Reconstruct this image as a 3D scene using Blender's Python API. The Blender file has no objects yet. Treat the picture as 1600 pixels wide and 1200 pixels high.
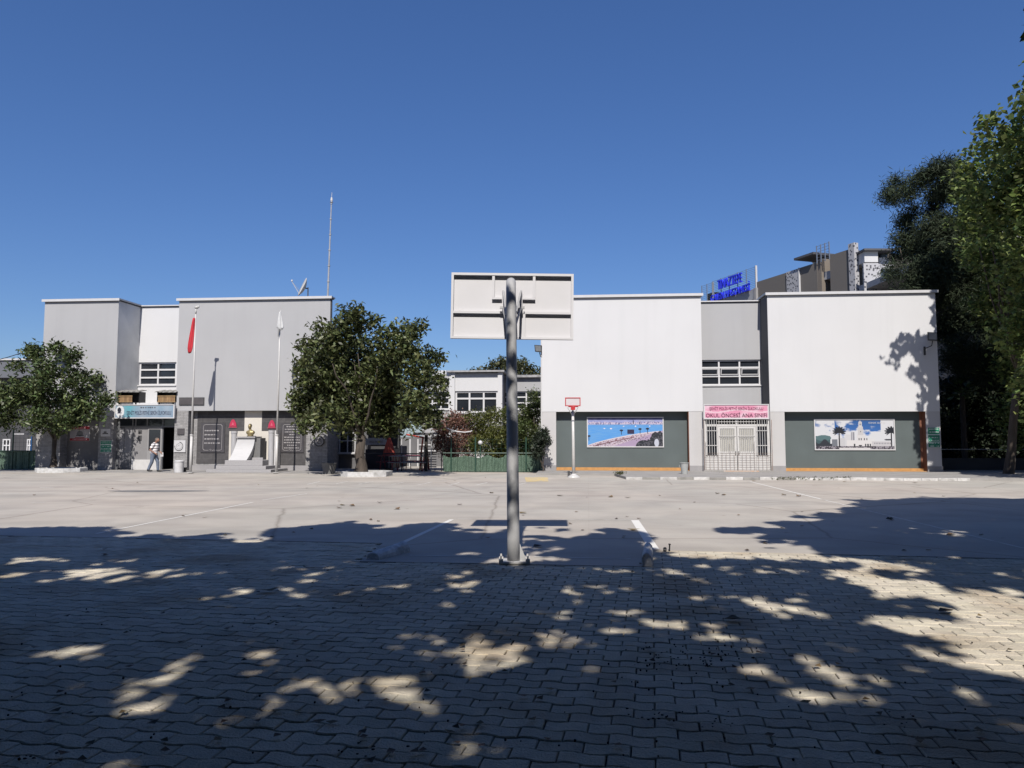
import bpy, bmesh, math, random
import numpy as np
from mathutils import Vector, Matrix, Euler
R = math.radians
random.seed(7)
rng = np.random.default_rng(11)
scene = bpy.context.scene
COL = scene.collection
# ------------------------------------------------------------ camera, sky, sun
FPX = 1170.0
PITCH = math.atan(86 / FPX)
cam_d = bpy.data.cameras.new('camera')
cam_d.sensor_width = 36.0
cam_d.lens = FPX / 1600 * 36
cam_d.clip_start = 0.1
cam_d.clip_end = 3000
cam = bpy.data.objects.new('camera', cam_d)
cam.location = (0, 0, 1.6)
cam.rotation_euler = (R(90) + PITCH, 0, 0)
COL.objects.link(cam)
scene.camera = cam

SX, SZ = 0.045, 1.0                     # the light travels (SX, 1, -SZ)
world = bpy.data.worlds.new('World')
scene.world = world
world.use_nodes = True
wn = world.node_tree
wn.nodes.clear()
sky = wn.nodes.new('ShaderNodeTexSky')
sky.sky_type = 'NISHITA'
sky.sun_disc = False
sky.sun_elevation = math.atan(SZ / math.hypot(1, SX))
sky.sun_rotation = R(180) + math.atan(SX)
sky.altitude = 0
sky.air_density = 1.0
sky.dust_density = 0.6
sky.ozone_density = 10
bg = wn.nodes.new('ShaderNodeBackground')
bg.inputs['Strength'].default_value = 0.110
wo = wn.nodes.new('ShaderNodeOutputWorld')
skc = wn.nodes.new('ShaderNodeHueSaturation')        # a slightly deeper, violet-leaning autumn blue
skc.inputs['Hue'].default_value = 0.513; skc.inputs['Saturation'].default_value = 1.12; skc.inputs['Value'].default_value = 1.0
skg = wn.nodes.new('ShaderNodeGamma'); skg.inputs[1].default_value = 0.80
wn.links.new(sky.outputs[0], skc.inputs['Color']); wn.links.new(skc.outputs[0], skg.inputs[0]); wn.links.new(skg.outputs[0], bg.inputs[0])
wn.links.new(bg.outputs[0], wo.inputs[0])

sun_d = bpy.data.lights.new('sun', 'SUN')
sun_d.energy = 5.0
sun_d.angle = R(0.53)
sun_d.color = (1.0, 0.94, 0.86)
sun = bpy.data.objects.new('sun', sun_d)
sun.rotation_euler = Vector((SX, 1, -SZ)).to_track_quat('-Z', 'Y').to_euler()
sun.location = (0, -20, 40)
COL.objects.link(sun)
scene.view_settings.view_transform = 'Standard'
scene.view_settings.look = 'None'
scene.view_settings.exposure = 0.42
scene.view_settings.gamma = 1
scene.cycles.max_bounces = 8
scene.cycles.transparent_max_bounces = 8

# ------------------------------------------------------------ measuring helpers
CAM = np.array([0, 0, 1.6])
FW = np.array([0, math.cos(PITCH), math.sin(PITCH)])
UPV = np.array([0, -math.sin(PITCH), math.cos(PITCH)])
def ray(px, py):
    return FW + (px - 800) / FPX * np.array([1., 0, 0]) + (600 - py) / FPX * UPV
def G(px, py, z=0.0):
    d = ray(px, py); t = (z - CAM[2]) / d[2]
    return CAM + d * t
def PY(px, py, Y):
    d = ray(px, py)
    return CAM + d * (Y / d[1])
def project(P):
    P = np.asarray(P, float) - CAM
    w = P @ FW
    w = np.where(np.abs(w) < 1e-6, 1e-6, w)
    return 800 + FPX * P[..., 0] / w, 600 - FPX * (P @ UPV) / w, w
TH = R(4.8)
OB = np.array([0, 36.2, 0.])
EU = np.array([math.cos(TH), -math.sin(TH), 0]); EV = np.array([math.sin(TH), math.cos(TH), 0])
def W(u, v, z): return OB + EU * u + EV * v + np.array([0, 0, z])
def FU(px, py, v=0.0):
    d = ray(px, py); c = CAM - OB
    t = (v - c @ EV) / (d @ EV)
    p = c + d * t
    return float(p @ EU), float(p[2])
def RC(x0, x1, y0, y1, v=0.0):
    ym = (y0 + y1) / 2; xm = (x0 + x1) / 2
    return FU(x0, ym, v)[0], FU(x1, ym, v)[0], FU(xm, y1, v)[1], FU(xm, y0, v)[1]   # u0,u1,z0,z1

# ------------------------------------------------------------ materials
MATS = {}
ALB = 0.585        # one scale for all base colours
def mat(name, col, rough=0.75, var=0.06, scale=3.0, bump=0.0, bscale=40.0, metal=0.0, spec=0.5, streak=0.0, col2=None, island=0.0, coat=0.0, stretch=None):
    if name in MATS: return MATS[name]
    m = bpy.data.materials.new(name); m.use_nodes = True
    nt = m.node_tree; N = nt.nodes; L = nt.links
    b = N['Principled BSDF']
    b.inputs['Roughness'].default_value = rough
    b.inputs['Metallic'].default_value = metal
    b.inputs['Specular IOR Level'].default_value = spec
    b.inputs['Coat Weight'].default_value = coat
    tc = N.new('ShaderNodeTexCoord')
    no = N.new('ShaderNodeTexNoise'); no.inputs['Scale'].default_value = scale; no.inputs['Detail'].default_value = 6
    mp = N.new('ShaderNodeMapping')
    if stretch: mp.inputs['Scale'].default_value = stretch
    L.new(tc.outputs['Object'], mp.inputs[0]); L.new(mp.outputs[0], no.inputs['Vector'])
    mx = N.new('ShaderNodeMix'); mx.data_type = 'RGBA'
    c = np.array(col[:3], float) * ALB
    hi = np.clip(c * (1 + var), 0, 1); lo = c * (1 - var) if col2 is None else np.array(col2) * ALB
    mx.inputs[6].default_value = (*lo, 1); mx.inputs[7].default_value = (*hi, 1)
    rp = N.new('ShaderNodeValToRGB'); rp.color_ramp.elements[0].position = 0.3; rp.color_ramp.elements[1].position = 0.7
    L.new(no.outputs['Fac'], rp.inputs[0]); L.new(rp.outputs[0], mx.inputs[0])
    out = mx.outputs[2]
    if streak > 0:      # rain-dirt streaks, stretched vertically
        n2 = N.new('ShaderNodeTexNoise'); n2.inputs['Scale'].default_value = 1.0; n2.inputs['Detail'].default_value = 5
        mp2 = N.new('ShaderNodeMapping'); mp2.inputs['Scale'].default_value = (2.2, 2.2, 0.16)
        L.new(tc.outputs['Object'], mp2.inputs[0]); L.new(mp2.outputs[0], n2.inputs['Vector'])
        r2 = N.new('ShaderNodeValToRGB'); r2.color_ramp.elements[0].position = 0.52; r2.color_ramp.elements[1].position = 0.8
        L.new(n2.outputs['Fac'], r2.inputs[0])
        ml = N.new('ShaderNodeMath'); ml.operation = 'MULTIPLY'; ml.inputs[1].default_value = streak
        L.new(r2.outputs[0], ml.inputs[0])
        m2 = N.new('ShaderNodeMix'); m2.data_type = 'RGBA'
        m2.inputs[7].default_value = (*(c * 0.55), 1)
        L.new(ml.outputs[0], m2.inputs[0]); L.new(out, m2.inputs[6]); out = m2.outputs[2]
    if island > 0:
        ge = N.new('ShaderNodeNewGeometry')
        hs = N.new('ShaderNodeHueSaturation')
        mr = N.new('ShaderNodeMapRange'); mr.inputs[3].default_value = 1 - island; mr.inputs[4].default_value = 1 + island
        L.new(ge.outputs['Random Per Island'], mr.inputs[0]); L.new(mr.outputs[0], hs.inputs['Value'])
        mr2 = N.new('ShaderNodeMapRange'); mr2.inputs[3].default_value = 0.5 - island * 0.05; mr2.inputs[4].default_value = 0.5 + island * 0.05
        fr = N.new('ShaderNodeMath'); fr.operation = 'FRACT'; mm = N.new('ShaderNodeMath'); mm.operation = 'MULTIPLY'; mm.inputs[1].default_value = 37.7
        L.new(ge.outputs['Random Per Island'], mm.inputs[0]); L.new(mm.outputs[0], fr.inputs[0]); L.new(fr.outputs[0], mr2.inputs[0])
        L.new(mr2.outputs[0], hs.inputs['Hue'])
        L.new(out, hs.inputs['Color']); out = hs.outputs[0]
    L.new(out, b.inputs['Base Color'])
    if bump > 0:
        nb = N.new('ShaderNodeTexNoise'); nb.inputs['Scale'].default_value = bscale; nb.inputs['Detail'].default_value = 4
        L.new(tc.outputs['Object'], nb.inputs['Vector'])
        bp = N.new('ShaderNodeBump'); bp.inputs['Strength'].default_value = bump; bp.inputs['Distance'].default_value = 0.02
        L.new(nb.outputs['Fac'], bp.inputs['Height']); L.new(bp.outputs[0], b.inputs['Normal'])
    MATS[name] = m
    return m
def leafmat(name, col, var=0.35, rough=0.45, trans=0.25):
    m = mat(name, col, rough=rough, var=0.25, scale=1.3, island=var)
    b = m.node_tree.nodes['Principled BSDF']; b.inputs['Specular IOR Level'].default_value = 0.25
    nt = m.node_tree
    tr = nt.nodes.new('ShaderNodeBsdfTranslucent')
    src = b.inputs['Base Color'].links[0].from_socket
    hs = nt.nodes.new('ShaderNodeHueSaturation'); hs.inputs['Value'].default_value = 1.7; hs.inputs['Saturation'].default_value = 1.1
    nt.links.new(src, hs.inputs['Color']); nt.links.new(hs.outputs[0], tr.inputs[0])
    ms = nt.nodes.new('ShaderNodeMixShader'); ms.inputs[0].default_value = trans
    nt.links.new(b.outputs[0], ms.inputs[1]); nt.links.new(tr.outputs[0], ms.inputs[2])
    nt.links.new(ms.outputs[0], nt.nodes['Material Output'].inputs[0])
    return m
def stonemat(name, c1, c2, mortar, bw, bh, scale=1.0, bump=0.5, msize=0.01, axis='XZ'):
    if name in MATS: return MATS[name]
    m = bpy.data.materials.new(name); m.use_nodes = True
    N = m.node_tree.nodes; L = m.node_tree.links; b = N['Principled BSDF']
    b.inputs['Roughness'].default_value = 0.85
    tc = N.new('ShaderNodeTexCoord'); sp = N.new('ShaderNodeSeparateXYZ'); cb = N.new('ShaderNodeCombineXYZ')
    ad = N.new('ShaderNodeMath'); ad.operation = 'ADD'
    L.new(tc.outputs['Object'], sp.inputs[0]); L.new(sp.outputs[0], ad.inputs[0]); L.new(sp.outputs[1], ad.inputs[1])
    L.new(ad.outputs[0], cb.inputs[0]); L.new(sp.outputs[2], cb.inputs[1])
    br = N.new('ShaderNodeTexBrick')
    c1, c2, mortar = [tuple(q * ALB for q in k) for k in (c1, c2, mortar)]
    br.inputs['Scale'].default_value = scale; br.inputs['Brick Width'].default_value = bw; br.inputs['Row Height'].default_value = bh
    br.inputs['Mortar Size'].default_value = msize; br.inputs['Color1'].default_value = (*c1, 1); br.inputs['Color2'].default_value = (*c2, 1)
    br.inputs['Mortar'].default_value = (*mortar, 1); br.inputs['Bias'].default_value = 0
    L.new(cb.outputs[0], br.inputs['Vector'])
    no = N.new('ShaderNodeTexNoise'); no.inputs['Scale'].default_value = 6; no.inputs['Detail'].default_value = 8
    L.new(tc.outputs['Object'], no.inputs['Vector'])
    mx = N.new('ShaderNodeMix'); mx.data_type = 'RGBA'; mx.blend_type = 'MULTIPLY'; mx.inputs[0].default_value = 0.6
    rp = N.new('ShaderNodeValToRGB'); rp.color_ramp.elements[0].color = (0.5, 0.5, 0.5, 1); rp.color_ramp.elements[0].position = 0.3; rp.color_ramp.elements[1].position = 0.7
    L.new(no.outputs[0], rp.inputs[0]); L.new(br.outputs[0], mx.inputs[6]); L.new(rp.outputs[0], mx.inputs[7]); L.new(mx.outputs[2], b.inputs['Base Color'])
    bp = N.new('ShaderNodeBump'); bp.inputs['Strength'].default_value = bump; bp.inputs['Distance'].default_value = 0.03
    L.new(br.outputs['Color'], bp.inputs['Height']); L.new(bp.outputs[0], b.inputs['Normal'])
    MATS[name] = m
    return m
def glassmat(name, col=(0.03, 0.035, 0.045), rough=0.08):
    m = mat(name, col, rough=rough, var=0.3, scale=0.8, spec=0.6)
    return m
def screenmat(name='perforated_screen'):
    if name in MATS: return MATS[name]
    m = bpy.data.materials.new(name); m.use_nodes = True
    N = m.node_tree.nodes; L = m.node_tree.links; b = N['Principled BSDF']
    tc = N.new('ShaderNodeTexCoord'); v = N.new('ShaderNodeTexVoronoi'); v.distance = 'CHEBYCHEV'; v.inputs['Scale'].default_value = 4.2
    L.new(tc.outputs['Object'], v.inputs['Vector'])
    rp = N.new('ShaderNodeValToRGB'); rp.color_ramp.interpolation = 'CONSTANT'
    rp.color_ramp.elements[0].color = (0.06, 0.06, 0.07, 1); rp.color_ramp.elements[1].position = 0.29; rp.color_ramp.elements[1].color = (0.34, 0.34, 0.355, 1)
    L.new(v.outputs['Distance'], rp.inputs[0]); L.new(rp.outputs[0], b.inputs['Base Color']); b.inputs['Roughness'].default_value = 0.6
    MATS[name] = m
    return m
def attrmat(name, rough=0.45, spec=0.5):
    if name in MATS: return MATS[name]
    m = bpy.data.materials.new(name); m.use_nodes = True
    N = m.node_tree.nodes; L = m.node_tree.links; b = N['Principled BSDF']
    a = N.new('ShaderNodeAttribute'); a.attribute_name = 'Col'
    L.new(a.outputs['Color'], b.inputs['Base Color']); b.inputs['Roughness'].default_value = rough
    MATS[name] = m
    return m

# ------------------------------------------------------------ object helpers
def tag(o, label=None, cat=None, group=None, kind=None):
    if label: o['label'] = label
    if cat: o['category'] = cat
    if group: o['group'] = group
    if kind: o['kind'] = kind
    return o
def thing(name, label, cat, loc, rotz=0.0, group=None):
    o = bpy.data.objects.new(name, None); COL.objects.link(o)
    o.empty_display_size = 0.3
    o.location = tuple(float(c) for c in loc); o.rotation_euler = (0, 0, rotz)
    return tag(o, label, cat, group)
def wmat(o):
    m = Matrix.Translation(o.location) @ o.rotation_euler.to_matrix().to_4x4()
    return wmat(o.parent) @ m if o.parent else m
class MB:
    def __init__(s, frame='w'):
        s.V = []; s.F = []; s.M = []; s.f = frame
    def add(s, pts, faces, mi=0):
        n = len(s.V); s.V += [tuple(float(c) for c in p) for p in pts]
        for f in faces: s.F.append([i + n for i in f]); s.M.append(mi)
        return s
    def box(s, a0, a1, b0, b1, c0, c1, mi=0):
        a0, a1 = min(a0, a1), max(a0, a1); b0, b1 = min(b0, b1), max(b0, b1); c0, c1 = min(c0, c1), max(c0, c1)
        P = [(a, b, c) for c in (c0, c1) for b in (b0, b1) for a in (a0, a1)]
        return s.add(P, [(0, 2, 3, 1), (4, 5, 7, 6), (0, 1, 5, 4), (2, 6, 7, 3), (0, 4, 6, 2), (1, 3, 7, 5)], mi)
    def hexa(s, bot, top, mi=0):        # bottom & top quads (4 points each, ccw from above)
        return s.add(list(bot) + list(top), [(3, 2, 1, 0), (4, 5, 6, 7), (0, 1, 5, 4), (1, 2, 6, 5), (2, 3, 7, 6), (3, 0, 4, 7)], mi)
    def prism(s, poly, b0, b1, mi=0):    # poly in (first, third) coordinate, extruded along the second
        n = len(poly)
        P = [(p[0], b0, p[1]) for p in poly] + [(p[0], b1, p[1]) for p in poly]
        F = [tuple(range(n)), tuple(range(2 * n - 1, n - 1, -1))] + [((i + 1) % n, i, i + n, (i + 1) % n + n) for i in range(n)]
        return s.add(P, F, mi)
    def prismz(s, poly, z0, z1, mi=0):
        n = len(poly)
        P = [(p[0], p[1], z0) for p in poly] + [(p[0], p[1], z1) for p in poly]
        F = [tuple(range(n - 1, -1, -1)), tuple(range(n, 2 * n))] + [(i, (i + 1) % n, (i + 1) % n + n, i + n) for i in range(n)]
        return s.add(P, F, mi)
    def tube(s, path, rad, n=8, mi=0, wob=0.0, caps=True):
        path = [np.array(p, float) for p in path]
        if not hasattr(rad, '__len__'): rad = [rad] * len(path)
        rings = []; pa = None
        for i, p in enumerate(path):
            d = path[min(i + 1, len(path) - 1)] - path[max(i - 1, 0)]
            d = d / (np.linalg.norm(d) + 1e-9)
            if pa is None: a = np.cross(d, [0, 0, 1.]) if abs(d[2]) < 0.95 else np.cross(d, [0, 1., 0])
            else: a = pa - d * (pa @ d)          # carried along the path, so bends do not twist
            a = a / (np.linalg.norm(a) + 1e-9); pa = a; b = np.cross(d, a)
            rings.append([p + (a * math.cos(t) + b * math.sin(t)) * rad[i] * (1 + wob * (random.random() - .5)) for t in [2 * math.pi * k / n for k in range(n)]])
        P = [q for r in rings for q in r]; F = []
        for i in range(len(path) - 1):
            for k in range(n):
                F.append((i * n + k, i * n + (k + 1) % n, (i + 1) * n + (k + 1) % n, (i + 1) * n + k))
        if caps: F += [tuple(range(n - 1, -1, -1)), tuple(range((len(path) - 1) * n, len(path) * n))]
        return s.add(P, F, mi)
    def lathe(s, c, prof, n=20, mi=0):     # prof: (r, z)
        P = []; F = []
        for r, z in prof:
            P += [(c[0] + r * math.cos(2 * math.pi * k / n), c[1] + r * math.sin(2 * math.pi * k / n), c[2] + z) for k in range(n)]
        for i in range(len(prof) - 1):
            for k in range(n): F.append((i * n + k, i * n + (k + 1) % n, (i + 1) * n + (k + 1) % n, (i + 1) * n + k))
        F += [tuple(range(n - 1, -1, -1)), tuple(range((len(prof) - 1) * n, len(prof) * n))]
        return s.add(P, F, mi)
    def ball(s, c, r, n=10, mi=0):
        if not hasattr(r, '__len__'): r = (r, r, r)
        P = [(c[0], c[1], c[2] - r[2])]; F = []
        m = n // 2 + 1
        for i in range(1, m):
            t = math.pi * i / m
            P += [(c[0] + r[0] * math.sin(t) * math.cos(2 * math.pi * k / n), c[1] + r[1] * math.sin(t) * math.sin(2 * math.pi * k / n), c[2] - r[2] * math.cos(t)) for k in range(n)]
        P.append((c[0], c[1], c[2] + r[2])); e = len(P) - 1
        for k in range(n):
            F.append((0, 1 + (k + 1) % n, 1 + k)); F.append((e, e - n + k, e - n + (k + 1) % n))
            for i in range(m - 2): F.append((1 + i * n + k, 1 + i * n + (k + 1) % n, 1 + (i + 1) * n + (k + 1) % n, 1 + (i + 1) * n + k))
        return s.add(P, F, mi)
    def world(s):
        V = np.array(s.V, float)
        if s.f == 'b': V = OB + V[:, :1] * EU + V[:, 1:2] * EV + V[:, 2:] * np.array([0, 0, 1.])
        return V
    def build(s, name, mats, parent=None, smooth=False, bevel=0.0, label=None, cat=None, group=None, kind=None, origin=None, rotz=0.0):
        V = s.world()
        if not isinstance(mats, (list, tuple)): mats = [mats]
        o = bpy.data.objects.new(name, bpy.data.meshes.new(name)); COL.objects.link(o)
        if parent is None:
            if origin is None:
                origin = (V.min(0) + V.max(0)) / 2; origin[2] = V[:, 2].min()
            if s.f == 'b' and rotz == 0: rotz = -TH
            o.location = tuple(float(c) for c in origin); o.rotation_euler = (0, 0, rotz)
        else: o.parent = parent
        MI = np.array(wmat(o).inverted())
        L = V @ MI[:3, :3].T + MI[:3, 3]
        o.data.from_pydata([tuple(p) for p in L], [], s.F)
        for m in mats: o.data.materials.append(m)
        if len(mats) > 1: o.data.polygons.foreach_set('material_index', s.M)
        o.data.validate(); 
        bm = bmesh.new(); bm.from_mesh(o.data); bmesh.ops.recalc_face_normals(bm, faces=bm.faces); bm.to_mesh(o.data); bm.free()
        if smooth: o.data.polygons.foreach_set('use_smooth', [True] * len(o.data.polygons))
        o.data.update()
        if bevel > 0:
            b = o.modifiers.new('bevel', 'BEVEL'); b.width = bevel; b.segments = 2; b.limit_method = 'ANGLE'; b.angle_limit = R(40)
        return tag(o, label, cat, group, kind)
def copy_tree(o, parent=None):
    c = o.copy(); COL.objects.link(c); c.parent = parent
    for ch in list(o.children): copy_tree(ch, c)
    return c
def text_obj(name, body, org, dx, up, width, height, m, parent=None, depth=0.02):
    cu = bpy.data.curves.new(name, 'FONT'); cu.body = body; cu.size = 1.0; cu.extrude = 0.02; cu.resolution_u = 3
    t = bpy.data.objects.new('tmp', cu); COL.objects.link(t)
    dg = bpy.context.evaluated_depsgraph_get(); dg.update()
    me = bpy.data.meshes.new_from_object(t.evaluated_get(dg))
    COL.objects.unlink(t); bpy.data.objects.remove(t)
    n = len(me.vertices); V = np.empty(n * 3); me.vertices.foreach_get('co', V); V = V.reshape(-1, 3)
    lo = V.min(0); hi = V.max(0)
    x = (V[:, 0] - lo[0]) / (hi[0] - lo[0]) * width; y = (V[:, 1] - lo[1]) / (hi[1] - lo[1]) * height
    z = (V[:, 2] - lo[2]) / (hi[2] - lo[2]) * depth
    dx = np.array(dx, float); up = np.array(up, float); nn = np.cross(dx, up)
    P = np.array(org, float) + x[:, None] * dx + y[:, None] * up + z[:, None] * nn
    mb = MB('w'); mb.V = [tuple(p) for p in P]; mb.F = [list(p.vertices) for p in me.polygons]; mb.M = [0] * len(mb.F)
    bpy.data.meshes.remove(me)
    return mb.build(name, m, parent)
def raster(name, colors, org, dx, up, width, height, parent, m):   # a printed picture: colours per cell of a fine grid
    ny, nx, _ = colors.shape
    xs = np.linspace(0, width, nx + 1); ys = np.linspace(height, 0, ny + 1)
    X, Yg = np.meshgrid(xs, ys)
    P = np.array(org, float) + X.reshape(-1, 1) * np.array(dx, float) + Yg.reshape(-1, 1) * np.array(up, float)
    o = bpy.data.objects.new(name, bpy.data.meshes.new(name)); COL.objects.link(o); o.parent = parent
    MI = np.array(wmat(o).inverted()); P = P @ MI[:3, :3].T + MI[:3, 3]
    F = [(j * (nx + 1) + i, (j + 1) * (nx + 1) + i, (j + 1) * (nx + 1) + i + 1, j * (nx + 1) + i + 1) for j in range(ny) for i in range(nx)]
    o.data.from_pydata([tuple(p) for p in P], [], F)
    a = o.data.attributes.new('Col', 'FLOAT_COLOR', 'CORNER')
    c = np.ones((ny * nx, 4, 4), np.float32); c[:, :, :3] = colors.reshape(-1, 1, 3) * ALB
    a.data.foreach_set('color', c.reshape(-1))
    o.data.materials.append(m)
    return o
# leaf clouds ------------------------------------------------------------
def leaf_mesh(name, C, D, Wd, m, parent, up_bias=0.3, r=rng, rnd_len=0.5, needle=False):
    N = len(C)
    L = D * (1 + rnd_len * (r.random(N) - 0.5) * 2); Wt = Wd * (1 + rnd_len * (r.random(N) - 0.5))
    n = r.normal(size=(N, 3)); n[:, 2] = np.abs(n[:, 2]) + up_bias; n /= np.linalg.norm(n, axis=1)[:, None]
    d = r.normal(size=(N, 3)); d -= (d * n).sum(1)[:, None] * n; d /= np.linalg.norm(d, axis=1)[:, None]
    s = np.cross(n, d)
    P = np.empty((N, 4, 3))
    P[:, 0] = C - d * L[:, None] * .5
    P[:, 1] = C + s * Wt[:, None] * .5 + n * 0.04 * L[:, None]
    P[:, 2] = C + d * L[:, None] * .5 - n * 0.12 * L[:, None]
    P[:, 3] = C - s * Wt[:, None] * .5 + n * 0.04 * L[:, None]
    o = bpy.data.objects.new(name, bpy.data.meshes.new(name)); COL.objects.link(o); o.parent = parent
    MI = np.array(wmat(o).inverted()); V = P.reshape(-1, 3) @ MI[:3, :3].T + MI[:3, 3]
    me = o.data
    me.vertices.add(4 * N); me.vertices.foreach_set('co', V.astype(np.float32).reshape(-1))
    me.loops.add(4 * N); me.loops.foreach_set('vertex_index', np.arange(4 * N, dtype=np.int32))
    me.polygons.add(N); me.polygons.foreach_set('loop_start', np.arange(0, 4 * N, 4, dtype=np.int32))
    me.update(calc_edges=True); me.validate()
    me.materials.append(m)
    return o
def blob_points(blobs, per_m2, per_twig=7, spread=0.13, shell=0.55, r=rng):
    out = []
    for b in blobs:
        c = np.array(b[:3]); rad = np.array(b[3]) if hasattr(b[3], '__len__') else np.array([b[3]] * 3)
        area = 4 * math.pi * (np.prod(rad) ** (2 / 3))
        nt = max(3, int(area * per_m2 / per_twig))
        d = r.normal(size=(nt, 3)); d /= np.linalg.norm(d, axis=1)[:, None]
        q = shell + (1.08 - shell) * r.random(nt) ** 0.8
        q *= 1 + 0.20 * np.sin(d[:, 0] * 5 + c[0] * 3) * np.cos(d[:, 2] * 6 + c[1]) + 0.14 * np.sin(d[:, 0] * 11 + c[2] * 5) * np.sin(d[:, 2] * 12 + c[0]) + .22 * (r.random(nt) > .93)
        t = c + d * rad * q[:, None]
        p = np.repeat(t, per_twig, 0) + r.normal(size=(nt * per_twig, 3)) * spread
        out.append(p)
    return np.concatenate(out)
def limb(mb, a, b, r0, r1, n=5, sag=0.12, sides=7):
    a = np.array(a, float); b = np.array(b, float); Ln = np.linalg.norm(b - a)
    pts = []; rr = []
    for i in range(n + 1):
        t = i / n
        p = a + (b - a) * t + np.array([random.uniform(-1, 1), random.uniform(-1, 1), 0]) * Ln * 0.035 * (0 < i < n)
        p[2] += math.sin(t * math.pi) * Ln * sag * 0.5
        pts.append(p); rr.append(r0 + (r1 - r0) * t)
    mb.tube(pts, rr, sides, wob=0.15)
def tree(name, label, base, blobs, leafm, barkm, trunk_r, fork_h, per_m2, L, Wd, group=None, keep=None, per_twig=7, spread=.13, up_bias=.3, nl=None, cat='tree', shell=.55, lean=(0, 0)):
    base = np.array(base, float)
    t = thing(name, label, cat, base, 0, group)
    mb = MB()
    fk = base + np.array([lean[0], lean[1], fork_h])
    mid = base * .5 + fk * .5 + np.array([random.uniform(-.08, .08), random.uniform(-.08, .08), 0])
    mb.tube([base - [0, 0, .1], base + [0, 0, .12], base + (fk - base) * .25 + [0.02, 0, 0], mid, fk], [trunk_r * 1.7, trunk_r * 1.35, trunk_r, trunk_r * .92, trunk_r * .8], 12, wob=.12)
    for k, b in enumerate(blobs[:nl] if nl else blobs):
        limb(mb, fk - [0, 0, .15], fk + (np.array(b[:3]) - fk) * .68, trunk_r * .30, .018, sag=random.uniform(-.1, .2))
    mb.build('trunk', barkm, t, smooth=True)
    P = blob_points(blobs, per_m2, per_twig, spread, shell)
    if keep is not None: P = P[keep(P)]
    leaf_mesh('crown', P, L, Wd, leafm, t, up_bias)
    return t
def pxb(lst, D, ppm=None, dv=1.5, sc=1.0, seed=3):      # crown blobs measured in the photo, each given its own distance
    rr = random.Random(seed); out = []
    for (x, y, r) in lst:
        d = D + rr.uniform(-dv, dv)
        p = PY(x, y, d); out.append((p[0], p[1], p[2], r / FPX * d * sc))
    return out
# ------------------------------------------------------------ the ground
PLAST_W = mat('plaster_white', (0.785, 0.79, 0.81), 0.8, 0.02, 0.5, bump=0.12, bscale=60, streak=0.10)
PLAST_G = mat('plaster_light_grey', (0.505, 0.51, 0.53), 0.8, 0.03, 0.5, bump=0.12, bscale=60, streak=0.12)
PLAST_M = mat('plaster_pale_grey', (0.95, 0.96, 0.95), 0.85, 0.10, 1.2, bump=0.15, bscale=40, streak=0.45)  # paler than the front plaster; carries painted bounce light on one side wall
PLAST_D = mat('plaster_dark_grey', (0.115, 0.12, 0.135), 0.8, 0.04, 0.6, bump=0.1)  # dark plaster; on the right block's side wall it is painted shade
PLINTH = mat('plinth_grey', (0.40, 0.39, 0.40), 0.85, 0.08, 2.0, streak=0.3)
PILLAR = mat('pillar_off_white', (0.66, 0.65, 0.655), 0.8, 0.03, 0.8, bump=0.1, streak=0.15)
PANEL_G = mat('panel_dark_green_grey', (0.115, 0.145, 0.148), 0.6, 0.10, 0.8, streak=0.1)
TRIM_W = mat('trim_white', (0.72, 0.72, 0.74), 0.45, 0.04, 4)
TRIM_DK = mat('trim_dark', (0.07, 0.07, 0.075), 0.6, 0.1, 4)
ORANGE = mat('orange_tile', (0.62, 0.33, 0.11), 0.7, 0.15, 5)
RUST = mat('rust_brown_paint', (0.28, 0.11, 0.06), 0.7, 0.12, 3)
WHITE_PVC = mat('white_pvc', (0.82, 0.82, 0.84), 0.35, 0.02, 4)
GLASS = glassmat('window_glass')
PAINTW = mat('white_paint_metal', (0.75, 0.74, 0.73), 0.4, 0.06, 6, streak=0.2)
STEEL = mat('galvanised_steel', (0.52, 0.525, 0.54), 0.6, 0.14, 5, bump=0.08, bscale=90, metal=0.0, streak=0.25)
REDM = mat('red_paint', (0.60, 0.03, 0.04), 0.45, 0.1, 5)
BLACK = mat('black_paint', (0.02, 0.02, 0.022), 0.5, 0.2, 6)
DKGREEN = mat('green_paint_metal', (0.03, 0.085, 0.06), 0.5, 0.15, 6)
CONC = mat('pavement_concrete', (0.40, 0.385, 0.37), 0.9, 0.12, 1.5, bump=0.3, bscale=50)
BARK = mat('bark', (0.09, 0.072, 0.058), 0.9, 0.35, 9, bump=0.8, bscale=25, stretch=(1, 1, .25))
BARKP = mat('bark_plane', (0.24, 0.21, 0.16), 0.85, 0.5, 6, bump=0.4, bscale=20)

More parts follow.
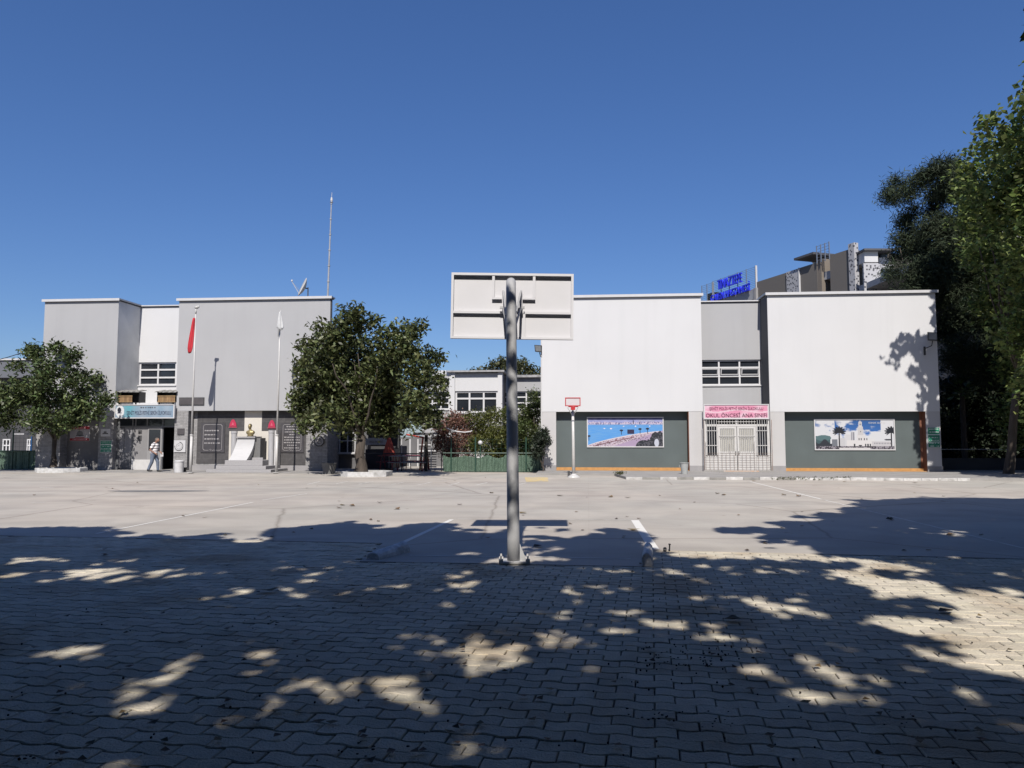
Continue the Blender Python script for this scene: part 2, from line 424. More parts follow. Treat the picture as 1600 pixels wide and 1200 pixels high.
def ground_mat():
    m = bpy.data.materials.new('court_concrete'); m.use_nodes = True
    N = m.node_tree.nodes; L = m.node_tree.links; b = N['Principled BSDF']; b.inputs['Roughness'].default_value = 0.82
    tc = N.new('ShaderNodeTexCoord')
    def noise(sc, det, scale3=(1, 1, 1), dist=0):
        mp = N.new('ShaderNodeMapping'); mp.inputs['Scale'].default_value = scale3
        n = N.new('ShaderNodeTexNoise'); n.inputs['Scale'].default_value = sc; n.inputs['Detail'].default_value = det; n.inputs['Distortion'].default_value = dist
        L.new(tc.outputs['Object'], mp.inputs[0]); L.new(mp.outputs[0], n.inputs['Vector']); return n.outputs['Fac']
    def ramp(x, p0, p1, c0, c1):
        r = N.new('ShaderNodeValToRGB'); r.color_ramp.elements[0].position = p0; r.color_ramp.elements[1].position = p1
        r.color_ramp.elements[0].color = (*c0, 1); r.color_ramp.elements[1].color = (*c1, 1); L.new(x, r.inputs[0]); return r.outputs[0]
    def mul(a, bb, f=1.0):
        x = N.new('ShaderNodeMix'); x.data_type = 'RGBA'; x.blend_type = 'MULTIPLY'; x.inputs[0].default_value = f
        L.new(a, x.inputs[6]); L.new(bb, x.inputs[7]); return x.outputs[2]
    base = ramp(noise(0.13, 5), 0.35, 0.68, (0.375, 0.355, 0.318), (0.418, 0.368, 0.318))
    a = mul(base, ramp(noise(0.7, 8, dist=.6), 0.30, 0.62, (0.80, 0.80, 0.81), (1, 1, 1)))
    a = mul(a, ramp(noise(0.5, 6, (0.25, 2.2, 1)), 0.35, 0.55, (0.90, 0.90, 0.89), (1, 1, 1)))
    a = mul(a, ramp(noise(38, 3), 0.25, 0.5, (0.88, 0.88, 0.88), (1.0, 1.0, 1.0)))
    a = mul(a, ramp(noise(1.9, 9, (1, 1, 1), 1.2), 0.23, 0.31, (0.72, 0.70, 0.67), (1, 1, 1)))
    br = N.new('ShaderNodeTexBrick'); br.inputs['Scale'].default_value = 1; br.inputs['Brick Width'].default_value = 5.2; br.inputs['Row Height'].default_value = 4.6
    br.offset = 0; br.inputs['Mortar Size'].default_value = 0.004; br.inputs['Color1'].default_value = (1, 1, 1, 1); br.inputs['Color2'].default_value = (0.955, 0.96, 0.97, 1); br.inputs['Mortar'].default_value = (0.86, 0.85, 0.84, 1)
    mp = N.new('ShaderNodeMapping'); mp.inputs['Rotation'].default_value = (0, 0, TH + R(1)); L.new(tc.outputs['Object'], mp.inputs[0]); L.new(mp.outputs[0], br.inputs['Vector'])
    a = mul(a, br.outputs[0])
    vo = N.new('ShaderNodeTexVoronoi'); vo.feature = 'DISTANCE_TO_EDGE'; vo.inputs['Scale'].default_value = 0.16
    wp = N.new('ShaderNodeTexNoise'); wp.inputs['Scale'].default_value = 1.1; wp.inputs['Detail'].default_value = 6
    av = N.new('ShaderNodeMix'); av.data_type = 'RGBA'; av.inputs[0].default_value = 0.12
    L.new(tc.outputs['Object'], wp.inputs['Vector']); L.new(tc.outputs['Object'], av.inputs[6]); L.new(wp.outputs['Color'], av.inputs[7]); L.new(av.outputs[2], vo.inputs['Vector'])
    a = mul(a, ramp(vo.outputs['Distance'], 0.0, 0.006, (0.66, 0.64, 0.62), (1, 1, 1)))
    L.new(a, b.inputs['Base Color'])
    bp = N.new('ShaderNodeBump'); bp.inputs['Strength'].default_value = 0.25; bp.inputs['Distance'].default_value = 0.01
    L.new(noise(60, 4), bp.inputs['Height']); L.new(bp.outputs[0], b.inputs['Normal'])
    return m
COURT = ground_mat()
SOIL = mat('soil', (0.17, 0.145, 0.12), 0.95, 0.4, 0.8, bump=0.5, bscale=8)
g = MB(); g.add([(-600, -300, 0), (600, -300, 0), (600, 900, 0), (-600, 900, 0)], [(0, 1, 2, 3)])
o = g.build('ground', SOIL, kind='structure', origin=(0, 0, 0)); o.location.z = -0.03
# the concrete yard; its near edge follows the paving, with the bay that carries the hoop post
A_ = G(175, 840); B_ = G(500, 846.5); C_ = G(1022, 859.5); D_ = G(1600, 873)
dl = (A_ - B_) / np.linalg.norm(A_ - B_); dr = (D_ - C_) / np.linalg.norm(D_ - C_)
EDGE = [A_ + dl * 60, A_, B_, G(598, 848.5), G(562, 877), G(775, 880.5), G(1003, 885), C_, D_, D_ + dr * 60]
pts = [(p[0], p[1]) for p in EDGE] + [(90, 60), (-90, 60)]
MB().prismz(pts, -0.025, 0.0).build('court', COURT, kind='structure', origin=(0, 0, 0))

# paving: every block is modelled, joints between them show the bed below
def make_paving():
    PH = R(10.5); eu = np.array([math.cos(PH), -math.sin(PH)]); ev = np.array([math.sin(PH), math.cos(PH)])
    BL, BW, J = 0.245, 0.137, 0.0078
    ex = np.array([p[0] for p in EDGE]); ey = np.array([p[1] for p in EDGE])
    order = [0, 1, 2, 3, 4, 5, 6, 7, 8, 9]
    def edge_y(x):
        xs = [EDGE[i][0] for i in (0, 1, 2, 3)]
        if x < EDGE[4][0]: return np.interp(x, [EDGE[0][0], A_[0], B_[0], EDGE[3][0]], [EDGE[0][1], A_[1], B_[1], EDGE[3][1]])
        if x < EDGE[6][0]: return np.interp(x, [EDGE[4][0], EDGE[5][0], EDGE[6][0]], [EDGE[4][1], EDGE[5][1], EDGE[6][1]])
        return np.interp(x, [C_[0], D_[0], EDGE[9][0]], [C_[1], D_[1], EDGE[9][1]])
    r = np.random.default_rng(5)
    wx = np.array([0, .14, .3, .5, .64, .8, 1.0])
    def wave(x): return 0.0135 * np.clip(2.6 * np.sin(2 * math.pi * x / BL), -1, 1)
    V = []; F = []; n = 0
    for j in range(-12, 118):
        for i in range(-118, 118):
            u0 = i * BL + (j % 2) * BL / 2; v0 = j * BW
            c = eu * (u0 + BL / 2) + ev * (v0 + BW / 2)
            if c[1] < 0.8 or abs(c[0]) > 0.9 * c[1] + 4.5: continue
            if c[1] > edge_y(c[0]) + 0.05: continue
            du, dv = r.normal(size=2) * 0.0012
            tz = r.normal() * 0.0018; tx, ty = r.normal(size=2) * 0.006
            def ring(ins, z):
                xs = u0 + J / 2 + ins + wx * (BL - J - 2 * ins)
                lo = [(x, v0 + J / 2 + ins + wave(x)) for x in xs]
                hi = [(x, v0 + BW - J / 2 - ins + wave(x)) for x in xs[::-1]]
                out = []
                for (x, y) in lo + hi:
                    p = eu * (x + du) + ev * (y + dv)
                    out.append((p[0], p[1], z + tz + (x - u0 - BL / 2) * tx + (y - v0 - BW / 2) * ty))
                return out
            ra = ring(0.0055, -0.008); rb = ring(0, -0.0135); rc = ring(0, -0.034)
            m = 14
            V += ra + rb + rc
            F.append(list(range(n, n + m)))
            for k in range(m):
                k2 = (k + 1) % m
                F.append([n + m + k, n + m + k2, n + k2, n + k]); F.append([n + 2 * m + k, n + 2 * m + k2, n + m + k2, n + m + k])
            n += 3 * m
    m = mat('paving_block', (0.78, 0.71, 0.575), 0.9, 0.10, 7, bump=0.6, bscale=70, island=0.13)
    nt = m.node_tree; b = nt.nodes['Principled BSDF']; src = b.inputs['Base Color'].links[0].from_socket
    tc = nt.nodes.new('ShaderNodeTexCoord'); no = nt.nodes.new('ShaderNodeTexNoise'); no.inputs['Scale'].default_value = 0.9; no.inputs['Detail'].default_value = 7; no.inputs['Distortion'].default_value = 0.5
    nt.links.new(tc.outputs['Object'], no.inputs['Vector'])
    rp = nt.nodes.new('ShaderNodeValToRGB'); rp.color_ramp.elements[0].position = 0.30; rp.color_ramp.elements[0].color = (0.62, 0.54, 0.46, 1); rp.color_ramp.elements[1].position = 0.50
    nt.links.new(no.outputs[0], rp.inputs[0])
    mx = nt.nodes.new('ShaderNodeMix'); mx.data_type = 'RGBA'; mx.blend_type = 'MULTIPLY'; mx.inputs[0].default_value = 0.8
    nt.links.new(src, mx.inputs[6]); nt.links.new(rp.outputs[0], mx.inputs[7]); nt.links.new(mx.outputs[2], b.inputs['Base Color'])
    o = bpy.data.objects.new('paving', bpy.data.meshes.new('paving')); COL.objects.link(o)
    o.data.from_pydata(V, [], F); o.data.materials.append(m)
    tag(o, kind='structure')
make_paving()

# painted lines on the court (4 mm sheets)
def line_mat(name, col, wear):
    m = bpy.data.materials.new(name); m.use_nodes = True
    N = m.node_tree.nodes; L = m.node_tree.links; b = N['Principled BSDF']; b.inputs['Roughness'].default_value = 0.8
    tc = N.new('ShaderNodeTexCoord'); n = N.new('ShaderNodeTexNoise'); n.inputs['Scale'].default_value = 3; n.inputs['Detail'].default_value = 10; n.inputs['Roughness'].default_value = .7
    L.new(tc.outputs['Object'], n.inputs['Vector'])
    r = N.new('ShaderNodeValToRGB'); r.color_ramp.elements[0].position = wear - 0.06; r.color_ramp.elements[1].position = wear + 0.08
    r.color_ramp.elements[0].color = (0.355, 0.335, 0.305, 1); r.color_ramp.elements[1].color = (*col, 1)
    L.new(n.outputs[0], r.inputs[0]); L.new(r.outputs[0], b.inputs['Base Color'])
    return m
LM = [line_mat('court_line_paint', (0.60, 0.59, 0.56), 0.34), line_mat('faded_line_paint', (0.53, 0.52, 0.49), 0.43), line_mat('yellow_paint', (0.52, 0.39, 0.16), 0.46)]
lm = MB()
def pline(a, b, w, mi=0):
    p = G(*a)[:2]; q = G(*b)[:2]; d = (q - p) / np.linalg.norm(q - p); n = np.array([-d[1], d[0]]) * w / 2
    lm.add([(*(p - n), .004), (*(q - n), .004), (*(q + n), .004), (*(p + n), .004)], [(0, 1, 2, 3)], mi)
pline((150, 834), (395, 785), .055); pline((410, 781.5), (480, 771.5), .05)
pline((1172, 752.5), (1283, 780), .07); pline((1290, 782), (1600, 857), .06, 1)
pline((715, 811), (986, 812.5), .04, 1); pline((706, 812), (608, 858), .09, 0); pline((992, 813), (1022, 858), .15)
pline((835, 870.5), (985, 873), .05, 1); pline((640, 868), (775, 870), .05, 1)
pline((262, 761.5), (640, 764), .05, 1); pline((1283, 781), (1500, 786), .04, 1); pline((660, 764), (1180, 768), .03, 1)
for (a, b) in (((612, 757), (632, 753.5)), ((652, 758), (674, 753.5)), ((701, 758.5), (718, 754)), ((742, 758.5), (762, 754)), ((792, 759), (800, 757)), ((808, 758), (822, 754.5)), ((560, 757), (583, 752.5)), ((525, 756), (545, 752)), ((480, 757), (500, 752.5))):
    pline(a, b, .06, 1)
pline((560, 755), (700, 756.5), .04, 1); pline((0, 772), (30, 771), .1, 1); pline((62, 762), (84, 762.5), .1, 1); pline((48, 786), (70, 785), .08, 1)
lm.add([(*G(820, 745.8)[:2], .005), (*G(856, 746)[:2], .005), (*G(857, 752.5)[:2], .005), (*G(846, 752.2)[:2], .005), (*G(822, 753)[:2], .005)], [(0, 4, 3, 2, 1)], 2)
lm.build('court_lines', LM, kind='structure', origin=(0, 0, 0))
# drain hole cover and dark patch in the yard
p = G(245, 767.5)
MB().add([(p[0] + 1.5 * math.cos(t) * (1 + .15 * math.sin(3 * t)), p[1] + .45 * math.sin(t), .003) for t in [k * math.pi / 10 for k in range(20)]], [tuple(range(20))]).build('asphalt_patch', mat('asphalt_patch', (0.24, 0.235, 0.23), 0.95, 0.3, 3), kind='structure')

# pavement with painted kerb in front of the right-hand building
def vv(px, py, z=0.0):
    q = G(px, py, z); return float((q - OB) @ EU), float((q - OB) @ EV)
k0 = vv(977, 748.5); k1 = vv(1524, 752.5)
PT = 0.10
kv = (k0[1] + k1[1]) / 2
pm = MB('b')
pm.prismz([(k0[0], kv + .16), (k1[0], kv + .16), (k1[0] + 12, kv + .6), (k1[0] + 12, 12), (k1[0], .55), (1.3, .55), (1.3, -2.6), (k0[0] - .3, -3.0)], -0.02, PT)
pm.build('pavement', CONC, kind='structure')
kb = MB('b'); L0 = k0[0]; i = 0
kerbW = mat('kerb_white_paint', (0.70, 0.69, 0.68), 0.8, 0.25, 5, bump=.4, bscale=20, col2=(0.45, 0.44, 0.42)); kerbG = mat('kerb_bare', (0.36, 0.35, 0.33), 0.9, .2, 5, bump=.4)
while L0 < k1[0]:
    w = random.uniform(.62, .72)
    kb.box(L0 + .006, min(L0 + w, k1[0]), kv, kv + .157, -0.01, PT + random.uniform(-.008, .02), 0 if (i % 2 == 0 or L0 > 12) else 1)
    L0 += w; i += 1
kb.build('kerb', [kerbW, kerbG], kind='structure', bevel=.015)
# low strip of pavement along the left-hand building
MB('b').prismz([(-26, -2.2), (-8.0, -2.2), (-8.0, 3.4), (-26, 3.4)], -0.02, 0.035).build('pavement', CONC, kind='structure')

# ------------------------------------------------------------ trees whose shade falls across the foreground
def inpoly(x, y, poly):
    c = np.zeros(x.shape, bool); n = len(poly); j = n - 1
    for i in range(n):
        xi, yi = poly[i]; xj, yj = poly[j]
        c ^= ((yi > y) != (yj > y)) & (x < (xj - xi) * (y - yi) / (yj - yi + 1e-9) + xi)
        j = i
    return c
SH1 = [(-9000, 822), (0, 828), (60, 824), (100, 827), (170, 825), (190, 831), (150, 837), (180, 841), (215, 837), (250, 842), (290, 835), (320, 833), (345, 843), (385, 846), (420, 843), (445, 829), (500, 820), (560, 816), (575, 828), (605, 826), (650, 818), (700, 828), (728, 834), (790, 826), (840, 823), (848, 830), (833, 836), (856, 846), (833, 863), (800, 874),
       (830, 878), (900, 876), (866, 850), (892, 841), (907, 834), (952, 828), (980, 830), (997, 842), (1008, 859), (1030, 864), (1062, 861), (1062, 868), (1120, 872), (1170, 871), (1240, 875), (1340, 885), (1290, 895), (1300, 912), (1330, 919), (1390, 925), (1465, 945), (1420, 960), (1350, 957), (1300, 963), (1350, 980), (1425, 997), (1445, 1014), (1500, 1030), (1600, 1052), (9000, 1400), (9000, 99999), (-9000, 99999)]
SH2 = [(1131, 829), (1172, 823), (1231, 826), (1240, 814), (1290, 815), (1256, 804), (1303, 801), (1320, 795), (1365, 793), (1334, 779), (1397, 784), (1412, 776), (1600, 779), (9000, 779), (9000, 1150), (1600, 940), (1575, 930), (1540, 912), (1475, 905), (1395, 896), (1445, 888), (1400, 875), (1340, 872), (1290, 866), (1250, 855), (1294, 844), (1256, 841), (1231, 846), (1194, 838)]
# light patches: centre x, y, width, height, keep-probability of a leaf
LT = [(140, 897, 105, 17, .05), (270, 894, 95, 13, .1), (60, 873, 75, 7, .3), (225, 874, 25, 4, .2), (360, 920, 95, 15, .25), (220, 955, 50, 8, .2), (320, 953, 45, 10, .1), (285, 984, 32, 12, .02), (445, 964, 50, 13, .25), (465, 1014, 70, 24, .25), (308, 1027, 72, 30, .02), (685, 993, 90, 18, .02), (755, 1020, 110, 30, .02), (640, 1040, 80, 40, .4), (415, 1045, 100, 26, .35), (518, 1080, 112, 26, .02), (680, 1084, 170, 26, .4), (310, 1100, 100, 38, .3), (45, 1020, 62, 20, .25), (8, 1055, 36, 30, .15), (200, 1120, 100, 38, .5), (520, 927, 80, 14, .2), (590, 917, 130, 8, .15), (710, 909, 80, 9, .1), (745, 920, 55, 10, .1), (715, 895, 50, 7, .3), (325, 932, 110, 6, .3), (505, 931, 36, 7, .2),
      (870, 955, 75, 30, .35), (965, 975, 60, 32, .05), (835, 1000, 80, 20, .4), (800, 1030, 60, 22, .4), (1090, 985, 50, 30, .2), (1090, 1012, 40, 22, .05), (1150, 988, 62, 24, .15), (905, 1045, 110, 24, .5), (1280, 1040, 80, 22, .2), (1375, 1053, 150, 20, .15), (1560, 1070, 90, 16, .1), (1240, 945, 110, 26, .45), (1150, 930, 90, 12, .5), (1080, 882, 70, 5, .35), (640, 860, 0, 0, 1), (160, 1060, 60, 20, .5), (960, 915, 60, 8, .5), (1180, 1060, 70, 16, .45), (1010, 1075, 60, 14, .6), (770, 862, 30, 6, .3), (720, 868, 40, 5, .4), (1490, 832, 60, 6, .25), (1395, 828, 32, 8, .1), (1545, 812, 50, 4, .3), (1500, 846, 60, 5, .4), (1330, 852, 30, 4, .3)]
LT = [(x, y, w * 1.32, h * 1.42, k) for (x, y, w, h, k) in LT if w > 0]
for k in range(150):     # small unnamed dapples
    LT.append((rng.uniform(-100, 1700), 850 + 350 * rng.random() ** .8, 0, 0, .35))
LT = [(x, y, (w or rng.uniform(20, 60) * (y - 700) / 250), (h or rng.uniform(5, 15) * (y - 700) / 250), k) for (x, y, w, h, k) in LT]
# sun flecks that fall on the hoop post (inside its own shadow strip on the ground)
for (z_, hz, kk) in ((.38, .55, .02), (1.35, .30, .05), (2.25, .45, .03), (3.4, .75, .02)):
    ga = project([.025 + SX * z_, 9.66 + z_ - hz, 0]); gb = project([.025 + SX * z_, 9.66 + z_ + hz, 0])
    LT.append((float(ga[0]), float(ga[1] + gb[1]) / 2, 38, abs(float(ga[1] - gb[1])) * 1.15 + 1, kk))
_gn = np.random.default_rng(77).random((160, 160))
def vnoise(x, y, s):
    x = x / s + 60.3; y = y / s + 50.7
    i = np.floor(x).astype(int); j = np.floor(y).astype(int); fx = x - i; fy = y - j; fx = fx * fx * (3 - 2 * fx); fy = fy * fy * (3 - 2 * fy); i %= 159; j %= 159
    return (_gn[j, i] * (1 - fx) * (1 - fy) + _gn[j, i + 1] * fx * (1 - fy) + _gn[j + 1, i] * (1 - fx) * fy + _gn[j + 1, i + 1] * fx * fy)
def shade_keep(x, y):    # x, y on the ground -> probability that a leaf stands in that sun ray
    x0, y0 = x, y
    polestrip = (np.abs(x - .02 - SX * (y - 9.66)) < .13) & (y > 9.4) & (y < 14.3)
    x = x + np.where(polestrip, 0, (vnoise(x0, y0, .55) - .5) * .85 + (vnoise(y0 + 9, x0, .17) - .5) * .50)
    y = y + np.where(polestrip, 0, (vnoise(x0 + 31, y0 + 7, .55) - .5) * .6 + (vnoise(x0 - 11, y0 + 3, .17) - .5) * .30)
    px, py, w = project(np.stack([x, y, np.zeros_like(x)], -1))
    infr = (w > 0.5) & (px > -300) & (px < 1900)
    k = np.ones_like(x)
    a = inpoly(px, py, SH1) | inpoly(px, py, SH2)
    k[(w > 0.5) & ~a] = 0
    for (cx, cy, ww, hh, kk) in LT:
        e = ((px - cx) / (ww / 2)) ** 2 + ((py - cy) / (hh / 2)) ** 2 < 1
        q = e & (w > 0.5) & a
        k[q] = np.minimum(k[q], (kk * .22 if kk >= .15 else kk * .5) if kk < .9 else kk)
    k[(np.abs(x0 - .12) < 1.2) & (y0 > 13.7) & (y0 < 15.4)] = 0          # nothing shades the backboard
    # fine dapples: speckles of sun come in loose groups, and larger gaps are crossed by twigs
    fine = vnoise(x0 + 3, y0 * .75 - 8, .16); grp = vnoise(x0 - 20, y0 * .8 + 14, 1.1)
    inside = (w > .5) & ~polestrip & (py > 872)
    hole = inside & (py < 1085) & (fine > .72 - .16 * (grp > .56) + .08 * (px < 420)) & (grp > .36)
    k[hole] = np.minimum(k[hole], .10)
    twig = inside & a & (k < .2) & ~hole & (vnoise(x0 + 40, y0 * .75, .13) > .66)
    k[twig] = np.maximum(k[twig], .20)
    return k
def shade_trees():
    r = np.random.default_rng(21)
    NT = 390000
    x = r.uniform(-19, 21, NT); y = r.uniform(-9, 20.5, NT)
    # leaves come in twigs: jitter around twig centres
    cx = r.uniform(-19, 21, NT // 12); cy = r.uniform(-9, 20.5, NT // 12)
    h = NT // 2; idx = r.integers(0, len(cx), h)
    x[:h] = cx[idx] + r.normal(size=h) * .35; y[:h] = cy[idx] + r.normal(size=h) * .35
    kp = shade_keep(x, y) > r.random(NT)
    x = x[kp]; y = y[kp]
    z = np.full(len(x), np.nan); todo = np.ones(len(x), bool)
    for it in range(14):
        zz = r.uniform(6.6, 11.0 + it * .25, len(x))
        P = np.stack([x - SX * zz, y - zz, zz], -1)
        px, py, w = project(P)
        bad = (w > 0.05) & (px > -60) & (px < 1612) & (py > -45) & (py < 1300)
        crown = (P[:, 1] + 5.) ** 2 / 17. ** 2 + (P[:, 0] - 1) ** 2 / 21. ** 2 < 1
        ok = todo & ~bad & crown
        z[ok] = zz[ok]; todo &= ~ok
    g_ = ~np.isnan(z); x, y, z = x[g_], y[g_], z[g_]
    P = np.stack([x - SX * z, y - z, z], -1)
    bases = [(-9.5, -5.0), (2.0, -6.5), (12.8, 2.2)]
    labs = ['broad shade tree behind the left of the paving, its crown above the dappled blocks', 'tall shade tree behind the middle of the paving with wide spreading limbs', 'large shade tree standing right of the paving, its crown shading the court']
    who = np.argmin(np.stack([(P[:, 0] - b[0]) ** 2 + .25 * (P[:, 1] - b[1]) ** 2 for b in bases]), 0)
    lm_ = leafmat('leaf_shade_tree', (0.055, 0.10, 0.025), trans=.04)
    for k, b in enumerate(bases):
        Q = P[who == k]
        t = thing('shade_tree', labs[k], 'tree', (b[0], b[1], -.02), 0)
        mb = MB(); fk = np.array([b[0] + .2, b[1] + .1, 4.6])
        mb.tube([(b[0], b[1], -.1), (b[0], b[1], .2), (b[0] + .05, b[1], 1.6), fk], [.42, .33, .27, .24], 12, wob=.1)
        sel = Q[r.integers(0, len(Q), 26)]
        for s_ in sel:
            ln = fk + (s_ - fk) * np.linspace(0, 1, 12)[:, None]; kk = shade_keep(ln[:, 0] + SX * ln[:, 2], ln[:, 1] + ln[:, 2]); pj = project(ln)
            if (kk < .5).sum() > 1 or ((pj[2] > 0) & (pj[0] > -60) & (pj[0] < 1660) & (pj[1] > -60)).any(): continue
            limb(mb, fk, s_, .10, .02, sag=.1)
        mb.build('trunk', BARKP, t, smooth=True)
        leaf_mesh('crown', Q, .33, .25, lm_, t, up_bias=.8, r=r)
shade_trees()

# ------------------------------------------------------------ the near basketball hoop (seen from behind)
def near_hoop():
    b0 = G(802.5, 879, 0)
    Yb = b0[1]
    t = thing('basketball_hoop', 'tall grey basketball post with white backboard seen from behind, at the paving edge', 'basketball hoop', b0)
    X = b0[0]; lean = -0.035
    zt = 3.80
    pole = MB(); path = []; rad = []
    for i in range(13):
        f = i / 12; path.append((X + lean * f, Yb + .02 * f, .02 + f * (zt - .35))); rad.append(.084 - .018 * f)
    for a in (20, 45, 70, 90):
        path.append((X + lean, Yb + .02 + .30 * (1 - math.cos(R(a))), zt - .35 + .30 * math.sin(R(a)))); rad.append(.066)
    path.append((X + lean + .005, Yb + .95, zt + .0)); rad.append(.062)
    pole.tube(path, rad, 24); pole.build('pole', STEEL, t, smooth=True)
    bp = MB(); bp.box(X - .17, X + .19, Yb - .15, Yb + .15, 0.0, .03)
    bp.build('base_plate', PAINTW, t, bevel=.004)
    gs = MB()
    for (sx, sy) in ((1, 0), (-1, 0), (0, 1)):
        q = [(X + sx * .075, Yb + sy * .075), (X + sx * .16, Yb + sy * .14)]
        n = np.array([-sy, sx]) * .006
        P = [(q[0][0] - n[0], q[0][1] - n[1], .03), (q[1][0] - n[0], q[1][1] - n[1], .03), (q[1][0] - n[0], q[1][1] - n[1], .05), (q[0][0] - n[0], q[0][1] - n[1], .26)]
        P2 = [(a + 2 * n[0], b + 2 * n[1], c) for a, b, c in P]
        if sx >= 0 : gs.add(P + P2, [(0, 1, 2, 3), (7, 6, 5, 4), (0, 4, 5, 1), (1, 5, 6, 2), (2, 6, 7, 3), (3, 7, 4, 0)])
    gs.build('gusset', STEEL, t)
    for sx in (-.19, .155):
        for sy in (-.11, .09):
            bo = MB(); bo.box(X + sx - .0, X + sx + .055, Yb + sy - .03, Yb + sy + .03, .0, .062); bo.tube([(X + sx + .027, Yb + sy, .05), (X + sx + .027, Yb + sy, .10)], .013, 8)
            bo.build('anchor_bolt', PAINTW, t)
    # backboard: 1.8 x 1.05 m steel sheet with rim frame and cross rails, tilted a little
    cx = X + 0.0; Yd = 10.92
    cz = (PY(800, 427.5, Yd)[2] + PY(800, 530, Yd)[2]) / 2; hh = (PY(800, 427.5, Yd)[2] - PY(800, 530, Yd)[2]) / 2
    cx = PY(800.3, 480, Yd)[0]; hw = 193 / 2 / FPX * Yd
    rot = -R(.75)
    def bb(x0, x1, y0, y1, z0, z1, mb):
        P = []
        for z in (z0, z1):
            for y in (y0, y1):
                for x in (x0, x1):
                    P.append((cx + x * math.cos(rot) - z * math.sin(rot), Yd + y, cz + x * math.sin(rot) + z * math.cos(rot)))
        mb.add(P, [(0, 2, 3, 1), (4, 5, 7, 6), (0, 1, 5, 4), (2, 6, 7, 3), (0, 4, 6, 2), (1, 3, 7, 5)])
    BW_ = mat('backboard_white', (0.80, 0.80, 0.84), .45, .03, 2)
    m = MB(); bb(-hw + .03, hw - .03, .03, .045, -hh + .03, hh - .03, m)
    sheet = m.build('backboard', BW_, t)
    fr = MB()
    bb(-hw, hw, -.03, .045, hh - .035, hh, fr); bb(-hw, hw, -.03, .045, -hh, -hh + .03, fr)
    bb(-hw, -hw + .035, -.03, .045, -hh + .03, hh - .035, fr); bb(hw - .035, hw, -.03, .045, -hh + .03, hh - .035, fr)
    fr.build('frame', BW_, sheet)
    ra = MB()
    zr = -hh + .375
    bb(-hw + .036, -.15, -.022, .029, zr, zr + .035, ra); bb(.17, hw - .036, -.022, .029, zr, zr + .035, ra)
    bb(-.30, -.262, -.022, .029, .13, hh - .036, ra); bb(.30, .338, -.022, .029, .13, hh - .036, ra)
    bb(-.30, .338, -.021, .028, .10, .129, ra)
    bb(-.12, -.085, -.022, .029, -hh + .031, .099, ra); bb(.16, .195, -.022, .029, -hh + .031, zr, ra)
    ra.build('rail', BW_, sheet)
    pl = MB(); bb(-.15, .15, -.055, -.031, -.03, .26, pl); pl.build('mount_plate', BW_, t)
    br = MB()
    for s in (-1, 1):
        br.tube([(X + lean + s * .06, Yb + .05, zt - .55), (cx + s * .13, Yd - .05, cz + .22)], .016, 8)
        br.tube([(X + lean + s * .05, Yb + .05, zt - .72), (cx + s * .13, Yd - .05, cz - .02)], .016, 8)
        br.box(cx + s * .15 - .03, cx + s * .15 + .03, Yd - .09, Yd - .056, cz - .05, cz - .015)
    br.build('brace', STEEL, t)
    rim = MB(); n = 28; rr = .225; zc = cz - hh + .18
    rim.tube([(cx + rr * math.cos(a), Yd + .15 + .225 + rr * math.sin(a), zc) for a in [2 * math.pi * k / n for k in range(n + 1)]], .01, 8)
    rim.box(cx - .08, cx + .08, Yd + .046, Yd + .16, zc - .04, zc + .008)
    rim.build('rim', REDM, t)
near_hoop()

# broken kerb stones beside the bay
def kerb_stone(label, pa, pb, w, h, tilt, seed):
    r = random.Random(seed)
    a = G(*pa); b = G(*pb); d = (b - a)[:2]; Ln = np.linalg.norm(d); d /= Ln; n = np.array([-d[1], d[0]])
    mb = MB(); N_ = 7; P = []
    prof = [(-.5, 0), (.5, 0), (.5, .55), (.36, .88), (.12, 1), (-.2, .98), (-.42, .8), (-.5, .5)]
    for i in range(N_ + 1):
        f = i / N_; c = a[:2] + d * Ln * f
        for (q, z) in prof:
            P.append((*(c + n * q * w * (1 + r.uniform(-.05, .05))), z * h * (1 + r.uniform(-.06, .06)) * (1 - tilt * (1 - f)) - .01 + (0.0)))
    m = len(prof); F = [tuple(range(m - 1, -1, -1)), tuple(range(N_ * m, N_ * m + m))]
    for i in range(N_):
        for k in range(m): F.append((i * m + k, i * m + (k + 1) % m, (i + 1) * m + (k + 1) % m, (i + 1) * m + k))
    mb.add(P, F)
    m2 = mat('old_kerb_paint', (0.95, 0.95, 0.97), .85, .2, 9, bump=.7, bscale=30, col2=(0.55, 0.55, 0.54))
    mb.build('kerb_stone', m2, label=label, cat='kerb stone', bevel=.01)
kerb_stone('chipped white kerb stone lying at the left side of the hoop bay', (582, 874), (632, 861), .20, .15, .35, 1)
kerb_stone('short white kerb stone standing end-on at the right side of the hoop bay', (1011, 884), (1013, 868), .13, .19, .1, 2)
mb = MB(); p = G(1046, 860.5); mb.tube([p, p + [0.004, 0, .085]], .011, 8); mb.tube([p + [.004, 0, .085], p + [.005, 0, .10]], .018, 8)
mb.build('anchor_pin', BLACK, label='small dark metal pin sticking up at the court edge right of the hoop bay', cat='pin')
mb = MB(); p = G(1039, 861); mb.lathe(p, [(.02, 0), (.028, .015), (.02, .03), (.03, .04), (.01, .055)], 9)
mb.build('anchor_pin', BLACK, label='squat dark bolt head at the court edge left of the taller pin', cat='pin')

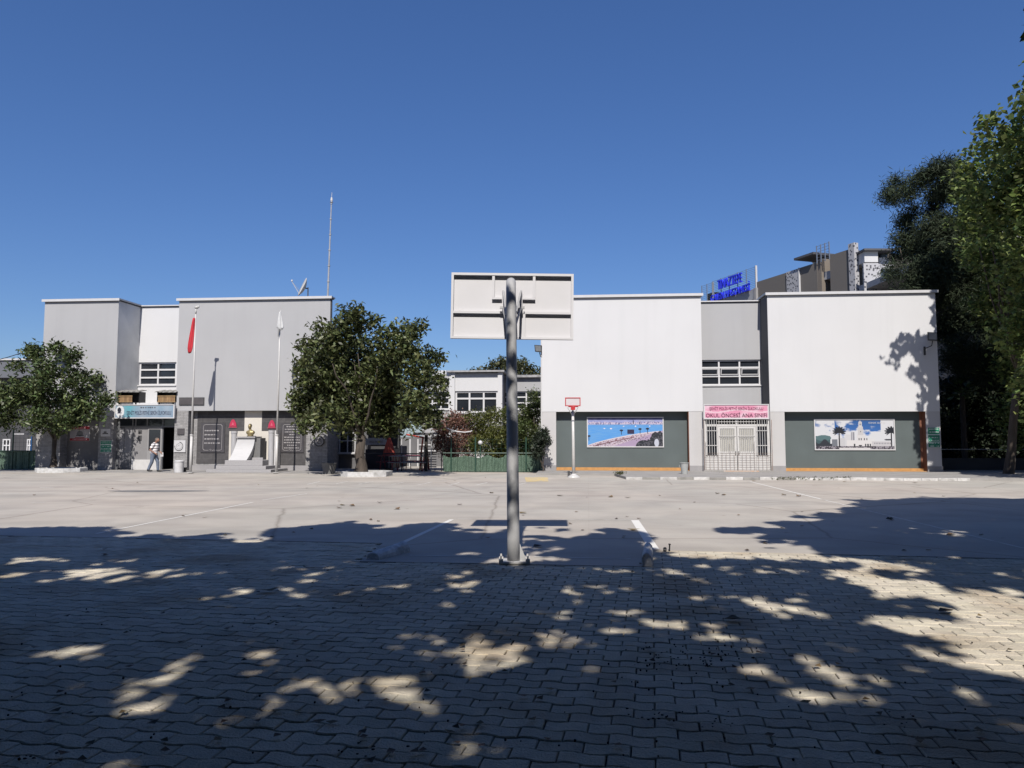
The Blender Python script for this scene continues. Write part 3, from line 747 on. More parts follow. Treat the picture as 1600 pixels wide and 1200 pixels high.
# ------------------------------------------------------------ fallen leaves and grit
def litter():
    r = np.random.default_rng(9)
    pts = []
    named = [(535, 790), (530, 794), (550, 791), (593, 786), (620, 796), (718, 789), (768, 771), (817, 802), (990, 829), (954, 777), (981, 778), (1121, 772), (1131, 774), (1178, 752), (1225, 774), (1248, 776), (1390, 812), (1486, 837), (1430, 755), (840, 855), (1145, 970), (1478, 957), (1512, 740), (875, 775), (420, 925), (960, 742), (1320, 753)]
    for q in named: pts.append((*G(*q)[:2], .11))
    for k in range(70):
        q = (r.uniform(-50, 1650), 745 + 130 * r.random() ** 1.3); pts.append((*G(*q)[:2], .055))
    for k in range(150):
        q = (r.uniform(-50, 1650), r.uniform(870, 1195)); pts.append((*G(*q)[:2], .035))
    C = np.array([(a, b, .012 + s * .12) for a, b, s in pts]); S = np.array([s for _, _, s in pts])
    t = MB()
    for (x, y, s) in pts:
        a = r.uniform(0, 6.28); e = np.array([math.cos(a), math.sin(a)]) * s * r.uniform(.6, 1.2); f = np.array([-math.sin(a), math.cos(a)]) * s * .7
        z = .008 + s * .05; zz = z + s * r.uniform(.1, .45)
        t.add([(x - e[0], y - e[1], zz), (x + f[0], y + f[1], z), (x + e[0], y + e[1], zz * .8), (x - f[0], y - f[1], z + s * .1), (x, y, z)], [(0, 4, 1), (1, 4, 2), (2, 4, 3), (3, 4, 0)])
    t.build('fallen_leaves', mat('dry_leaf', (0.17, 0.11, 0.05), .8, .3, 3, island=.6), origin=(0, 0, 0), kind='stuff', label='dry brown leaves scattered over the court and the paving blocks', cat='fallen leaves')
    # berries and pellets dropped by the trees
    t = MB()
    for k in range(190):
        q = (r.uniform(-80, 1680), r.uniform(880, 1195)) if k % 3 else (r.normal(1090, 60), r.normal(1025, 22)); p = G(*q)
        s = r.uniform(.004, .009); t.ball((p[0], p[1], .0 + s * .3), s, 5)
    for (cx, cy, n_) in ((1040, 1033, 90), (1010, 1120, 60), (1120, 1128, 40), (405, 968, 60), (1415, 1125, 40), (60, 1190, 40), (1100, 1028, 60), (580, 1170, 50)):
        for k in range(n_ // 4):
            p = G(r.normal(cx, 22), r.normal(cy, 7)); s = r.uniform(.003, .008); t.ball((p[0], p[1], s * .3), (s * 1.4, s, s * .6), 5)
    t.build('dropped_berries', mat('dark_litter', (0.035, 0.025, 0.018), .9, .3, 3), origin=(0, 0, 0), kind='stuff', label='dark fallen berries and crumbs strewn over the paving blocks', cat='litter')
    # weeds along the kerb
    r2 = rng
    P = []
    for k in range(420):
        q = (r2.uniform(1205, 1330), 750 + (r2.random() - .5) * 1.6); p = G(*q); P.append((p[0], p[1], .03 + r2.random() * .08))
    for k in range(90):
        q = (r2.normal(968, 4), 741.5 + r2.normal() * .5); p = G(*q, .1); P.append((p[0], p[1], .12 + r2.random() * .12))
    o = leaf_mesh('weeds', np.array(P), .12, .03, leafmat('weed', (0.09, 0.10, 0.03)), None, .2)
    tag(o, 'low weeds and dry grass growing along the painted kerb', 'weeds', kind='stuff')
litter()
# ------------------------------------------------------------ buildings
def part(mb, name, m, parent, **k): return mb.build(name, m, parent, **k)
def bpart(name, m, parent, *boxes, **k):
    mb = MB('b')
    for b in boxes: mb.box(*b)
    return mb.build(name, m, parent, **k)
def window(parent, u0, u1, z0, z1, v, cols, rows, bar=.07, inset=.12, name='window', m=None, sill=True, tilt=()):
    w = bpart(name, GLASS, parent, (u0 + .02, u1 - .02, v + inset + .03, v + inset + .045, z0 + .02, z1 - .02))
    f = MB('b'); vf0, vf1 = v + inset - .03, v + inset + .025
    f.box(u0, u1, vf0, vf1, z0, z0 + bar); f.box(u0, u1, vf0, vf1, z1 - bar, z1)
    f.box(u0, u0 + bar, vf0, vf1, z0 + bar, z1 - bar); f.box(u1 - bar, u1, vf0, vf1, z0 + bar, z1 - bar)
    cu = [u0 + (u1 - u0) * c for c in cols]; rz = [z0 + (z1 - z0) * r_ for r_ in rows]
    zs = [z0 + bar] + [q for z in rz for q in (z - bar / 2, z + bar / 2)] + [z1 - bar]
    for z in rz: f.box(u0 + bar, u1 - bar, vf0, vf1, z - bar / 2, z + bar / 2)
    for c in cu:
        for i in range(0, len(zs), 2): f.box(c - bar / 2, c + bar / 2, vf0 + .004, vf1, zs[i], zs[i + 1])
    f.build('frame', WHITE_PVC, w)
    us = [u0 + bar] + [q for c in cu for q in (c - bar / 2, c + bar / 2)] + [u1 - bar]
    for ri in tilt:       # top-hung sashes standing ajar
        za, zb = zs[2 * ri] + .02, zs[2 * ri + 1] - .02
        for i in range(0, len(us), 2):
            a, b = us[i] + .02, us[i + 1] - .02; s = MB('b'); o_ = .13; t_ = .05
            def rail(x0, x1, y0, y1):
                def vz(z): return vf0 - .05 - o_ * (z - za) / (zb - za)
                P = [(x0, vz(y0), y0), (x1, vz(y0), y0), (x1, vz(y0) + .04, y0), (x0, vz(y0) + .04, y0)]; Q = [(x0, vz(y1), y1), (x1, vz(y1), y1), (x1, vz(y1) + .04, y1), (x0, vz(y1) + .04, y1)]
                s.hexa(P, Q)
            rail(a, b, za, za + t_); rail(a, b, zb - t_, zb); rail(a, a + t_, za + t_, zb - t_); rail(b - t_, b, za + t_, zb - t_)
            s.build('sash', WHITE_PVC, w)
    if sill: bpart('sill', TRIM_W, w, (u0 - .05, u1 + .05, v - .06, vf0 - .002, z0 - .05, z0 + .015))
    return w
def cap(parent, u0, u1, v0, v1, z):
    bpart('roof_edge', TRIM_W, parent, (u0 - .10, u1 + .10, v0 - .12, v1 + .1, z + .05, z + .12), (u0 - .10, u1 + .10, v0 - .12, v0 - .085, z - .005, z + .05))
    bpart('roof_shadow_gap', TRIM_DK, parent, (u0 - .05, u1 + .05, v0 - .05, v1 + .05, z + .002, z + .05))
def mpart(name, mats, parent, items):
    mb = MB('b')
    for it in items: mb.box(*it)
    return mb.build(name, mats, parent)
STONE_L = stonemat('stone_cladding_light', (0.50, 0.49, 0.495), (0.40, 0.395, 0.40), (0.25, 0.25, 0.26), .34, .075, msize=.006, bump=.9)
STONE_M = stonemat('stone_cladding_grey', (0.27, 0.265, 0.27), (0.20, 0.20, 0.21), (0.12, 0.12, 0.13), .34, .075, msize=.006, bump=.9)
TILE_D = stonemat('wall_tile_dark', (0.115, 0.11, 0.115), (0.095, 0.092, 0.098), (0.16, 0.155, 0.16), .62, .31, msize=.006, bump=.1)

# ---- right-hand school building
def right_school():
    c0 = FU(847, 600)[0]; c1 = FU(1097.5, 600)[0]; d0 = FU(1202, 600)[0]; d1 = FU(1467, 600)[0]
    zt = FU(1000, 464)[1]; zt2 = FU(1330, 459.5)[1]; zb = FU(970, 643)[1]; zb2 = FU(1330, 643)[1]
    t = thing('school_building', 'white two-storey school block with green-grey recessed ground-floor panels and city posters', 'school building', W((c0 + d1) / 2, 4, 0), -TH)
    rec = .42
    def blockbox(a, b, z1, zl, pl, pr, orange_px, rust=False):
        # a,b: box ends; pl, pr: inner edges of the ground-floor pillars
        bpart('upper_wall', PLAST_W, t, (a, b, 0, 9, zl, z1))
        po = bpart('pillar', PILLAR, t, (a + .004, pl, .012, .75, PT + .25, zl)); po2 = bpart('pillar', PILLAR, t, (pr, b - .004, .012, .75, PT + .25, zl))
        bpart('plinth', PLINTH, t, (a - .02, pl + .002, -.015, .75, 0, PT + .25)); bpart('plinth', PLINTH, t, (pr - .002, b + .02, -.015, .75, 0, PT + .25))
        bpart('ground_floor_wall', PANEL_G, t, (a + .01, b - .01, rec + .34, 8.8, 0, zl - .003) , (pl, pr, rec, rec + .33, PT + .14, zl - .003))
        bpart('base_course', ORANGE, t, (pl, pr, rec - .035, rec + .33, PT + .005, PT + .14), (pl, pr, .05, rec - .036, PT + .002, PT + .02))
        if rust: bpart('reveal', RUST, t, (pr - .006, pr - .002, .03, rec - .002, PT + .03, zl - .004), (pr - .11, pr - .007, rec - .012, rec - .002, PT + .14, zl - .004))
        else: bpart('reveal', RUST, t, (pr - .025, pr - .002, .03, rec - .002, PT + .03, zl - .004))
        cap(t, a, b, 0, 9, z1)
    blockbox(c0, c1, zt, zb, FU(869, 690)[0], FU(1077, 690)[0], 0)
    blockbox(d0, d1, zt2, zb2, FU(1227, 690)[0], FU(1448, 690)[0], 0, True)
    # faint cast-concrete ledge line, conduit and corner trim
    bpart('drainpipe', TRIM_W, t, (c0 - .07, c0 - .005, .2, .27, .1, zt))
    # connecting bay, set back
    v = 1.35
    u0, u1 = c1 + .002, d0 - .002
    bz = FU(1140, 473, v)[1]
    w0, w1, wz0, wz1 = RC(1099, 1185, 562, 602, v); w0 = u0; w1 = u1 - .002
    bpart('bay_wall', PLAST_G, t, (u0, u1, v, 8, wz1, bz), (u0, u1, v, 8, 0, wz0))
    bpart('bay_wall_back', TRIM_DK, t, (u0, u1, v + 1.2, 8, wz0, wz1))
    bpart('painted_shade_side', PLAST_D, t, (d0 - .012, d0 - .003, .02, v - .002, 2.9, zt2 - .02))  # thin dark sheet: shade of this left-facing side, put in as colour
    bpart('roof_edge', TRIM_W, t, (u0, u1 - .02, v - .09, v + .3, bz + .04, bz + .10)); bpart('roof_shadow_gap', TRIM_DK, t, (u0, u1 - .02, v - .04, v + .3, bz + .002, bz + .04))
    window(t, u0 + .03, u1 - .05, wz0, wz1, v, (.34, .67), (.36, .70), bar=.075, tilt=(1,))
    # pre-school entrance: white porch with barred windows and a pair of doors
    pv = -.35
    a, b, z0, ztop = RC(1101, 1203, 654, 742, pv); z0 = PT
    ztop = FU(1150, 655, pv)[1]
    por = bpart('porch_wall', PAINTW, t, (a, a + .06, pv, v - .003, z0, ztop), (b - .06, b, pv, v - .003, z0, ztop), (a, b, pv, v - .003, ztop, ztop + .06))
    du0 = FU(1122, 700, pv)[0]; du1 = FU(1182, 700, pv)[0]; dm = (du0 + du1) / 2
    def zz(py): return FU(1150, py, pv)[1]
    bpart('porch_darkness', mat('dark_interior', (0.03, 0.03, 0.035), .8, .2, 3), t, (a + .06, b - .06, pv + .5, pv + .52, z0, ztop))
    # side lights: sill panel below, barred glass above
    for (x0, x1) in ((a + .06, du0), (du1, b - .06)):
        sp = bpart('side_panel', PAINTW, t, (x0, x1, pv + .03, pv + .06, z0, zz(711)))
        sw = bpart('side_window', GLASS, t, (x0 + .05, x1 - .05, pv + .05, pv + .06, zz(711) + .002, ztop - .02))
        fr = MB('b')
        fr.box(x0, x1, pv + .01, pv + .049, zz(664.5) - .05, zz(664.5) + .05); fr.box(x0, x0 + .05, pv + .01, pv + .049, zz(711), zz(664.5) - .05); fr.box(x1 - .05, x1, pv + .01, pv + .049, zz(711), zz(664.5) - .05)
        fr.box(x0, x1, pv + .009, pv + .048, zz(711) - .03, zz(711) + .0)
        fr.build('frame', PAINTW, sw)
        gb = MB('b'); n = 5
        for i in range(n):
            x = x0 + (x1 - x0) * (i + .5) / n; gb.tube([(x, pv - .03, zz(711) - .02), (x, pv - .03, ztop - .03)], .0125, 6)
        for zq in (zz(696), zz(673)): gb.box(x0 + .02, x1 - .02, pv - .052, pv - .045, zq - .014, zq + .014)
        gb.build('window_bars', PAINTW, sw)
    # transom with small bars
    tb = MB('b'); tb.box(du0, du1, pv + .01, pv + .05, zz(664.5) - .05, zz(664.5) + .05)
    for i in range(14):
        x = du0 + (du1 - du0) * (i + .5) / 14; tb.tube([(x, pv, zz(664.5) + .05), (x, pv, ztop - .02)], .012, 6)
    tb.box(du0, du1, pv - .016, pv + .002, zz(659) - .012, zz(659) + .012); tb.box(dm - .03, dm + .03, pv + .011, pv + .051, zz(664.5) + .051, ztop - .001)
    tb.build('transom', PAINTW, t)
    for s, (x0, x1) in enumerate(((du0 + .01, dm - .012), (dm + .012, du1 - .01))):
        zd = zz(664.5) - .052
        f = MB('b'); zp = zz(707)
        f.box(x0, x0 + .09, pv + .02, pv + .065, z0 + .02, zd); f.box(x1 - .09, x1, pv + .02, pv + .065, z0 + .02, zd)
        f.box(x0 + .09, x1 - .09, pv + .02, pv + .065, z0 + .02, z0 + .14); f.box(x0 + .09, x1 - .09, pv + .02, pv + .065, zd - .10, zd); f.box(x0 + .09, x1 - .09, pv + .02, pv + .065, zp - .05, zp + .05)
        f.box(x0 + .09, x1 - .09, pv + .035, pv + .05, z0 + .14, zp - .05)
        d = f.build('door', PAINTW, t)
        cur = mat('net_curtain', (0.55, 0.54, 0.50), .9, .15, 6, stretch=(8, 8, .6))
        bpart('glazing', cur, d, (x0 + .09, x1 - .09, pv + .045, pv + .052, zp + .05, zd - .10))
        gb = MB('b')
        for i in range(8):
            x = x0 + .09 + (x1 - x0 - .18) * (i + .5) / 8; gb.tube([(x, pv - .005, zp + .03), (x, pv - .005, zd - .08)], .011, 6)
            if i % 2 == 0: gb.tube([(x + .05 * math.cos(k * .7), pv - .012, zz(683) + .05 * math.sin(k * .7)) for k in range(10)], .007, 5)
        gb.box(x0 + .05, x1 - .05, pv - .02, pv - .006, zz(681) - .01, zz(681) + .01)
        gb.build('door_bars', PAINTW, d)
        hx = x1 - .06 if s == 0 else x0 + .06
        bpart('handle', TRIM_DK, d, (hx - .015, hx + .015, pv - .02, pv + .018, zp - .12, zp + .06))
    # step and loose steel mesh leaning over the lower half
    bpart('doorstep', CONC, t, (a - .1, b + .1, pv - .18, pv - .002, PT - .02, PT + .05))
    msh = MB('b'); n = 17; vm = pv - .09; mz = zz(684)
    for i in range(n): 
        x = a + .04 + (b - a - .02) * i / (n - 1); msh.tube([(x, vm, PT + .06), (x, vm + .03, zz(708) if i % 6 else zz(690))], .006, 4)
    for i in range(8):
        z = PT + .08 + (zz(708) - PT - .08) * i / 7; msh.tube([(a, vm, z), (b + .05, vm, z)], .005, 4)
    for x in (a - .03, b + .07): msh.tube([(x, vm - .01, PT), (x, vm, zz(656))], .014, 6)
    msh.build('security_mesh', mat('rusty_mesh', (0.30, 0.22, 0.18), .8, .4, 8), t)
    st = bpart('reinforcing_patch', mat('rusty_stain', (0.50, 0.30, 0.18), .9, .4, 12, col2=(0.66, 0.60, 0.55)), t, (du0 + .2, du1 + .05, pv - .186, pv - .181, PT - .01, PT + .045))
    return dict(c0=c0, c1=c1, d0=d0, d1=d1, zt=zt, porch=(a, b, pv, ztop))
RS = right_school()

# pink sign over the porch
def pink_sign():
    a, b, z0, z1 = RC(1099.5, 1202, 631.5, 655, -.42); v = -.42
    t = thing('sign', 'pink and white sign board over the barred pre-school entrance', 'sign', W((a + b) / 2, v, z0), -TH)
    bpart('frame', TRIM_W, t, (a, b, v, v + .09, z0, z0 + .04), (a, b, v, v + .09, z1 - .04, z1), (a, a + .04, v, v + .09, z0 + .04, z1 - .04), (b - .04, b, v, v + .09, z0 + .04, z1 - .04), (a + .04, b - .04, v + .03, v + .085, z0 + .04, z1 - .04))
    nx, ny = 90, 22; X, Y = np.meshgrid(np.linspace(0, 1, nx), np.linspace(0, 1, ny))
    c = np.zeros((ny, nx, 3)); base = np.array([.84, .34, .50])
    wv = .5 + .5 * np.sin(X * 14 + 2 * np.sin(Y * 3 + X * 6)) * np.cos(Y * 4 - X * 5)
    c[:] = base; c += (wv ** 2)[..., None] * np.array([.05, .30, .25]); c[(np.abs(Y - .45 - .1 * np.sin(X * 9)) < .06)] = (.9, .62, .72)
    bd = np.minimum(np.minimum(X * 4.4, (1 - X) * 4.4), np.minimum(Y, 1 - Y)); c[bd < .04] = (.85, .75, .8)
    raster('sign_face', np.clip(c, 0, 1), W(a + .04, v + .028, z0 + .04), EU, (0, 0, 1), b - a - .08, z1 - z0 - .08, t, attrmat('printed_board'))
    dk = mat('sign_letter_maroon', (0.20, 0.02, 0.08), .5, .1, 5); w = b - a
    text_obj('lettering', 'ŞEHİT POLİS FETHİ SEKİN İLKOKULU', W(a + .09 * w, v + .024, z0 + .56 * (z1 - z0)), EU, (0, 0, 1), w * .82, (z1 - z0) * .30, dk, t, .01)
    text_obj('lettering', 'OKUL ÖNCESİ ANA SINIFI', W(a + .035 * w, v + .024, z0 + .13 * (z1 - z0)), EU, (0, 0, 1), w * .93, (z1 - z0) * .34, mat('sign_letter_dark', (0.10, 0.015, 0.05), .5, .1, 5), t, .01)
pink_sign()

# posters
def poster(label, rect, v, cols, title):
    a, b, z0, z1 = RC(*rect, v); ft = .06
    t = thing('poster', label, 'poster', W((a + b) / 2, v, z0), -TH)
    bpart('frame', TRIM_W, t, (a, b, v - .05, v - .002, z0, z0 + .05), (a, b, v - .05, v - .002, z1 - .05, z1), (a, a + .05, v - .05, v - .002, z0 + .05, z1 - .05), (b - .05, b, v - .05, v - .002, z0 + .05, z1 - .05), (a + .05, b - .05, v - .02, v - .002, z0 + .05, z1 - .05))
    raster('picture', cols, W(a + .05, v - .023, z0 + .05), EU, (0, 0, 1), b - a - .1, z1 - z0 - .1, t, attrmat('printed_board'))
    if title:
        w = b - a; h = z1 - z0
        text_obj('lettering', title, W(a + w * .68, v - .026, z1 - h * .155), EU, (0, 0, 1), w * .2, h * .055, TRIM_W, t, .003)
def srgb(*c): return [((x / 255) / 12.92 if x < 10 else (((x / 255) + .055) / 1.055) ** 2.4) for x in c]
def noise2(ny, nx, sy, sx, r):
    g_ = r.random((sy + 2, sx + 2)); yy = np.linspace(0, sy, ny); xx = np.linspace(0, sx, nx)
    y0 = yy.astype(int); x0 = xx.astype(int); fy = (yy - y0)[:, None]; fx = (xx - x0)[None]
    fy = fy * fy * (3 - 2 * fy); fx = fx * fx * (3 - 2 * fx)
    return (g_[y0][:, x0] * (1 - fy) * (1 - fx) + g_[y0 + 1][:, x0] * fy * (1 - fx) + g_[y0][:, x0 + 1] * (1 - fy) * fx + g_[y0 + 1][:, x0 + 1] * fy * fx)
def sea_picture():
    r = np.random.default_rng(4); nx, ny = 240, 96
    X, Y = np.meshgrid(np.linspace(0, 1, nx), np.linspace(0, 1, ny))
    c = np.zeros((ny, nx, 3))
    c[:] = srgb(160, 165, 215); c[Y < .04] = srgb(60, 60, 130)
    n = noise2(ny, nx, 6, 20, r); c += ((n - .5) * .12)[..., None]
    far = (Y > .17 - .05 * noise2(ny, nx, 1, 26, r)) & (Y < .225); c[far] = srgb(205, 195, 220)
    c[far & (noise2(ny, nx, 30, 90, r) > .62)] = srgb(120, 120, 160)
    shore = .97 - .62 * X ** .8 + .10 * X ** 3
    sea = (Y >= .225) & (Y < shore)
    s = noise2(ny, nx, 40, 14, r); cs = np.array(srgb(85, 160, 235)) * (1 - s[..., None] * .45) + np.array(srgb(150, 205, 250)) * s[..., None] * .35
    c[sea] = cs[sea]; c[(Y >= .225) & (Y < .26)] = srgb(110, 160, 215)
    land = (Y >= shore); c[land] = srgb(205, 190, 205); c[land & (noise2(ny, nx, 40, 80, r) > .68)] = srgb(150, 120, 130)
    c[(Y >= shore) & (Y < shore + .03)] = srgb(225, 215, 220)
    road = (Y > .58 + .9 * (.95 - X) * .95 - .10) & (Y < .70 + 1.05 * (.92 - X)) & land; c[road] = srgb(180, 160, 190)
    c[(Y > shore + .10) & (Y < shore + .13) & (X < .6)] = srgb(120, 80, 90)
    tr = ((X - .96) ** 2 / .16 ** 2 + (Y - .98) ** 2 / .50 ** 2 < 1 + .5 * (noise2(ny, nx, 14, 30, r) - .5)) | ((X - .75) ** 2 / .11 ** 2 + (Y - 1.02) ** 2 / .24 ** 2 < 1)
    c[tr] = srgb(35, 40, 50); c[tr & (noise2(ny, nx, 30, 70, r) > .62)] = srgb(85, 85, 95); c[((X - .92) ** 2 / .03 ** 2 + (Y - .88) ** 2 / .14 ** 2 < 1)] = srgb(205, 210, 225)
    def disc(x, y, rx, ry, col): c[((X - x) / rx) ** 2 + ((Y - y) / ry) ** 2 < 1] = srgb(*col)
    for (x, y) in ((.45, .44), (.70, .39), (.80, .38), (.01, .64)):
        disc(x, y, .024, .035, (30, 40, 60)); c[(np.abs(X - x) < .004) & (Y > y) & (Y < y + .16)] = srgb(30, 40, 60)
    c[(np.abs(X - .575) < .046) & (Y > .40) & (Y < .56)] = srgb(45, 40, 75)
    c[(np.abs(X - .61) < .006) & (Y > .08) & (Y < .21)] = srgb(60, 60, 95)
    for (x, y, q) in ((.22, .37, .012), (.31, .375, .014), (.48, .29, .01), (.64, .29, .012), (.83, .285, .01)): disc(x, y, q, q * 1.6, (240, 235, 245))
    for k in range(46):
        x = r.uniform(.1, .8); y = np.interp(x, [0, 1], [.97, .52]) + r.uniform(.03, .12); disc(x, y, .004, .018, (60, 45, 60))
    return c
def tower_picture():
    r = np.random.default_rng(8); nx, ny = 252, 98
    X, Y = np.meshgrid(np.linspace(0, 1, nx), np.linspace(0, 1, ny))
    c = np.zeros((ny, nx, 3)); sky_ = np.array(srgb(60, 120, 200)) * (1.2 - .6 * (1 - Y))[..., None]
    cl = noise2(ny, nx, 6, 9, r) * .6 + noise2(ny, nx, 14, 22, r) * .3 + noise2(ny, nx, 30, 60, r) * .1
    cl = cl + .55 * np.clip(Y * 1.3 - .25, 0, 1) + .3 * (X < .25) + .42 * (X > .84) - .15 * ((X > .62) & (X < .84) & (Y < .4))
    k = np.clip((cl - .50) / .16, 0, 1)[..., None]
    c[:] = sky_ * (1 - k) + np.array(srgb(222, 224, 230)) * k
    def rc(x0, x1, y0, y1, col): c[(X > x0) & (X < x1) & (Y > y0) & (Y < y1)] = srgb(*col)
    rc(.0, .19, .55, .93, (70, 95, 100)); c[((X - .1) ** 2 / .10 ** 2 + (Y - .62) ** 2 / .10 ** 2 < 1)] = srgb(90, 120, 125)
    c[(Y > .74 + .08 * np.sin(X * 40) * (X < .3)) & (X < .28) & (Y < .9)] = srgb(45, 50, 60); rc(.21, .28, .66, .9, (120, 125, 135))
    rc(.29, .39, .62, .9, (205, 205, 210)); rc(.38, .46, .5, .9, (215, 215, 220)); rc(.455, .50, .42, .72, (150, 150, 160)); rc(.47, .475, .4, .72, (215, 215, 220))
    rc(.40, .76, .70, .96, (226, 224, 226)); rc(.72, .98, .74, .90, (205, 203, 208)); rc(.62, .76, .64, .72, (225, 225, 228))
    rc(.53, .64, .50, .72, (222, 220, 222)); rc(.545, .61, .22, .52, (205, 203, 206)); rc(.555, .60, .06, .24, (212, 210, 214)); c[(np.abs(X - .577) < .022 * np.clip(Y / .1, 0, 1)) & (Y < .1)] = srgb(200, 200, 205)
    c[((X - .578) ** 2 / .012 ** 2 + (Y - .15) ** 2 / .035 ** 2 < 1)] = srgb(150, 150, 155); c[((X - .58) ** 2 / .006 ** 2 + (Y - .40) ** 2 / .02 ** 2 < 1)] = srgb(40, 40, 50)
    for x in (.55, .58, .62, .65): rc(x, x + .012, .62, .70, (60, 60, 70))
    c[(np.abs(X - .57) < .02) & (Y > .86)] = srgb(45, 45, 50); 
    for x in (.49, .63, .66, .69): rc(x, x + .018, .82, .92, (60, 65, 70))
    for x in np.arange(.75, .96, .02): rc(x, x + .008, .78, .83, (120, 120, 130))
    gnd = Y > .90; c[gnd] = srgb(150, 145, 155); c[gnd & (noise2(ny, nx, 20, 90, r) > .5)] = srgb(60, 55, 65); c[(Y > .955) & (X > .3) & (X < .7)] = srgb(215, 212, 214)
    def palm(x, y, s, yb):
        c[(np.abs(X - x) < .007 * s) & (Y > y) & (Y < yb)] = srgb(28, 28, 38)
        dx_ = (X - x) / (.088 * s); dy_ = (Y - y + .02) / (.19 * s); ang = np.arctan2(-dy_, dx_); rr = np.hypot(dx_, dy_)
        c[(rr < .55 + .45 * np.abs(np.sin(ang * 6.5 + 1)) ** .7) & (dy_ < .15 + .75 * np.abs(dx_))] = srgb(25, 30, 42)
    palm(.305, .42, 1, .94); palm(.97, .42, 1.0, .92)
    c[((X - .93) ** 2 / .05 ** 2 + (Y - .68) ** 2 / .03 ** 2 < 1)] = srgb(60, 60, 70)
    return c
poster('wide framed poster of a blue seaside bay hung on the wall behind the small hoop', (917, 1037, 651.5, 699), .42, sea_picture(), 'İZMİR KÖRFEZİ')
poster('wide framed poster of a white clock tower with palms under clouds', (1272, 1398, 654.5, 703.5), .42, tower_picture(), 'KONAK SAAT K.')
# the narrow green poster on the end pillar
def green_poster(name, label, rect, v, rows):
    a, b, z0, z1 = RC(*rect, v)
    t = thing(name, label, 'poster', W((a + b) / 2, v, z0), -TH)
    bpart('board', TRIM_W, t, (a, b, v - .03, v - .004, z0, z1))
    r = np.random.default_rng(3); nx, ny = 44, 60; c = np.zeros((ny, nx, 3)); Y, X = np.mgrid[0:ny, 0:nx] / np.array([ny, nx]).reshape(2, 1, 1)
    c[:] = srgb(30, 140, 110); n = noise2(ny, nx, 5, 3, r); c += ((n - .5) * .1)[..., None]
    for k in range(rows):
        y0 = (k + .5) / rows; c[(np.abs(Y - y0) < .16 / rows) & (noise2(ny, nx, 3, 22, r) > .42) & (X > .08) & (X < .92)] = srgb(215, 232, 225)
    c[np.abs(Y - .35) < .02] = srgb(220, 235, 230); c[np.abs(Y - .72) < .015] = srgb(220, 235, 230)
    raster('picture', c, W(a + .02, v - .033, z0 + .02), EU, (0, 0, 1), b - a - .04, z1 - z0 - .04, t, attrmat('printed_board'))
green_poster('poster', 'narrow green notice poster on the white end pillar right of the clock tower poster', (1449, 1468.5, 667.5, 699.5), .01, 7)

def floodlight(label, px, py, side, D_v, s=1.0):
    u, z = FU(px, py, D_v)
    t = thing('floodlight', label, 'floodlight', W(u, D_v, z), -TH)
    h = MB('b'); P = [(u - .24 * s, D_v - .08, z - .16 * s), (u + .14 * s, D_v - .16, z - .20 * s), (u + .20 * s, D_v + .06, z - .20 * s), (u - .18 * s, D_v + .10, z - .16 * s)]
    Q = [(p[0] - .03, p[1] - .06, p[2] + .36 * s) for p in P]; h.hexa(P, Q); h.build('housing', mat('lamp_housing_dark', (0.05, 0.052, 0.06), .5, .2, 4), t)
    gl = MB('b'); gl.hexa([(P[0][0] + .03, P[0][1] - .012, P[0][2] + .03), (P[1][0] - .03, P[1][1] - .012, P[1][2] + .03), (P[1][0] - .03, P[1][1] - .004, P[1][2] + .03), (P[0][0] + .03, P[0][1] - .004, P[0][2] + .03)],
                          [(Q[0][0] + .03, Q[0][1] - .012, Q[0][2] - .03), (Q[1][0] - .03, Q[1][1] - .012, Q[1][2] - .03), (Q[1][0] - .03, Q[1][1] - .004, Q[1][2] - .03), (Q[0][0] + .03, Q[0][1] - .004, Q[0][2] - .03)])
    gl.build('lens', mat('lamp_glass', (0.30, 0.32, 0.34), .15, .2, 4), t)
    ar = MB('b'); ar.tube([(u, D_v, z - .2 * s), (u - .05 * side, D_v, z - .42 * s), (u - .35 * side, D_v + .05, z - .55 * s)], .022, 8); ar.tube([(u - .35 * side, D_v + .05, z - .45 * s), (u - .35 * side, D_v + .05, z - .85 * s)], .05, 8); ar.build('bracket', BLACK, t)
floodlight('dark floodlight on a bracket at the right end of the white school block', 1457, 526, 1, -.25, 1.0)
floodlight('dark floodlight at the left corner of the white school block beside the backboard', 843, 545, -1, .2, .9)

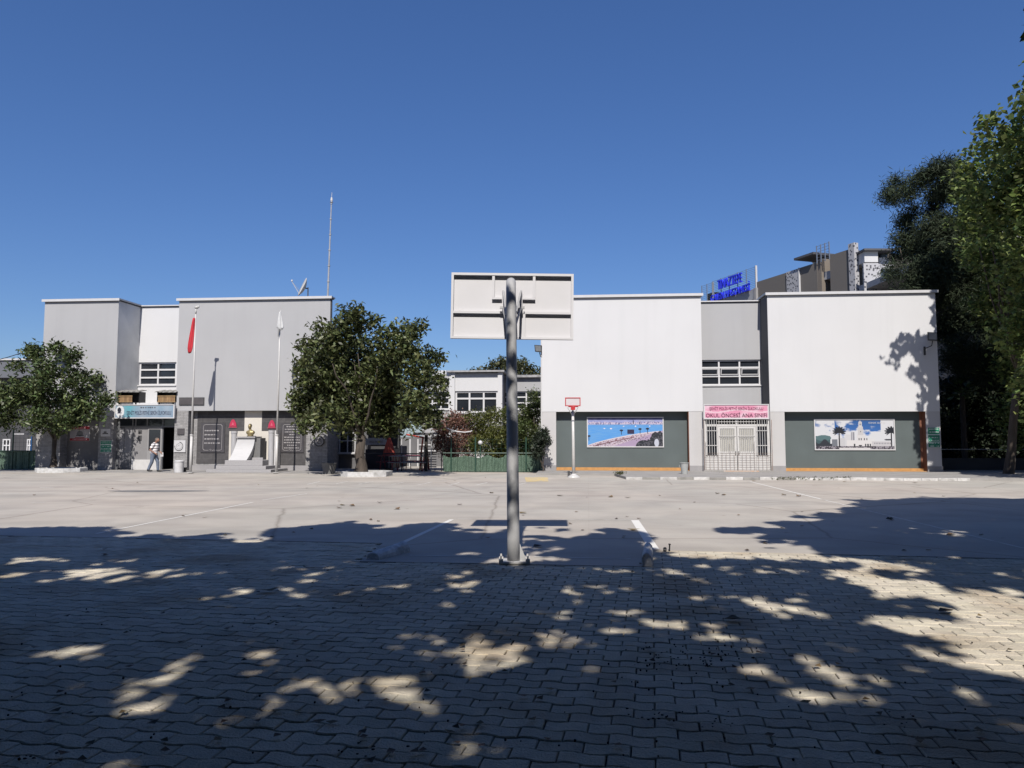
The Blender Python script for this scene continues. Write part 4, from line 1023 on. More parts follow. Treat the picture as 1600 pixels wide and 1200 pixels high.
# ---- left-hand school building
def left_school():
    a0 = FU(64.5, 600)[0]; a1 = FU(180.5, 600)[0]; b0 = FU(276, 600)[0]; b1 = FU(514, 600)[0]
    za = FU(125, 471)[1]; zb = FU(400, 468.5)[1]; zla = FU(125, 650)[1]; zl = FU(400, 641.5)[1]
    t = thing('school_building', 'light grey two-storey school block with dark tiled memorial recess and satellite dish on its roof', 'school building', W((a0 + b1) / 2, 4, 0), -TH)
    bpart('upper_wall', PLAST_G, t, (a0, a1 - .012, 0, 9, zla, za)); bpart('upper_wall', PLAST_G, t, (b0, b1, 0, .32, zl, zb), (b0, b1 - 2.4, .32, 9, zl, zb - .02))
    bpart('side_wall', PLAST_M, t, (a1 - .011, a1, .01, 8.9, zla + .02, za - .01))  # same grey wall as the front, coloured brighter for light bounced onto it
    cap(t, a0, a1, 0, 9, za); cap(t, b0, b1, 0, .34, zb)
    bpart('drainpipe', TRIM_DK, t, (b1 + .003, b1 + .05, .02, .10, 3.2, zb))
    # bay between the blocks
    v = 1.95; u0, u1 = a1 + .002, b0 - .002; bz = FU(245, 480, v)[1]
    w0, w1, wz0, wz1 = RC(216, 275, 566, 602, v)
    zo0 = FU(230, 628, v)[1]
    bpart('bay_wall', PLAST_W, t, (u0, u1, v, 8, wz1, bz), (u0, w0, v, 8, wz0, wz1), (w1, u1, v, 8, wz0, wz1), (u0, u1, v, 8, FU(230, 655, v)[1], wz0))
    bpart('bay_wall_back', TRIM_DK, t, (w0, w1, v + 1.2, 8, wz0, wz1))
    bpart('roof_edge', TRIM_W, t, (u0, u1, v - .1, v + .3, bz + .04, bz + .10)); bpart('roof_shadow_gap', TRIM_DK, t, (u0, u1, v - .05, v + .3, bz + .002, bz + .04))
    window(t, w0 + .01, w1 - .01, wz0, wz1, v, (.50,), (.34, .68), bar=.085)
    # ledge over the entrance (carries the air-conditioner cages)
    zs = FU(225, 653, 0)[1]
    ze = FU(225, 632, -.25)[1]
    bpart('entrance_lintel', PLAST_W, t, (u0, u1, .06, v - .002, zs + .02, ze + .10))
    # entrance front
    DKF = mat('anthracite_aluminium', (0.16, 0.165, 0.175), .45, .08, 4); vf = .25; z0 = .06; zt_ = zs + .02
    def uu(px): return FU(px, 690, vf)[0]
    def zy(py): return FU(225, py, vf)[1]
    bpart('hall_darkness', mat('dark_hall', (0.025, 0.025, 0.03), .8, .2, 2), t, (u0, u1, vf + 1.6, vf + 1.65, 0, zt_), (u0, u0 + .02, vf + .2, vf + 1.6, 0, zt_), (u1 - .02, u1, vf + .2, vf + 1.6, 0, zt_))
    e = bpart('entrance_frame', DKF, t, (u0, u0 + .14, vf, vf + .1, z0, zt_), (u1 - .06, u1, vf, vf + .1, z0, zt_), *[(uu(x) - .035, uu(x) + .035, vf + .003, vf + .09, z0 if x in (206.5, 253.5) else zy(666.5), zt_) for x in (206.5, 211, 229, 253.5)],
              (u0 + .14, u1 - .06, vf + .005, vf + .085, zy(666.5) - .04, zy(666.5) + .04))
    bpart('glass_panel', GLASS, e, (u0 + .14, u1 - .06, vf + .04, vf + .05, zy(666.5) + .04, zt_))
    bpart('glass_panel', mat('glass_with_reflection', (0.13, 0.13, 0.145), .25, .25, 1.5), e, (u0 + .14, uu(206.5) - .035, vf + .04, vf + .05, z0, zy(666.5) - .04))
    bpart('notice_sheets', mat('pale_sheet', (0.30, 0.30, 0.32), .7, .15, 3), e, (uu(182), uu(193), vf + .03, vf + .038, zy(707), zy(669)), (uu(194), uu(205), vf + .031, vf + .039, zy(707), zy(666.5)))
    bpart('side_panel', mat('grey_door_panel', (0.30, 0.295, 0.30), .6, .06, 3), e, (uu(207), uu(230), vf + .02, vf + .06, zy(718), zy(666.5) - .04))
    bpart('notice', TRIM_DK, e, (uu(215), uu(221), vf + .012, vf + .019, zy(689), zy(680.5)), (uu(215), uu(221), vf + .012, vf + .019, zy(678), zy(672)))
    bpart('white_base', PAINTW, e, (uu(207), uu(252), vf - .02, vf + .018, z0, zy(718) - .002))
    d = bpart('door', mat('grey_door_frame', (0.36, 0.355, 0.36), .5, .05, 3), e, (uu(230.5), uu(232.5), vf - .01, vf + .03, zy(718), zy(668)), (uu(250.5), uu(253), vf - .01, vf + .03, zy(718), zy(668)), (uu(232.5), uu(250.5), vf - .01, vf + .03, zy(718), zy(704)), (uu(232.5), uu(250.5), vf - .01, vf + .03, zy(671), zy(668)))
    bpart('door_glass', GLASS, d, (uu(232.5), uu(250.5), vf + .005, vf + .015, zy(704), zy(671)))
    bpart('doorstep', CONC, t, (u0, u1 + .3, -.5, 1.7, 0, .06))
    # ground floor left of the entrance: stone pillars and recessed grey wall
    p0 = FU(57.5, 690)[0]; 
    bpart('pillar', STONE_L, t, (p0, FU(95, 690)[0], -.05, .8, 0, zla)); bpart('pillar', STONE_L, t, (FU(154, 690)[0], u0 - .01, -.02, 1.6, 0, zla))
    bpart('ground_floor_wall', mat('shop_wall_grey', (0.22, 0.215, 0.22), .8, .1, 2, streak=.3), t, (FU(95, 690)[0], FU(154, 690)[0], .5, .8, 0, zla - .003), (a0 + .02, u0 - .02, 1.61, 8.8, 0, zla - .003))
    # memorial recess under the second block
    q0 = FU(272.5, 690)[0]; q1 = FU(293.5, 690)[0]; q2 = FU(485, 690)[0]; q3 = FU(512, 690)[0]; rec = .4
    bpart('pillar', STONE_L, t, (b0 - .02, q1, -.03, 1.2, 0, zl - .003)); bpart('pillar', STONE_L, t, (q2, q3, -.03, .42, 0, zl - .003))
    r0 = FU(301, 690, rec)[0]
    bpart('downpipe_niche', TRIM_DK, t, (q1 + .01, FU(299, 690, .2)[0], .22, .5, 0, zl - .003))
    bpart('ground_floor_wall', STONE_L, t, (FU(299, 690, .2)[0], q2, rec, 1.2, 0, zl - .003), (FU(299, 690, .2)[0], b1 - 2.4, 1.2, 8.8, 0, zl - .005), (b0, q1 + .01, 1.21, 8.8, 0, zl - .004), (q2, b1 - 2.4, 1.21, 8.8, 0, zl - .004))
    def U(px): return FU(px, 690, rec)[0]
    def Z(py): return FU(400, py, rec)[1]
    for q in ((U(308), U(358), rec - .03, rec - .004, Z(724), zl - .01), (U(358) + .002, U(382), rec - .03, rec - .004, Z(673.5), zl - .01), (U(409), U(433), rec - .03, rec - .004, Z(673.5), zl - .01), (U(433) + .002, U(478), rec - .03, rec - .004, Z(726), zl - .01)):
        bpart('tile_panel', TILE_D, t, q)
    bpart('white_panel', mat('memorial_cream', (0.80, 0.76, 0.69), .7, .04, 1), t, (U(382), U(409), rec - .05, rec - .004, Z(730), zl - .01), (U(358.5), U(382), rec - .045, rec - .004, Z(730), Z(673.5) - .004), (U(409), U(420), rec - .045, rec - .004, Z(730), Z(673.5) - .004))
    bpart('low_plinth', PLINTH, t, (U(302), q2, rec - .06, rec - .005, 0, Z(727)))
    # wing hidden behind the round tree
    e0 = b1 - 2.4; e1 = FU(575, 690, 4.5)[0]
    bpart('rear_wing', mat('wing_wall', (0.16, 0.16, 0.17), .8, .1, 1), t, (e0, e1, 4.5, 8.9, 0, 3.9))
    bpart('rear_wing', PLAST_M, t, (e0, e1 + .3, 4.3, 8.9, 3.9, 4.7))
    window(t, FU(519, 690, 4.5)[0], FU(556, 690, 4.5)[0], FU(540, 708, 4.5)[1], FU(540, 676, 4.5)[1], 4.35, (.33, .66), (.6,), bar=.05, sill=True)
    return dict(a0=a0, a1=a1, b0=b0, b1=b1, za=za, zb=zb, u0=u0, u1=u1, rec=rec, zl=zl)
LS = left_school()

# name board above the entrance
def blue_sign():
    v = -.28; a, b, z0, z1 = RC(179, 272.5, 632, 653.8, v)
    t = thing('sign', 'long pale blue school name board over the dark glass entrance', 'sign', W((a + b) / 2, v, z0), -TH)
    bpart('frame', TRIM_W, t, (a, b, v, v + .1, z0, z0 + .05), (a, b, v, v + .1, z1 - .04, z1), (a, a + .04, v, v + .1, z0 + .05, z1 - .04), (b - .06, b, v, v + .1, z0 + .05, z1 - .04), (a + .04, b - .06, v + .03, v + .33, z0 + .05, z1 - .04))
    nx, ny = 96, 24; X, Y = np.meshgrid(np.linspace(0, 1, nx), np.linspace(0, 1, ny)); c = np.zeros((ny, nx, 3))
    base = np.array(srgb(150, 175, 195)); c[:] = base; k = np.exp(-((X - .22) / .10) ** 2)[..., None]; c = c * (1 - k) + np.array(srgb(110, 185, 200)) * k
    k = (.5 + .5 * np.sin(X * 30))[..., None] * .25 * (X > .4)[..., None]; c = c * (1 - k) + np.array(srgb(210, 215, 225)) * k
    k = np.clip(Y * 1.2, 0, 1)[..., None] * .35; c = c * (1 - k) + np.array(srgb(125, 140, 165)) * k
    c[((X - .07) / .075) ** 2 + ((Y - .5) / .52) ** 2 < 1] = srgb(232, 235, 240); c[((X - .06) / .035) ** 2 + ((Y - .38) / .22) ** 2 < 1] = srgb(40, 45, 60); c[(np.abs(Y - .62) < .05) & (X > .03) & (X < .1)] = srgb(60, 60, 80)
    c[(np.abs(Y - .17) < .06) & (X > .43) & (X < .70) & (np.sin(X * 160) > -.3)] = srgb(95, 100, 110)
    raster('sign_face', c, W(a + .04, v + .027, z0 + .05), EU, (0, 0, 1), b - a - .10, z1 - z0 - .09, t, attrmat('printed_board'))
    w = b - a; h = z1 - z0
    text_obj('lettering', 'ŞEHİT POLİS FETHİ SEKİN İLKOKULU', W(a + .20 * w, v + .022, z0 + .2 * h), EU, (0, 0, 1), w * .74, h * .42, mat('sign_letter_navy', (0.08, 0.10, 0.17), .5, .1, 5), t, .01)
blue_sign()
# wooden cages with air conditioners
def ac_cage(label, rect, seed):
    v = -.05; a, b, z0, z1 = RC(*rect, v); r = random.Random(seed)
    t = thing('air_conditioner_cage', label, 'air conditioner cage', W((a + b) / 2, v + .3, z0), -TH, 'wooden air conditioner cages over the entrance')
    bpart('backing', BLACK, t, (a, b, v + .45, v + .6, z0, z1), (a, a + .03, v + .05, v + .45, z0, z1), (b - .03, b, v + .05, v + .45, z0, z1))
    c = MB('b'); n = 26; zt = z1
    for i in range(n):
        x0 = a - .05 + (b - a + .1) * i / n; x1 = x0 + (b - a + .1) / n; y = lambda x: .025 * math.sin(x * 21)
        c.hexa([(x0, v - .12, zt - .02 + y(x0)), (x1, v - .12, zt - .02 + y(x1)), (x1, v + .62, zt + .10 + y(x1)), (x0, v + .62, zt + .10 + y(x0))], [(x0, v - .12, zt + y(x0)), (x1, v - .12, zt + y(x1)), (x1, v + .62, zt + .12 + y(x1)), (x0, v + .62, zt + .12 + y(x0))])
    c.build('corrugated_roof', mat('old_sheet', (0.34, 0.33, 0.31), .8, .3, 5), t)
    s = MB('b'); a2 = a + .08 * (b - a); b2 = b - (.30 if seed == 1 else .06) * (b - a); zz1 = z0 + (z1 - z0) * .62; n = 10
    for i in range(n): s.box(a2 + (b2 - a2) * i / n + .006, a2 + (b2 - a2) * (i + 1) / n - .006, v + .0, v + .02, z0 + .03, zz1)
    s.box(a2 - .03, b2 + .02, v - .025, v - .001, zz1 - .05, zz1 + .01); s.box(a2 - .03, b2 + .02, v - .025, v - .001, z0, z0 + .05)
    s.build('wooden_slats', mat('weathered_wood', (0.36, 0.22, 0.11), .8, .25, 6, stretch=(1, 1, .3), island=.18), t)
    for x in (a + .1, b - .2): bpart('bracket', BLACK, t, (x, x + .03, v, v + .5, z0 - .12, z0 - .001))
ac_cage('wooden slat cage under a wavy sheet, left one above the entrance sign', (182.5, 217, 612, 628.5), 1)
ac_cage('wooden slat cage under a wavy sheet, right one above the entrance sign', (244.5, 275.5, 612, 628.5), 2)
def plate(name, label, cat, rect, v, m, th=.03, frame=None):
    a, b, z0, z1 = RC(*rect, v)
    if frame is None:
        mb = MB('b'); mb.box(a, b, v - th, v - .004, z0, z1); return mb.build(name, m, label=label, cat=cat)
    t = thing(name, label, cat, W((a + b) / 2, v, z0), -TH)
    bpart('board', m, t, (a, b, v - th, v - .004, z0, z1)); frame(t, a, b, z0, z1, v - th)
    return t
t_ = plate('plaque', 'long dark stone plaque on the grey wall above the tiled recess', 'plaque', (280.5, 319.5, 621, 633), 0, TRIM_DK, .05, lambda t, a, b, z0, z1, v: bpart('inset', mat('plaque_face', (0.11, 0.10, 0.105), .4, .2, 3), t, (a + .03, b - .03, v - .008, v - .001, z0 + .04, z1 - .04)))
plate('plaque', 'small dark square plaque on the stone pillar right of the entrance', 'plaque', (277.5, 288.5, 669.5, 679), -.03, mat('plaque_face', (0.11, 0.10, 0.105), .4, .2, 3), .04, lambda t, a, b, z0, z1, v: bpart('border', TRIM_DK, t, (a, b, v - .01, v - .001, z0, z0 + .02), (a, b, v - .01, v - .001, z1 - .02, z1)))
def crest(t, a, b, z0, z1, v):
    mb = MB('b'); cx, cz = (a + b) / 2 - .04, (z0 + z1) / 2; r = (z1 - z0) * .36
    mb.tube([(cx + r * math.cos(k), v - .012, cz + r * math.sin(k)) for k in np.linspace(math.pi * .95, math.pi * 2.45, 24)], .014, 6)
    mb.build('emblem_ring', TRIM_DK, t)
    m2 = MB('b'); m2.tube([(cx + r * .65 * math.cos(k), v - .008, cz + r * .65 * math.sin(k)) for k in np.linspace(0, math.pi * 2, 20)], .007, 5); m2.tube([(cx - r * .3, v - .008, cz), (cx, v - .008, cz + r * .3), (cx + r * .3, v - .008, cz)], .006, 5); m2.build('emblem_drawing', mat('faint_grey', (0.5, 0.5, 0.5), .6, .05, 3), t)
plate('sign', 'square white sign with a thin round emblem on the pillar above the white bin', 'sign', (272.5, 290.5, 688, 706.5), -.035, TRIM_W, .05, crest)
def badge(t, a, b, z0, z1, v):
    pass
def octo_badge():
    v = -.04; a, b, z0, z1 = RC(491, 507, 681, 698, v); cx, cz = (a + b) / 2, (z0 + z1) / 2; r = (b - a) / 2
    t = thing('sign', 'black-rimmed octagonal emblem on the stone pillar beside the round tree', 'sign', W(cx, v, z0), -TH)
    P = [(cx + r * 1.06 * math.cos(k + math.pi / 8), cz + r * 1.06 * math.sin(k + math.pi / 8)) for k in [i * math.pi / 4 for i in range(8)]]
    mb = MB('b'); mb.prism(P, v - .035, v - .002); mb.build('rim', BLACK, t)
    P2 = [(cx + (x - cx) * .80, cz + (z - cz) * .80) for x, z in P]; mb = MB('b'); mb.prism(P2, v - .045, v - .036); mb.build('face', mat('badge_grey', (0.33, 0.32, 0.33), .6, .1, 4), t)
    mb = MB('b'); mb.tube([(cx + r * .45 * math.cos(k), v - .048, cz + r * .45 * math.sin(k)) for k in np.linspace(0, 6.28, 18)], .01, 5); mb.tube([(cx - r * .3, v - .048, cz - r * .1), (cx, v - .048, cz + r * .35), (cx + r * .3, v - .048, cz - r * .1)], .01, 5); mb.build('emblem_drawing', BLACK, t)
octo_badge()
def redwhite():
    v = .5; a, b, z0, z1 = RC(110, 141, 666, 689, v)
    t = thing('poster', 'red and white poster on the shaded wall behind the left round tree', 'poster', W((a + b) / 2, v, z0), -TH)
    bpart('board', TRIM_W, t, (a, b, v - .03, v - .004, z0, z1))
    nx, ny = 62, 46; X, Y = np.meshgrid(np.linspace(0, 1, nx), np.linspace(0, 1, ny)); c = np.zeros((ny, nx, 3)); c[:] = srgb(190, 185, 190)
    c[Y < .20] = srgb(170, 25, 45); c[Y > .84] = srgb(170, 25, 45); c[((X - .5) / .16) ** 2 + ((Y - .5) / .2) ** 2 < 1] = srgb(120, 120, 125); c[(np.abs(Y - .63) < .035) & (np.abs(X - .5) < .2)] = srgb(40, 40, 50)
    c[(np.abs(Y - .11) < .035) & (np.abs(X - .5) < .3) & (np.sin(X * 120) > -.2)] = srgb(225, 200, 205); c[(np.abs(Y - .92) < .03) & (np.abs(X - .5) < .4) & (np.sin(X * 90) > -.2)] = srgb(225, 190, 195); c[(np.abs(Y - .78) < .03) & (np.abs(X - .5) < .25)] = srgb(170, 60, 70)
    raster('picture', c, W(a + .01, v - .033, z0 + .01), EU, (0, 0, 1), b - a - .02, z1 - z0 - .02, t, attrmat('printed_board'))
redwhite()
green_poster('poster', 'green notice poster low on the shaded pillar left of the entrance', (157, 175, 688, 707), -.02, 5)
plate('sign', 'small white picture sign on the shaded pillar above the green notice', 'sign', (158, 173, 670, 682), -.02, TRIM_W, .03, lambda t, a, b, z0, z1, v: bpart('drawing', TRIM_DK, t, (a + .1, b - .12, v - .006, v - .001, z0 + .12, z0 + .17), (a + .16, b - .2, v - .006, v - .001, z0 + .19, z0 + .25)))

# inscriptions (dark tablets with white rounded outline and lines of writing)
def inscription(label, x0, x1, y0, y1, lines, wd, seed):
    v = LS['rec'] - .035; a, b, z0, z1 = RC(x0, x1, y0, y1, v); r = random.Random(seed)
    t = thing('inscription', label, 'inscription', W((a + b) / 2, v, z0), -TH, 'inscription tablets beside the memorial')
    bpart('tablet', mat('tablet_dark', (0.085, 0.08, 0.088), .35, .12, 3), t, (a, b, v - .035, v - .002, z0, z1))
    ln = mat('inscription_white', (0.55, 0.53, 0.54), .6, .05, 5)
    mb = MB('b'); vv_ = v - .042; i = .11 * (b - a); c = .10
    A, B_, C1, D1 = a + i, b - i, z0 + i * .8, z1 - i * .6
    pth = [(A + (B_ - A) * .30, C1), (A + c, C1)] + [(A + c - c * math.sin(k), C1 + c - c * math.cos(k)) for k in np.linspace(0, math.pi / 2, 5)] + [(A + c - c * math.cos(k), D1 - c + c * math.sin(k)) for k in np.linspace(0, math.pi / 2, 5)] + [(B_ - c + c * math.sin(k), D1 - c + c * math.cos(k)) for k in np.linspace(0, math.pi / 2, 5)] + [(B_ - c + c * math.cos(k), C1 + c - c * math.sin(k)) for k in np.linspace(0, math.pi / 2, 5)] + [(A + (B_ - A) * .80, C1)]
    mb.tube([(p[0], vv_, p[1]) for p in pth], .010, 5); mb.build('outline', ln, t)
    w = MB('b'); top = D1 - (.30 if lines < 6 else .1); bot = C1 + (.36 if lines < 6 else .12)
    for k in range(lines):
        z = top - (top - bot) * k / (lines - 1); L_ = (B_ - A) * wd[k]; st = A + .07 if lines < 6 else (A + B_) / 2 - L_ / 2; x = st; h = .034 if lines < 6 else .030
        while x < st + L_:
            q = r.uniform(.04, .14); e = min(x + q, st + L_); xx = x
            while xx < e - .012: w.box(xx, xx + .016, vv_ - .002, vv_ + .006, z - h * r.uniform(.7, 1), z + h * r.uniform(.7, 1.1)); xx += .024
            w.box(x, e, vv_, vv_ + .006, z - .006, z + .006) ; x += q + .03
    w.build('writing', ln, t)
    sg = MB('b'); sg.tube([(A + (B_ - A) * (.33 + .45 * k / 14), vv_, C1 + .03 * math.sin(k * 1.7) + .02 * (k == 2) * 4) for k in range(15)], .008, 5); sg.build('signature', ln, t)
inscription('dark inscription tablet with four lines of writing left of the bust', 314, 351.5, 661, 707, 4, (.75, .62, .8, .85), 3)
inscription('dark inscription tablet with many centred lines of writing right of the bust', 438.5, 475, 661, 707, 9, (.62, .8, .8, .3, .85, .85, .88, .5, .85), 5)
# red triangular school emblems
for k, (x, lab) in enumerate(((364.5, 'red triangular emblem on the dark tiles left of the bust'), (425, 'red triangular emblem on the dark tiles right of the bust'))):
    v = LS['rec'] - .035; a, b, z0, z1 = RC(x - 5.5, x + 5.5, 655.5 + k, 668 + k, v); cx = (a + b) / 2; h = z1 - z0; w = b - a
    t = thing('emblem', lab, 'emblem', W(cx, v, z0), -TH, 'red emblems above the memorial columns')
    rm = mat('emblem_red', (0.62, 0.03, 0.10), .5, .08, 5)
    mb = MB('b'); mb.prism([(a, z0 + .12 * h), (b, z0 + .12 * h), (b - .05 * w, z0 + .45 * h), (cx + .28 * w, z0 + .8 * h), (cx + .12 * w, z1), (cx - .12 * w, z1), (cx - .28 * w, z0 + .8 * h), (a + .05 * w, z0 + .45 * h)], v - .04, v - .006); mb.build('shape', rm, t)
    mb = MB('b'); mb.box(a - .03, b + .03, v - .04, v - .006, z0, z0 + .07 * h); mb.prism([(cx - .16 * w, z0 + .3 * h), (cx + .16 * w, z0 + .3 * h), (cx, z0 + .72 * h)], v - .05, v - .041)
    mb.build('outline', mat('emblem_light_red', (0.75, 0.16, 0.22), .5, .08, 5), t)

# memorial: stepped plinth, flared white pedestal, bust
def memorial():
    v0 = -1.05
    t = thing('memorial', 'white marble pedestal with flared front on grey steps before the tiled recess', 'memorial', W(FU(377, 735, -.5)[0], -.5, 0), -TH)
    def U(px, v): return FU(px, 728, v)[0]
    MARB = mat('marble_white', (0.66, 0.66, 0.67), .5, .05, 3, stretch=(1, 1, 5)); GRAN = mat('granite_grey', (0.45, 0.44, 0.45), .6, .12, 20)
    s1 = bpart('step', GRAN, t, (U(323, -1.7), U(424, -1.7), -1.75, .3, 0, .16), bevel=.01)
    s2 = bpart('step', GRAN, t, (U(338, -1.4), U(416, -1.4), -1.45, .32, .161, .32), bevel=.01)
    s3 = bpart('step', GRAN, t, (U(351, -1.1), U(410, -1.1), -1.1, .33, .321, .58), bevel=.01)
    zt = FU(378, 684, -.55)[1]; zb_ = .582
    # flared front: profile in depth, swept slightly leftwards like a book page
    fl = MB('b'); n = 12; P = []
    def row(f):       # f: 0 bottom..1 top
        ul = U(357.5, -.9) + (U(369, -.6) - U(357.5, -.9)) * f ** .85
        ur = U(385.5, -.9) + (U(396, -.6) - U(385.5, -.9)) * (1 - (1 - f) ** 1.9)
        vf = -.95 + .42 * (1 - (1 - f) ** 2)
        return ul, ur, vf, zb_ + (zt - zb_) * f
    for i in range(n + 1):
        ul, ur, vf, z = row(i / n); P += [(ul, vf, z), (ur, vf, z), (ur, .15, z), (ul, .15, z)]
    F = [(3, 2, 1, 0), (4 * n, 4 * n + 1, 4 * n + 2, 4 * n + 3)]
    for i in range(n):
        for k in range(4): F.append((4 * i + k, 4 * i + (k + 1) % 4, 4 * i + 4 + (k + 1) % 4, 4 * i + 4 + k))
    fl.add(P, F); pd = fl.build('pedestal', MARB, t)
    bpart('cap_slab', GRAN, pd, (U(368, -.6), U(397.5, -.6), -.62, .2, zt, zt + .06))
    bpart('pedestal_shade_side', mat('pedestal_shade', (0.20, 0.20, 0.20), .6, .12, 15), t, (U(385.5, -.55), U(407.5, -.3), -.42, .2, .582, zt - .01))  # right side of the pedestal, its shade put into this dark colour
    bpart('pedestal_side_base', GRAN, t, (U(386, -.6), U(409, -.6), -.5, -.421, .582, .70))
    for (xa, xb, yt, lab) in ((360.5, 369, 673.5, 0), (419, 427.5, 672.5, 1)):
        vc = -.25; ua = U(xa, vc); ub = U(xb, vc); r = (ub - ua) / 2; c = MB('b'); zc = FU(xa, yt, vc)[1]
        c.lathe(((ua + ub) / 2, vc, .0 if lab else .582), [(r, 0), (r, (zc if lab else zc - .582) - .14), (r * 1.12, (zc if lab else zc - .582) - .12), (r * 1.12, (zc if lab else zc - .582))], 18)
        c.build('column', mat('marble_veined', (0.56, 0.56, 0.58), .5, .18, 3, stretch=(2, 2, .3)), t, smooth=False)
    bpart('white_column_edge', PAINTW, t, (U(429.2, -.2), U(431.4, -.2), -.3, .3, 0.0, FU(430, 672.5, -.25)[1]))
    return FU(388.5, 684, -.5)[0], zt + .06
bu, bz_ = memorial()
def fuse(name, mb, m, parent, voxel, smooth_it=4, **k):
    o = mb.build(name, m, parent, **k)
    r = o.modifiers.new('r', 'REMESH'); r.mode = 'VOXEL'; r.voxel_size = voxel; r.use_smooth_shade = True
    s = o.modifiers.new('s', 'SMOOTH'); s.iterations = smooth_it; s.factor = .5
    return o
def bust():
    t = thing('bust', 'golden bronze bust of a man on the white marble pedestal', 'bust', W(bu, -.3, bz_), -TH)
    v = -.3; z = bz_; s = 1.0
    mb = MB('b')
    mb.ball((bu - .03, v - .02, z + .50), (.085, .105, .12), 14)       # skull
    mb.ball((bu - .035, v - .07, z + .455), (.062, .06, .085), 12)      # jaw
    mb.ball((bu - .035, v - .128, z + .48), (.014, .026, .026), 8)      # nose
    mb.ball((bu - .035, v - .118, z + .435), (.024, .012, .010), 8)
    mb.ball((bu - .065, v - .105, z + .515), (.022, .016, .010), 8); mb.ball((bu - .005, v - .105, z + .515), (.022, .016, .010), 8)
    for q in (-1, 1): mb.ball((bu - .03 + q * .088, v - .01, z + .48), (.014, .024, .034), 8)
    mb.tube([(bu - .02, v, z + .28), (bu - .025, v - .01, z + .45)], [.068, .06], 12)
    mb.ball((bu, v, z + .20), (.20, .13, .13), 14); mb.ball((bu - .12, v, z + .20), (.10, .11, .10), 12); mb.ball((bu + .12, v, z + .20), (.10, .11, .10), 12)
    mb.tube([(bu, v, z + .0), (bu, v, z + .20)], [.13, .17], 14)
    b = fuse('body', mb, mat('bronze_gold', (0.42, 0.34, 0.17), .42, .25, 6, metal=.45), t, .012, 3)
    m2 = MB('b'); m2.ball((bu - .03, v + .012, z + .535), (.092, .108, .098), 14); fuse('hair', m2, mat('bronze_dark', (0.10, 0.08, 0.05), .5, .3, 8, metal=.4), t, .014, 1)
    m3 = MB('b'); m3.box(bu - .14, bu + .14, v - .11, v + .11, z, z + .04); m3.build('base', mat('bronze_dark', (0.10, 0.08, 0.05)), t, bevel=.008)
bust()

# flagpoles
def flagpole(label, px, base_y, topx, topy, flag, group):
    b = G(px, base_y, .035); Y = b[1]; top = PY(topx, topy, Y)
    t = thing('flagpole', label, 'flagpole', b, -TH, group)
    H = top[2]; mb = MB(); X0 = b[0]
    zj = 1.75
    mb.tube([(X0, Y, 0.03), (X0, Y, zj)], .062, 12); mb.tube([(X0, Y, zj), (X0 + .005, Y, zj + .06)], .075, 12)
    mb.tube([(X0 + .0, Y, zj + .06), (X0 + .02, Y, (H + zj) / 2), (X0 + (top[0] - X0) * .6, Y, H)], [.048, .038, .026], 12)
    mb.build('pole', PAINTW, t, smooth=True)
    mb = MB(); mb.box(X0 - .12, X0 + .12, Y - .12, Y + .12, .03, .05); mb.build('base_plate', PAINTW, t)
    xt = X0 + (top[0] - X0) * .6
    if flag == 'red':
        mb = MB(); mb.ball((xt + .03, Y, H + .02), (.10, .08, .08), 12); mb.ball((xt + .12, Y - .02, H + .05), (.06, .06, .07), 10); mb.tube([(xt, Y, H - .28), (xt + .02, Y, H - .02)], [.04, .03], 8)
        mb.build('lamp', mat('lamp_cap', (0.62, 0.62, 0.60), .4, .3, 6), t, smooth=True)
    else:
        mb = MB(); mb.ball((xt, Y, H + .03), .035, 10); mb.tube([(xt, Y, H - .05), (xt + .02, Y, H + .12)], .015, 6); mb.build('finial', PAINTW, t, smooth=True)
    # hanging flag
    fl = MB(); n = 18; mseg = 26
    if flag == 'red': zt, zb_, wt, wb_, off = PY(305, 497, Y)[2], PY(302, 551, Y)[2], .08, .21, -.16
    else: zt, zb_, wt, wb_, off = PY(438, 488, Y)[2], PY(438, 515, Y)[2], .04, .26, 0.05
    P = []
    for i in range(n + 1):
        f = i / n; z = zt + (zb_ - zt) * f; w = wt + (wb_ - wt) * min(1, f * 1.25) ** .8; w *= 1 - .35 * max(0, (f - .88) / .12)
        for k in range(mseg):
            a = 2 * math.pi * k / mseg; rr = 1 + .30 * math.sin(4 * a + f * 3)
            P.append((xt - .05 * (flag == 'red') + off * f + w / 2 * rr * math.cos(a), Y - .06 + w * .28 * rr * math.sin(a) * (1 + .2 * math.sin(9 * a)), z + .05 * math.sin(a) * f))
    F = [tuple(range(mseg)), tuple(range(n * mseg, (n + 1) * mseg))]
    for i in range(n):
        for k in range(mseg): F.append((i * mseg + k, i * mseg + (k + 1) % mseg, (i + 1) * mseg + (k + 1) % mseg, (i + 1) * mseg + k))
    fl.add(P, F)
    fl.build('flag', mat('flag_red', (0.62, 0.02, 0.035), .7, .15, 6) if flag == 'red' else mat('flag_white', (0.72, 0.73, 0.74), .7, .1, 6), t, smooth=True)
    if flag != 'red':
        mb = MB(); mb.tube([(xt - .12, Y - .1, zb_ + .08), (xt + .17, Y - .1, zb_ + .05)], .02, 6); mb.tube([(xt, Y - .12, zb_ + .02), (xt - .03, Y - .12, zb_ - .35)], [.05, .02], 6); mb.build('flag_cord', mat('cord_grey', (0.35, 0.35, 0.35), .8, .2, 6), t)
flagpole('white flagpole with a hanging red flag in front of the grey school wall', 297.5, 738.5, 306.5, 481, 'red', 'flagpoles in front of the memorial')
flagpole('white flagpole with a small white flag, right of the bust', 431.5, 738.8, 438, 489, 'white', 'flagpoles in front of the memorial')

